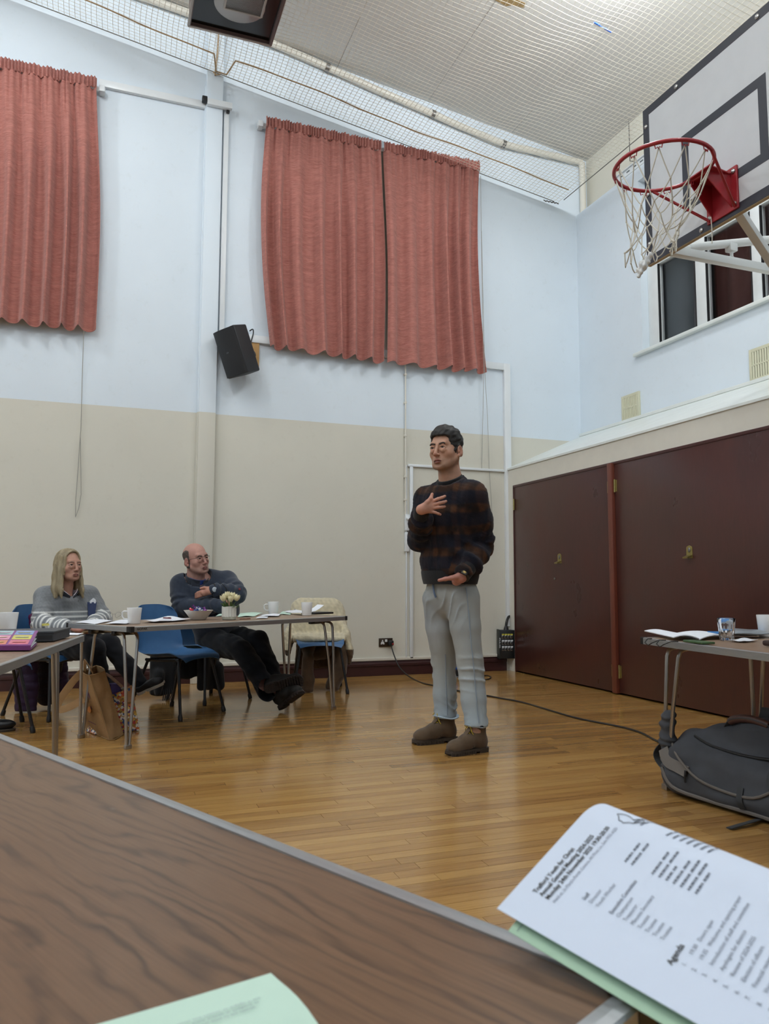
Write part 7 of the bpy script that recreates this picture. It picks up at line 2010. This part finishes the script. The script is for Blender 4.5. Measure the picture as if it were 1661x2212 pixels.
nb_ = hd + hR @ (np.array((0, -.036, -.18)) * hs); S.cap(nb_, nb_ + np.array((0, 0, .2)), .066, .072, .008, 'sub')
nk = hd + hR @ (np.array((0, -.034, -.150)) * hs) + f3 * .006; frk = np.stack([lft, f3, (0, 0, 1)], 1) @ rotm((1, 0, 0), math.radians(-22)); S.neck_cut(nk - frk[:, 2] * .030, frk[:, 2], .105)
V, Q = S.mesh(); Nn = normals(V, Q)
td = {}
sa = np.zeros(len(V)); ia = np.zeros(len(V))
for n_ in 'LR':
    t1, d1_ = seg_t(V, K['sh' + n_], K['el' + n_]); t2, d2_ = seg_t(V, K['el' + n_], K['wr' + n_]); s_ = np.where(d2_ < d1_, .27 + t2 * .26, t1 * .27); m_ = 1 - sstep(np.minimum(d1_, d2_), .08, .11); sa = np.where(m_ > ia, s_, sa); ia = np.maximum(ia, m_)
V = V + Nn * (.006 * vnoise(V, 5, 2) + ia * .006 * np.sin(sa * 75 + 2.5 * vnoise(V, 5, 4)) * sstep(sa, .08, .2))[:, None]
cn = L3('2B3240') * (1 + .12 * vnoise(V, 9, 4)[:, None]) + (L3('39424F') - L3('2B3240')) * (.5 + .5 * vnoise(V, 30, 9))[:, None] * .4
soft('fleece', V, Q, cloth_mat('navy_fleece', .5, 350, .95, .3, .0012), man2, cn.clip(0, 1))
# collars
q = MB(); q.grid(lambda u, v: nk + frk @ np.array(((.076 + .010 * v) * math.cos(.5 * math.pi + .28 + u * (2 * math.pi - .56)), (.076 + .010 * v) * math.sin(.5 * math.pi + .28 + u * (2 * math.pi - .56)), -.038 + .058 * v - .02 * (1 - v) * abs(2 * u - 1) ** 4)), 60, 5, thick=.006); q.build('fleece_collar', mat('navy_cloth', '2A303C', .9, sheen=.2), man2)
for s in (-1, 1):
    q = MB(); q.grid(lambda u, v: nk + frk @ np.array((s * (.014 + .058 * u), .084 - .024 * u + .014 * v, .018 - .058 * v - .006 * u + .0)), 6, 5, thick=.005); q.build('collar_flap', mat('navy_cloth', '2A303C', .9, sheen=.2), man2)
q = MB(); q.grid(lambda u, v: nk + frk @ np.array(((.068) * math.cos(u * 2 * math.pi), .070 * math.sin(u * 2 * math.pi), -.03 + .046 * v)), 40, 3, thick=.003); q.build('clerical_shirt', mat('royal_blue_cloth', '2D4FA0', .7), man2)
q = MB(); q.grid(lambda u, v: nk + frk @ np.array((.0702 * math.cos(math.pi / 2 + (u - .5) * .50), .0725 * math.sin(math.pi / 2 + (u - .5) * .50), -.022 + .036 * v)), 8, 3, thick=-.002); q.build('clerical_tab', mat('white_tab', 'E4E6EC', .4), man2)
q = MB(); zp = [nk + f3 * (.088 + .03 * t) + np.array((0, 0, -.03 - .10 * t)) for t in np.linspace(0, 1, 6)]
zp = [on_skin(V, K['chest'] * t + (K['neck'] - np.array((0, 0, .03))) * (1 - t), f3, .001) for t in np.linspace(.15, 1.0, 7)]
q.tube(zp, .003, 6); q.build('zip', m_blk, man2)
em = on_skin(V, K['chest'] + lft * .09 + np.array((0, 0, .03)), f3, .001); q = MB(); q.ball(em, (.012, .004, .010), np.stack([lft, f3, (0, 0, 1)], 1), 8); q.build('red_emblem', mat('red_thread', '7A3036', .8), man2)
# watch
d = K['wrL'] - K['elL']; d /= np.linalg.norm(d); wc = K['wrL'] + d * .012; Bw = basis(d, (0, 0, 1)); q = MB()
q.tube([wc + Bw @ np.array((.034 * math.cos(t), .030 * math.sin(t), 0)) for t in np.linspace(0, 2 * math.pi, 25)[:-1]], .004, 8, closed=True, flat=(.020, .005, d)); wt = q.build('watch', m_blk, man2)
wn = CAM - wc; wn -= d * (wn @ d); wn /= np.linalg.norm(wn); q = MB(); q.lathe([(.019, 0), (.019, .008), (.016, .010), (0, .010)], wc + wn * .030, 18, basis(wn, d)); q.build('watch_face', mat('pale_face', 'B9C0C8', .3), wt)
# trousers
def trousers(nm, K, parent, m_, rad, lo, hi, colf, h=.0085, amp=1.0, butt=.16, lowcut=None):
    S = SDF(lo, hi, h)
    S.ell(K['pel'] + np.array((0, 0, -.005)), (.17, .17, .115), .04); S.chain([K['pel'] + np.array((0, 0, .08)), K['pel']], [butt, butt], .04)
    for n_ in 'LR': S.chain([K['hip' + n_], K['hip' + n_] * .5 + K['kn' + n_] * .5, K['kn' + n_], K['kn' + n_] * .5 + K['an' + n_] * .5, K['an' + n_]], rad, .02)
    V, Q = S.mesh(); Nn = normals(V, Q); V = V + Nn * (amp * (.008 * vnoise(V, 4, 41) + .004 * vnoise(V * np.array((1, 1, 2)), 11, 42)))[:, None]
    return soft(nm, V, Q, m_, parent, colf(V))
trousers('trousers', K, man2, cloth_mat('black_trouser', .3, 500, .9, .1), [.105, .095, .078, .070, .066], P(430, 1540, 6.0) - np.array((.4, .75, .06)), P(600, 1330, 6.2) + np.array((.4, .4, .08)), lambda V: (L3('15171C') * (1 + .15 * vnoise(V, 9, 3)[:, None])).clip(0, 1))
m_blkshoe = mat('black_shoe', '1A1816', .75, var=.15, vscale=20); m_tread = mat('worn_tread', '2B2320', .85, var=.35, vscale=45, bump=.8, bscale=120, bdist=.004)
h1, t1_ = P(571, 1490, 5.42), P(655, 1470, 5.46)
upd = (h1 + t1_) / 2 - P(600, 1440, 5.75); upd = -(CAM - h1) / np.linalg.norm(CAM - h1) * .85 + np.array((0, 0, .45))
boot(man2, h1, t1_, m_blkshoe, m_tread, None, tilt=upd, tall=.12)
h2, t2_ = P(606, 1538, 5.50), P(652, 1497, 5.36)
h2[2] = max(h2[2], .012); upd2 = -(CAM - h2) / np.linalg.norm(CAM - h2) * .55 - RGT * .55 + np.array((0, 0, .25))
boot(man2, h2, t2_, m_blkshoe, m_tread, None, tilt=upd2, tall=.12)

# ------------------------------------------------------------------ seated woman
hd = P(148, 1222, 5.40); cdir = CD(hd); f2 = to_right(cdir, 34); f3 = np.array((f2[0], f2[1], 0)); lft = np.array((-f3[1], f3[0], 0))
K = dict(pel=P(132, 1384, 5.52), belly=P(140, 1345, 5.46), chest=P(142, 1308, 5.48), neck=P(143, 1266, 5.46))
K['shR'] = P(98, 1290, 5.36); K['shL'] = P(190, 1287, 5.58); K['elR'] = P(90, 1346, 5.26); K['wrR'] = P(158, 1358, 5.06); K['elL'] = P(221, 1335, 5.56); K['wrL'] = P(190, 1357, 5.20)
K['hipR'] = P(128, 1394, 5.42); K['hipL'] = P(160, 1390, 5.60); K['knR'] = P(205, 1402, 5.06); K['anR'] = P(228, 1536, 5.10); K['knL'] = P(236, 1392, 5.24); K['anL'] = P(305, 1480, 5.12)
HP = dict(skin='B58A76', red='A8695C', lip='8F5850', w=.95, jw=.92, neck=.048, chin=-.004)
S = head_field(HP); Vh, Qh = S.mesh(); Vh = relax(Vh, Qh, 1, .4); Ch = head_colors(Vh, HP)
hR = frame_from(to_right(cdir, 33), math.radians(3), 0); hs = .97
parts = [(tmesh(Vh, hR, hd, hs), Qh, Ch)]
S = SDF(P(120, 1570, 5.4) - np.array((.5, .6, .10)), P(240, 1250, 5.4) + np.array((.5, .5, .1)), .012)
S.chain([K['pel'], K['belly'], K['chest'], K['neck'] - np.array((0, 0, .05))], [.13, .125, .12, .06], .04, flat=(f3, .7)); S.cap(K['shL'], K['shR'], .032, .032, .03)
for n_ in 'LR': S.chain([K['sh' + n_], K['el' + n_], K['wr' + n_]], [.034, .034, .026], .02); S.chain([K['hip' + n_], K['kn' + n_], K['an' + n_]], [.08, .052, .038], .02)
S.cap(K['neck'] - np.array((0, 0, .04)), K['neck'] + np.array((0, 0, .05)), .045, .046, .02)
Vb, Qb = S.mesh(); parts.append((Vb, Qb, np.tile(L3(HP['skin']), (len(Vb), 1))))
S = SDF(P(175, 1360, 5.0) - .2, P(175, 1360, 5.1) + .2, .003)
S.chain([K['wrR'], P(168, 1360, 5.0), P(177, 1361, 4.97)], [.024, .027, .026], .01, flat=((0, 0, 1), .7))
for k in range(4): S.chain([P(176, 1359 + k * 1.2, 4.96 + k * .012), P(184, 1359 + k * 1.8, 4.94 + k * .014), P(190, 1361 + k * 1.6, 4.95 + k * .014), P(194, 1363 + k * 1.2, 4.965 + k * .014)], [.0105, .0096, .0088, .0078], .003)
S.chain([P(168, 1355, 5.0), P(176, 1352.5, 4.97), P(182, 1353, 4.96)], [.0125, .0105, .0088], .005)
S.chain([K['wrL'], P(186, 1361, 5.10), P(182, 1364, 5.04)], [.024, .026, .025], .01, flat=((0, 0, 1), .7))
for k in range(4): S.chain([P(184 - k * 2, 1364, 5.03 + k * .02), P(178 - k * 2, 1366, 5.0 + k * .02), P(172 - k * 2, 1367, 4.99 + k * .02)], [.0105, .0094, .008], .003)
S.chain([P(188, 1360, 5.08), P(186, 1356, 5.03), P(183, 1355, 4.99)], [.0125, .0105, .0088], .005)
Vr, Qr = S.mesh(); parts.append((Vr, Qr, hand_col(Vr, L3('B98B7A'), L3('AE7466'), 5)))
Vx, Qx, Cx = join(parts)
wom = soft('person', Vx, Qx, m_skin, None, Cx, origin=(K['pel'][0], K['pel'][1], 0))
tag(wom, 'person seated at the left with long fair hair, in a grey jumper with white stripes', 'person'); WM[wom] = Matrix.Translation(Vector((K['pel'][0], K['pel'][1], 0)))
add_eyes(wom, Vh, hR, hd, hs, (.10, 1, .10), '4A4540', '8A7262', browz=.021, browk=.6)
# long straight hair: cap plus falling locks
S = SDF((-.14, -.17, -.30), (.14, .15, .15), .0040)
S0 = head_field(dict(HP, h=.0040)); sl_ = S._sl(S0.lo - 1e-6, [S0.ax[i_][-1] + 1e-6 for i_ in range(3)])
gx, gy, gz_ = [np.clip(np.round((S.ax[i_] - S0.lo[i_]) / .004).astype(int), 0, S0.d.shape[i_] - 1) for i_ in range(3)]
S.d = S0.d[np.ix_(gx, gy, gz_)] - (.0065 * sstep(S.ax[2], -.06, .01) - .004 * (1 - sstep(S.ax[2], -.06, .01)))[None, None, :].astype(np.float32)
S.d[:, :, S.ax[2] < -.075] = 1.0; S.d[:, S.ax[1] > .09, :] = 1.0
S.ell((0, -.005, .070), (.066, .088, .054), .02)
for s in (-1, 1):
    S.chain([(s * .064, .010, .045), (s * .074, .014, -.04), (s * .079, .022, -.11), (s * .083, .034, -.175), (s * .084, .050, -.235)], [.022, .024, .024, .021, .006], .03, flat=((1, 0, 0), .5))
    S.chain([(s * .060, -.045, .0), (s * .072, -.035, -.08), (s * .088, -.020, -.16), (s * .100, -.004, -.225)], [.034, .036, .034, .012], .03, flat=((1, 0, 0), .6))
S.chain([(0, -.09, .0), (0, -.095, -.12), (0, -.10, -.22)], [.045, .052, .045], .04)
S.box((0, .157, -.060), (.14, .10, .118), .03, .010, 'sub'); S.ell((0, .078, .040), (.060, .046, .060), .010, 'sub'); S.ell((0, .06, -.10), (.056, .075, .14), .01, 'sub'); S.chain([(0, -.02, -.1), (0, -.045, -.3)], [.056, .066], .01, 'sub')
Vq, Qq = S.mesh(); Nn = normals(Vq, Qq)
th_ = np.arctan2(Vq[:, 0], -Vq[:, 1] + .02)
stv = np.sin(th_ * 70 + 2.5 * vnoise(Vq * np.array((1, 1, .10)), 9, 3) + Vq[:, 2] * 4) + .7 * vnoise(Vq * np.array((1, 1, .05)), 60, 4)
part_ = np.exp(-(Vq[:, 0] / .006) ** 2) * sstep(Vq[:, 2], .09, .11)
Vq = Vq + Nn * (.0013 * stv - .003 * part_)[:, None]
ch_ = L3('857659') * (1 + .28 * np.clip(stv, -1.2, 1.2)[:, None]) + (L3('B0A284') - L3('857659')) * (.5 + .5 * vnoise(Vq * np.array((1, 1, .1)), 30, 6))[:, None] * .7
soft('hair', tmesh(Vq, hR, hd, hs), Qq, mat('long_fair_hair', None, .5, attr=True, bump=.3, bscale=200, stretch=(1, 1, .1)), wom, (ch_ * .95).clip(0, 1))
q = MB(); rr = np.random.default_rng(12)
for k in range(70):
    s = 1 if k % 2 else -1; a = rr.uniform(0, 1)
    y0_ = .026 - .075 * a; ln = rr.uniform(.185, .245); x1 = .078 + .016 * a + .010 * rr.random()
    pts = [(s * .072, y0_, .03), (s * (.079 + .004 * rr.random()), y0_ + .002, -.05), (s * x1, y0_ + .012, -.13), (s * (x1 + .006), y0_ + .024 + .014 * rr.random(), -ln)]
    pts = smooth_path([hR @ (np.array(p) * hs) + hd for p in pts], 4); n_ = len(pts); q.tube(pts, [.0030 * math.sin(math.pi * min(1, .15 + i / (n_ - 1) * .8)) + .0004 for i in range(n_)], 5)
q.build('hair_locks', mat('fair_lock', '9A8B6C', .5, var=.3, vscale=60), wom)
# jumper
S = SDF(P(60, 1420, 5.4) - np.array((.20, .80, .04)), P(230, 1245, 5.4) + np.array((.30, .40, .06)), .0072)
S.chain([K['pel'] + np.array((0, 0, .01)), K['belly'], K['chest'] + f3 * .015, K['neck'] - np.array((0, 0, .075))], [.180, .178, .165, .10], .05, flat=(f3, .76)); S.cap(K['shL'], K['shR'], .070, .070, .05); nb_ = hd + hR @ (np.array((0, -.036, -.18)) * hs); S.cap(nb_ - np.array((0, 0, .06)), nb_ + np.array((0, 0, .0)), .085, .075, .05)
S.chain([K['shR'], K['shR'] * .5 + K['elR'] * .5, K['elR'], K['elR'] * .5 + K['wrR'] * .5, K['wrR'] + (K['elR'] - K['wrR']) * .10], [.078, .072, .066, .056, .042], .018)
S.chain([K['shL'], K['shL'] * .5 + K['elL'] * .5, K['elL'], K['elL'] * .5 + K['wrL'] * .5, K['wrL']], [.078, .070, .062, .052, .040], .018)
nb_ = hd + hR @ (np.array((0, -.036, -.18)) * hs); S.cap(nb_, nb_ + np.array((0, 0, .2)), .056, .062, .008, 'sub'); S.cap(nb_ - np.array((0, 0, .09)) + f3 * .12, nb_ + np.array((0, 0, .03)) + f3 * .07, .010, .045, .01, 'sub')
nk = hd + hR @ (np.array((0, -.034, -.162)) * hs) + f3 * .008; frk = np.stack([lft, f3, (0, 0, 1)], 1) @ rotm((1, 0, 0), math.radians(-28)); S.neck_cut(nk - frk[:, 2] * .026, frk[:, 2], .095)
V, Q = S.mesh(); Nn = normals(V, Q); sa = np.zeros(len(V)); ia = np.zeros(len(V)); fa = np.zeros(len(V))
for n_ in 'LR':
    t1, d1_ = seg_t(V, K['sh' + n_], K['el' + n_]); t2, d2_ = seg_t(V, K['el' + n_], K['wr' + n_]); s_ = np.where(d2_ < d1_, .22 + t2 * .24, t1 * .22); m_ = (1 - sstep(np.minimum(d1_, d2_), .066, .085)); fa = np.where(m_ > ia, d2_ < d1_, fa); sa = np.where(m_ > ia, s_, sa); ia = np.maximum(ia, m_)
arm = (ia > .5)
fold = .005 * vnoise(V, 5, 2) + arm * .006 * np.sin(sa * 80 + 2.5 * vnoise(V, 5, 4)) * sstep(sa, .08, .2)
V = V + Nn * fold[:, None]
zc = K['chest'][2]
st_t = bandf(V[:, 2], .0335, .0105, zc - .040, .5) * (V[:, 2] < zc - .032) * (~arm) + bandf(V[:, 2], .0335, .0105, zc - .040, .5) * (V[:, 2] < zc - .032) * arm * (fa < .5)
st_a = bandf(sa, .029, .0115, .02, .5) * arm * (fa > .5) * (sa < .46)
stripe = np.maximum(st_t, st_a)[:, None]
cg = L3('84878A') * (1 + .16 * vnoise(V, 12, 3)[:, None] + .10 * vnoise(V, 60, 5)[:, None])
soft('jumper', V, Q, cloth_mat('grey_marl', .45, 420, .95, .15, .0012), wom, (cg * (1 - stripe) + L3('E2E2DE') * stripe).clip(0, 1))
WV = V
def vcol(rad, w_, op, z0, z1, nm, m_):
    q = MB(); q.grid(lambda u, v: nk + frk @ np.array(((rad + w_ * v) * math.cos(.5 * math.pi + op + u * (2 * math.pi - 2 * op)), (rad + w_ * v) * 1.05 * math.sin(.5 * math.pi + op + u * (2 * math.pi - 2 * op)) + .010 * abs(2 * u - 1) ** 3, z0 + (z1 - z0) * v - .035 * abs(2 * u - 1) ** 4)), 56, 5, thick=.004); return q.build(nm, m_, wom)
vcol(.066, .012, .16, -.034, .022, 'jumper_collar', mat('charcoal_knit', '3C4048', .95, bump=.4, bscale=400)); vcol(.060, .008, .22, -.03, .024, 'shirt_collar', mat('pale_pink_cotton', 'D6CBD2', .8))
toC = CAM - K['chest']; toC[2] = 0; toC /= np.linalg.norm(toC)
pc = on_skin(WV, P(198, 1315, 5.50), toC, .0, .03); pu = np.cross((0, 0, 1), toC) * -1; pu = pu if pu @ RGT > 0 else -pu
def pat(a, b_, off): 
    p = pc + pu * a + np.array((0, 0, b_)); return on_skin(WV, p - toC * .08, toC, off, .018) if False else p + toC * (off - .9 * (a / .08) ** 2 * .02)
q = MB(); q.grid(lambda u, v: pat((u - .5) * (.064 - .020 * v), .048 - .098 * v - .008 * (1 - abs(2 * u - 1)) * v, .006), 6, 6, thick=-.004); q.build('pocket', mat('navy_cotton', '3B4668', .9), wom)
q = MB(); q.grid(lambda u, v: pat(.004 + (u - .5) * .040, .040 + .040 * v * (1 - .5 * abs(2 * u - 1.2)), .003 + .004 * math.sin(u * 9)), 6, 4, thick=-.002); q.build('tissue', m_paper, wom)
q = MB()
for t in (.28, .48, .66): q.ball(on_skin(WV, K['neck'] * (1 - t) + K['chest'] * t - np.array((0, 0, .01)), f3, .001), (.006, .003, .006), np.stack([lft, f3, (0, 0, 1)], 1), 8)
q.build('buttons', mat('grey_button', '6A6C70', .5), wom)
d = K['wrR'] - K['elR']; d /= np.linalg.norm(d); a = K['wrR'] - d * .035; q = MB(); q.tube([a, a + d * .02, a + d * .05], [.043, .041, .036], 18); q.build('shirt_cuff', mat('floral_cuff', 'A9B4C2', .8, var=.5, vscale=120), wom)
trousers('trousers', K, wom, cloth_mat('black_trouser', .3, 500, .9, .1), [.095, .086, .068, .058, .052], P(110, 1570, 5.3) - np.array((.4, .5, .06)), P(310, 1345, 5.4) + np.array((.45, .45, .08)), lambda V: (L3('121318') * (1 + .15 * vnoise(V, 9, 3)[:, None])).clip(0, 1), amp=.7)
h1, t1_ = P(298, 1502, 5.08), P(357, 1476, 5.10); boot(wom, h1, t1_, mat('black_mesh_shoe', '1D1D20', .7), mat('pale_sole', 'B5B0A4', .7), None, tilt=np.array((-.35, -.1, 1)), tall=.085)
h2 = np.array((K['anR'][0] - .03, K['anR'][1] + .02, 0)); boot(wom, h2, h2 + np.array((.20, -.12, 0)), mat('black_mesh_shoe', '1D1D20', .7), mat('pale_sole', 'B5B0A4', .7), None, tall=.085)
# shoe tip of someone outside the picture
c = P(-14, 1556, 4.75); c[2] = 0
S = SDF(c - np.array((.2, .12, .01)), c + np.array((.16, .12, .14)), .005); S.ell(c + np.array((.02, 0, .04)), (.11, .045, .036), .01); S.ell(c + np.array((-.08, 0, .06)), (.09, .045, .05), .03); S.plane_cut((0, 0, .004), (0, 0, -1))
V, Q = S.mesh(); r = thing('leather_shoe', 'tip of a black shoe at the left edge of the picture', 'shoe', c); soft('upper', V, Q, mat('black_leather', '17171A', .3), r)
q = MB(); q.lathe([(.05, .0), (.052, .012), (.048, .016)], c + np.array((.02, 0, 0)), 24, sx=2.1, sy=.95); q.build('sole', m_sole, r)

# ================================================================== COATS ON THE CHAIRS
ca = math.radians(-112)
def chair_local(root): 
    M_ = np.array(WM[root]); return lambda p: M_[:3, :3] @ np.array(p, float) + M_[:3, 3]
# cream lined coat
S = SDF((-.42, -.36, -.01), (.30, .38, .86), .0075)
S.cap((-.254, -.125, .672), (-.254, .125, .672), .120, .120, .02, flat=((1, 0, .25), .50)); S.cap((-.225, -.14, .56), (-.225, .14, .56), .12, .12, .04, flat=((1, 0, .2), .46))
S.box((-.06, 0, .452), (.165, .225, .022), .02, .04, rot=rotm((0, 1, 0), .06))
S.chain([(-.235, -.19, .62), (-.17, -.25, .46), (-.10, -.265, .33)], [.04, .06, .045], .04, flat=((0, 1, 0), .6)); S.chain([(-.235, .19, .62), (-.15, .255, .45), (-.10, .27, .33), (-.08, .27, .24)], [.04, .065, .055, .03], .04, flat=((0, 1, 0), .6))
S.box((-.275, 0, .38), (.03, .19, .22), .028, .03)
V, Q = S.mesh(); Nn = normals(V, Q); V = V + Nn * (.007 * vnoise(V, 4.5, 2) + .0022 * vnoise(V, 30, 5))[:, None]
cream_ = ((V[:, 2] > .40) & (V[:, 0] > -.275) | (V[:, 2] > .77)).astype(float)[:, None] * (V[:, 2] > .25)[:, None]; sd = (np.abs(V[:, 1]) > .235)[:, None] * (V[:, 0] > -.2)[:, None]
cream_ = np.maximum(cream_, sd * (V[:, 2] > .34)[:, None])
colc = L3('C9BEA2') * (1 + .12 * vnoise(V, 25, 7)[:, None]) * cream_ + L3('54402C') * (1 + .2 * vnoise(V, 8, 3)[:, None]) * (1 - cream_)
cl_ = chair_local(chair_coat); r = thing('shearling_coat', 'brown coat turned to its cream fleece lining, draped over the right hand chair', 'coat', cl_((0, 0, 0)))
WMc = np.array(WM[chair_coat]); tw_ = lambda V: V @ WMc[:3, :3].T + WMc[:3, 3]
soft('body', tw_(V), Q, cloth_mat('fleece_and_suede', .9, 160, .95, .3, .004), r, colc.clip(0, 1))
for nm, pts, rs in (('sleeve', [(-.12, -.06, .40), (-.02, -.09, .36), (.06, -.10, .28), (.08, -.10, .10), (.08, -.105, .02)], [.05, .055, .048, .050, .058]), ('sleeve', [(-.16, .18, .40), (-.10, .19, .30), (-.04, .17, .16), (.0, .12, .04)], [.06, .07, .068, .06]), ('coat_skirt', [(-.10, .07, .40), (-.06, .04, .33), (-.08, -.02, .30)], [.06, .065, .05])):
    S = SDF((-.35, -.30, -.01), (.28, .34, .50), .0075); S.chain(pts, rs, .025)
    if nm == 'sleeve': S.plane_cut((0, 0, .012), (0, 0, -1))
    V, Q = S.mesh(); V = V + normals(V, Q) * (.007 * vnoise(V * np.array((1, 1, 1.5)), 7, 4))[:, None]
    soft(nm, tw_(V), Q, mat('brown_suede_coat', '4F3B28', .95, sheen=.2, var=.2, vscale=14), r)
# purple quilted jacket on the woman's chair
cl_ = chair_local(chair_woman); WMw = np.array(WM[chair_woman]); tw2 = lambda V: V @ WMw[:3, :3].T + WMw[:3, 3]
lo_, hi_ = P(60, 1560, 5.5), P(80, 1320, 5.6); S = SDF(lo_ - np.array((.4, .45, .02)), hi_ + np.array((.4, .4, .02)), .009); vd = FWD * np.array((1, 1, 0))
S.chain([P(70, 1336, 5.54), P(66, 1375, 5.54)], [.045, .06], .03, flat=(vd, .5)); S.chain([P(66, 1375, 5.54), P(60, 1425, 5.50), P(56, 1480, 5.47), P(56, 1532, 5.45)], [.06, .075, .085, .075], .03, flat=(vd, .55))
S.chain([P(95, 1430, 5.66), P(104, 1475, 5.66), P(98, 1500, 5.64)], [.12, .13, .07], .05, flat=(vd, .4)); S.chain([P(125, 1440, 5.70), P(130, 1480, 5.70)], [.08, .06], .04, flat=(vd, .4))
V, Q = S.mesh(); Nn = normals(V, Q); qz = np.abs(np.sin(V[:, 2] * 58 + .8 * vnoise(V, 3, 2))) ** .5; V = V + Nn * (.007 * qz - .006 + .005 * vnoise(V, 6, 3))[:, None]; V[:, 2] = np.maximum(V[:, 2], .012)
latw = (V - CAM) @ RGT / ((V - CAM) @ FWD) * FPX + IMG_W / 2
cj = L3('33223A') * (1 + .2 * vnoise(V, 10, 3)[:, None]); up_ = (V[:, 2] > .55)[:, None]; cj = cj * (1 - up_) + L3('5C1F48') * up_
lpt = P(100, 1470, 5.66); d_ = np.linalg.norm((V - lpt) * np.array((1, 1, .3)), axis=1); inn_ = (1 - sstep(d_, .10, .14))[:, None]; cj = cj * (1 - inn_) + L3('22161A') * inn_
r = thing('quilted_jacket', 'dark purple quilted jacket hanging on the chair behind the seated person at the left', 'coat', P(60, 1550, 5.5)); soft('body', V, Q, cloth_mat('quilted_nylon', .4, 90, .5, .1, .003), r, cj.clip(0, 1))
# black coat on the seated man's chair
cl_ = chair_local(chair_man); WMm = np.array(WM[chair_man]); tw3 = lambda V: V @ WMm[:3, :3].T + WMm[:3, 3]
S = SDF((-.46, -.42, -.01), (.12, .42, .82), .009)
S.box((-.285, 0, .58), (.022, .19, .12), .02, .02, rot=rotm((0, 1, 0), -.13)); S.box((-.285, -.02, .34), (.030, .25, .20), .028, .04); S.box((-.25, -.27, .24), (.030, .10, .20), .025, .05, rot=rz(-.5)); S.box((-.235, .17, .22), (.035, .14, .18), .03, .05, rot=rz(.4)); S.chain([(-.24, -.31, .2), (-.22, -.33, .06)], [.045, .02], .03); S.chain([(-.22, .24, .2), (-.20, .26, .07)], [.06, .04], .03)
V, Q = S.mesh(); V = V + normals(V, Q) * (.012 * vnoise(V * np.array((1, 1, .4)), 6, 3))[:, None]; V[:, 2] = np.maximum(V[:, 2], .012)
r = thing('black_coat', 'black coat hanging low on the chair behind the man with folded arms', 'coat', cl_((-.3, 0, 0))); soft('body', tw3(V), Q, mat('black_wool', '141417', .95, sheen=.15, var=.2, vscale=12), r)
q = MB()
for k in range(6): a = tw3(np.array([(-.16 + .01 * k, -.32 + .012 * k, .10)]))[0]; q.tube([a, a + np.array((.004, -.004, -.04)), a + np.array((-.004 * k, 0, -.09))], .004, 5)
q.build('fringe', mat('black_wool', '141417', .95), r)
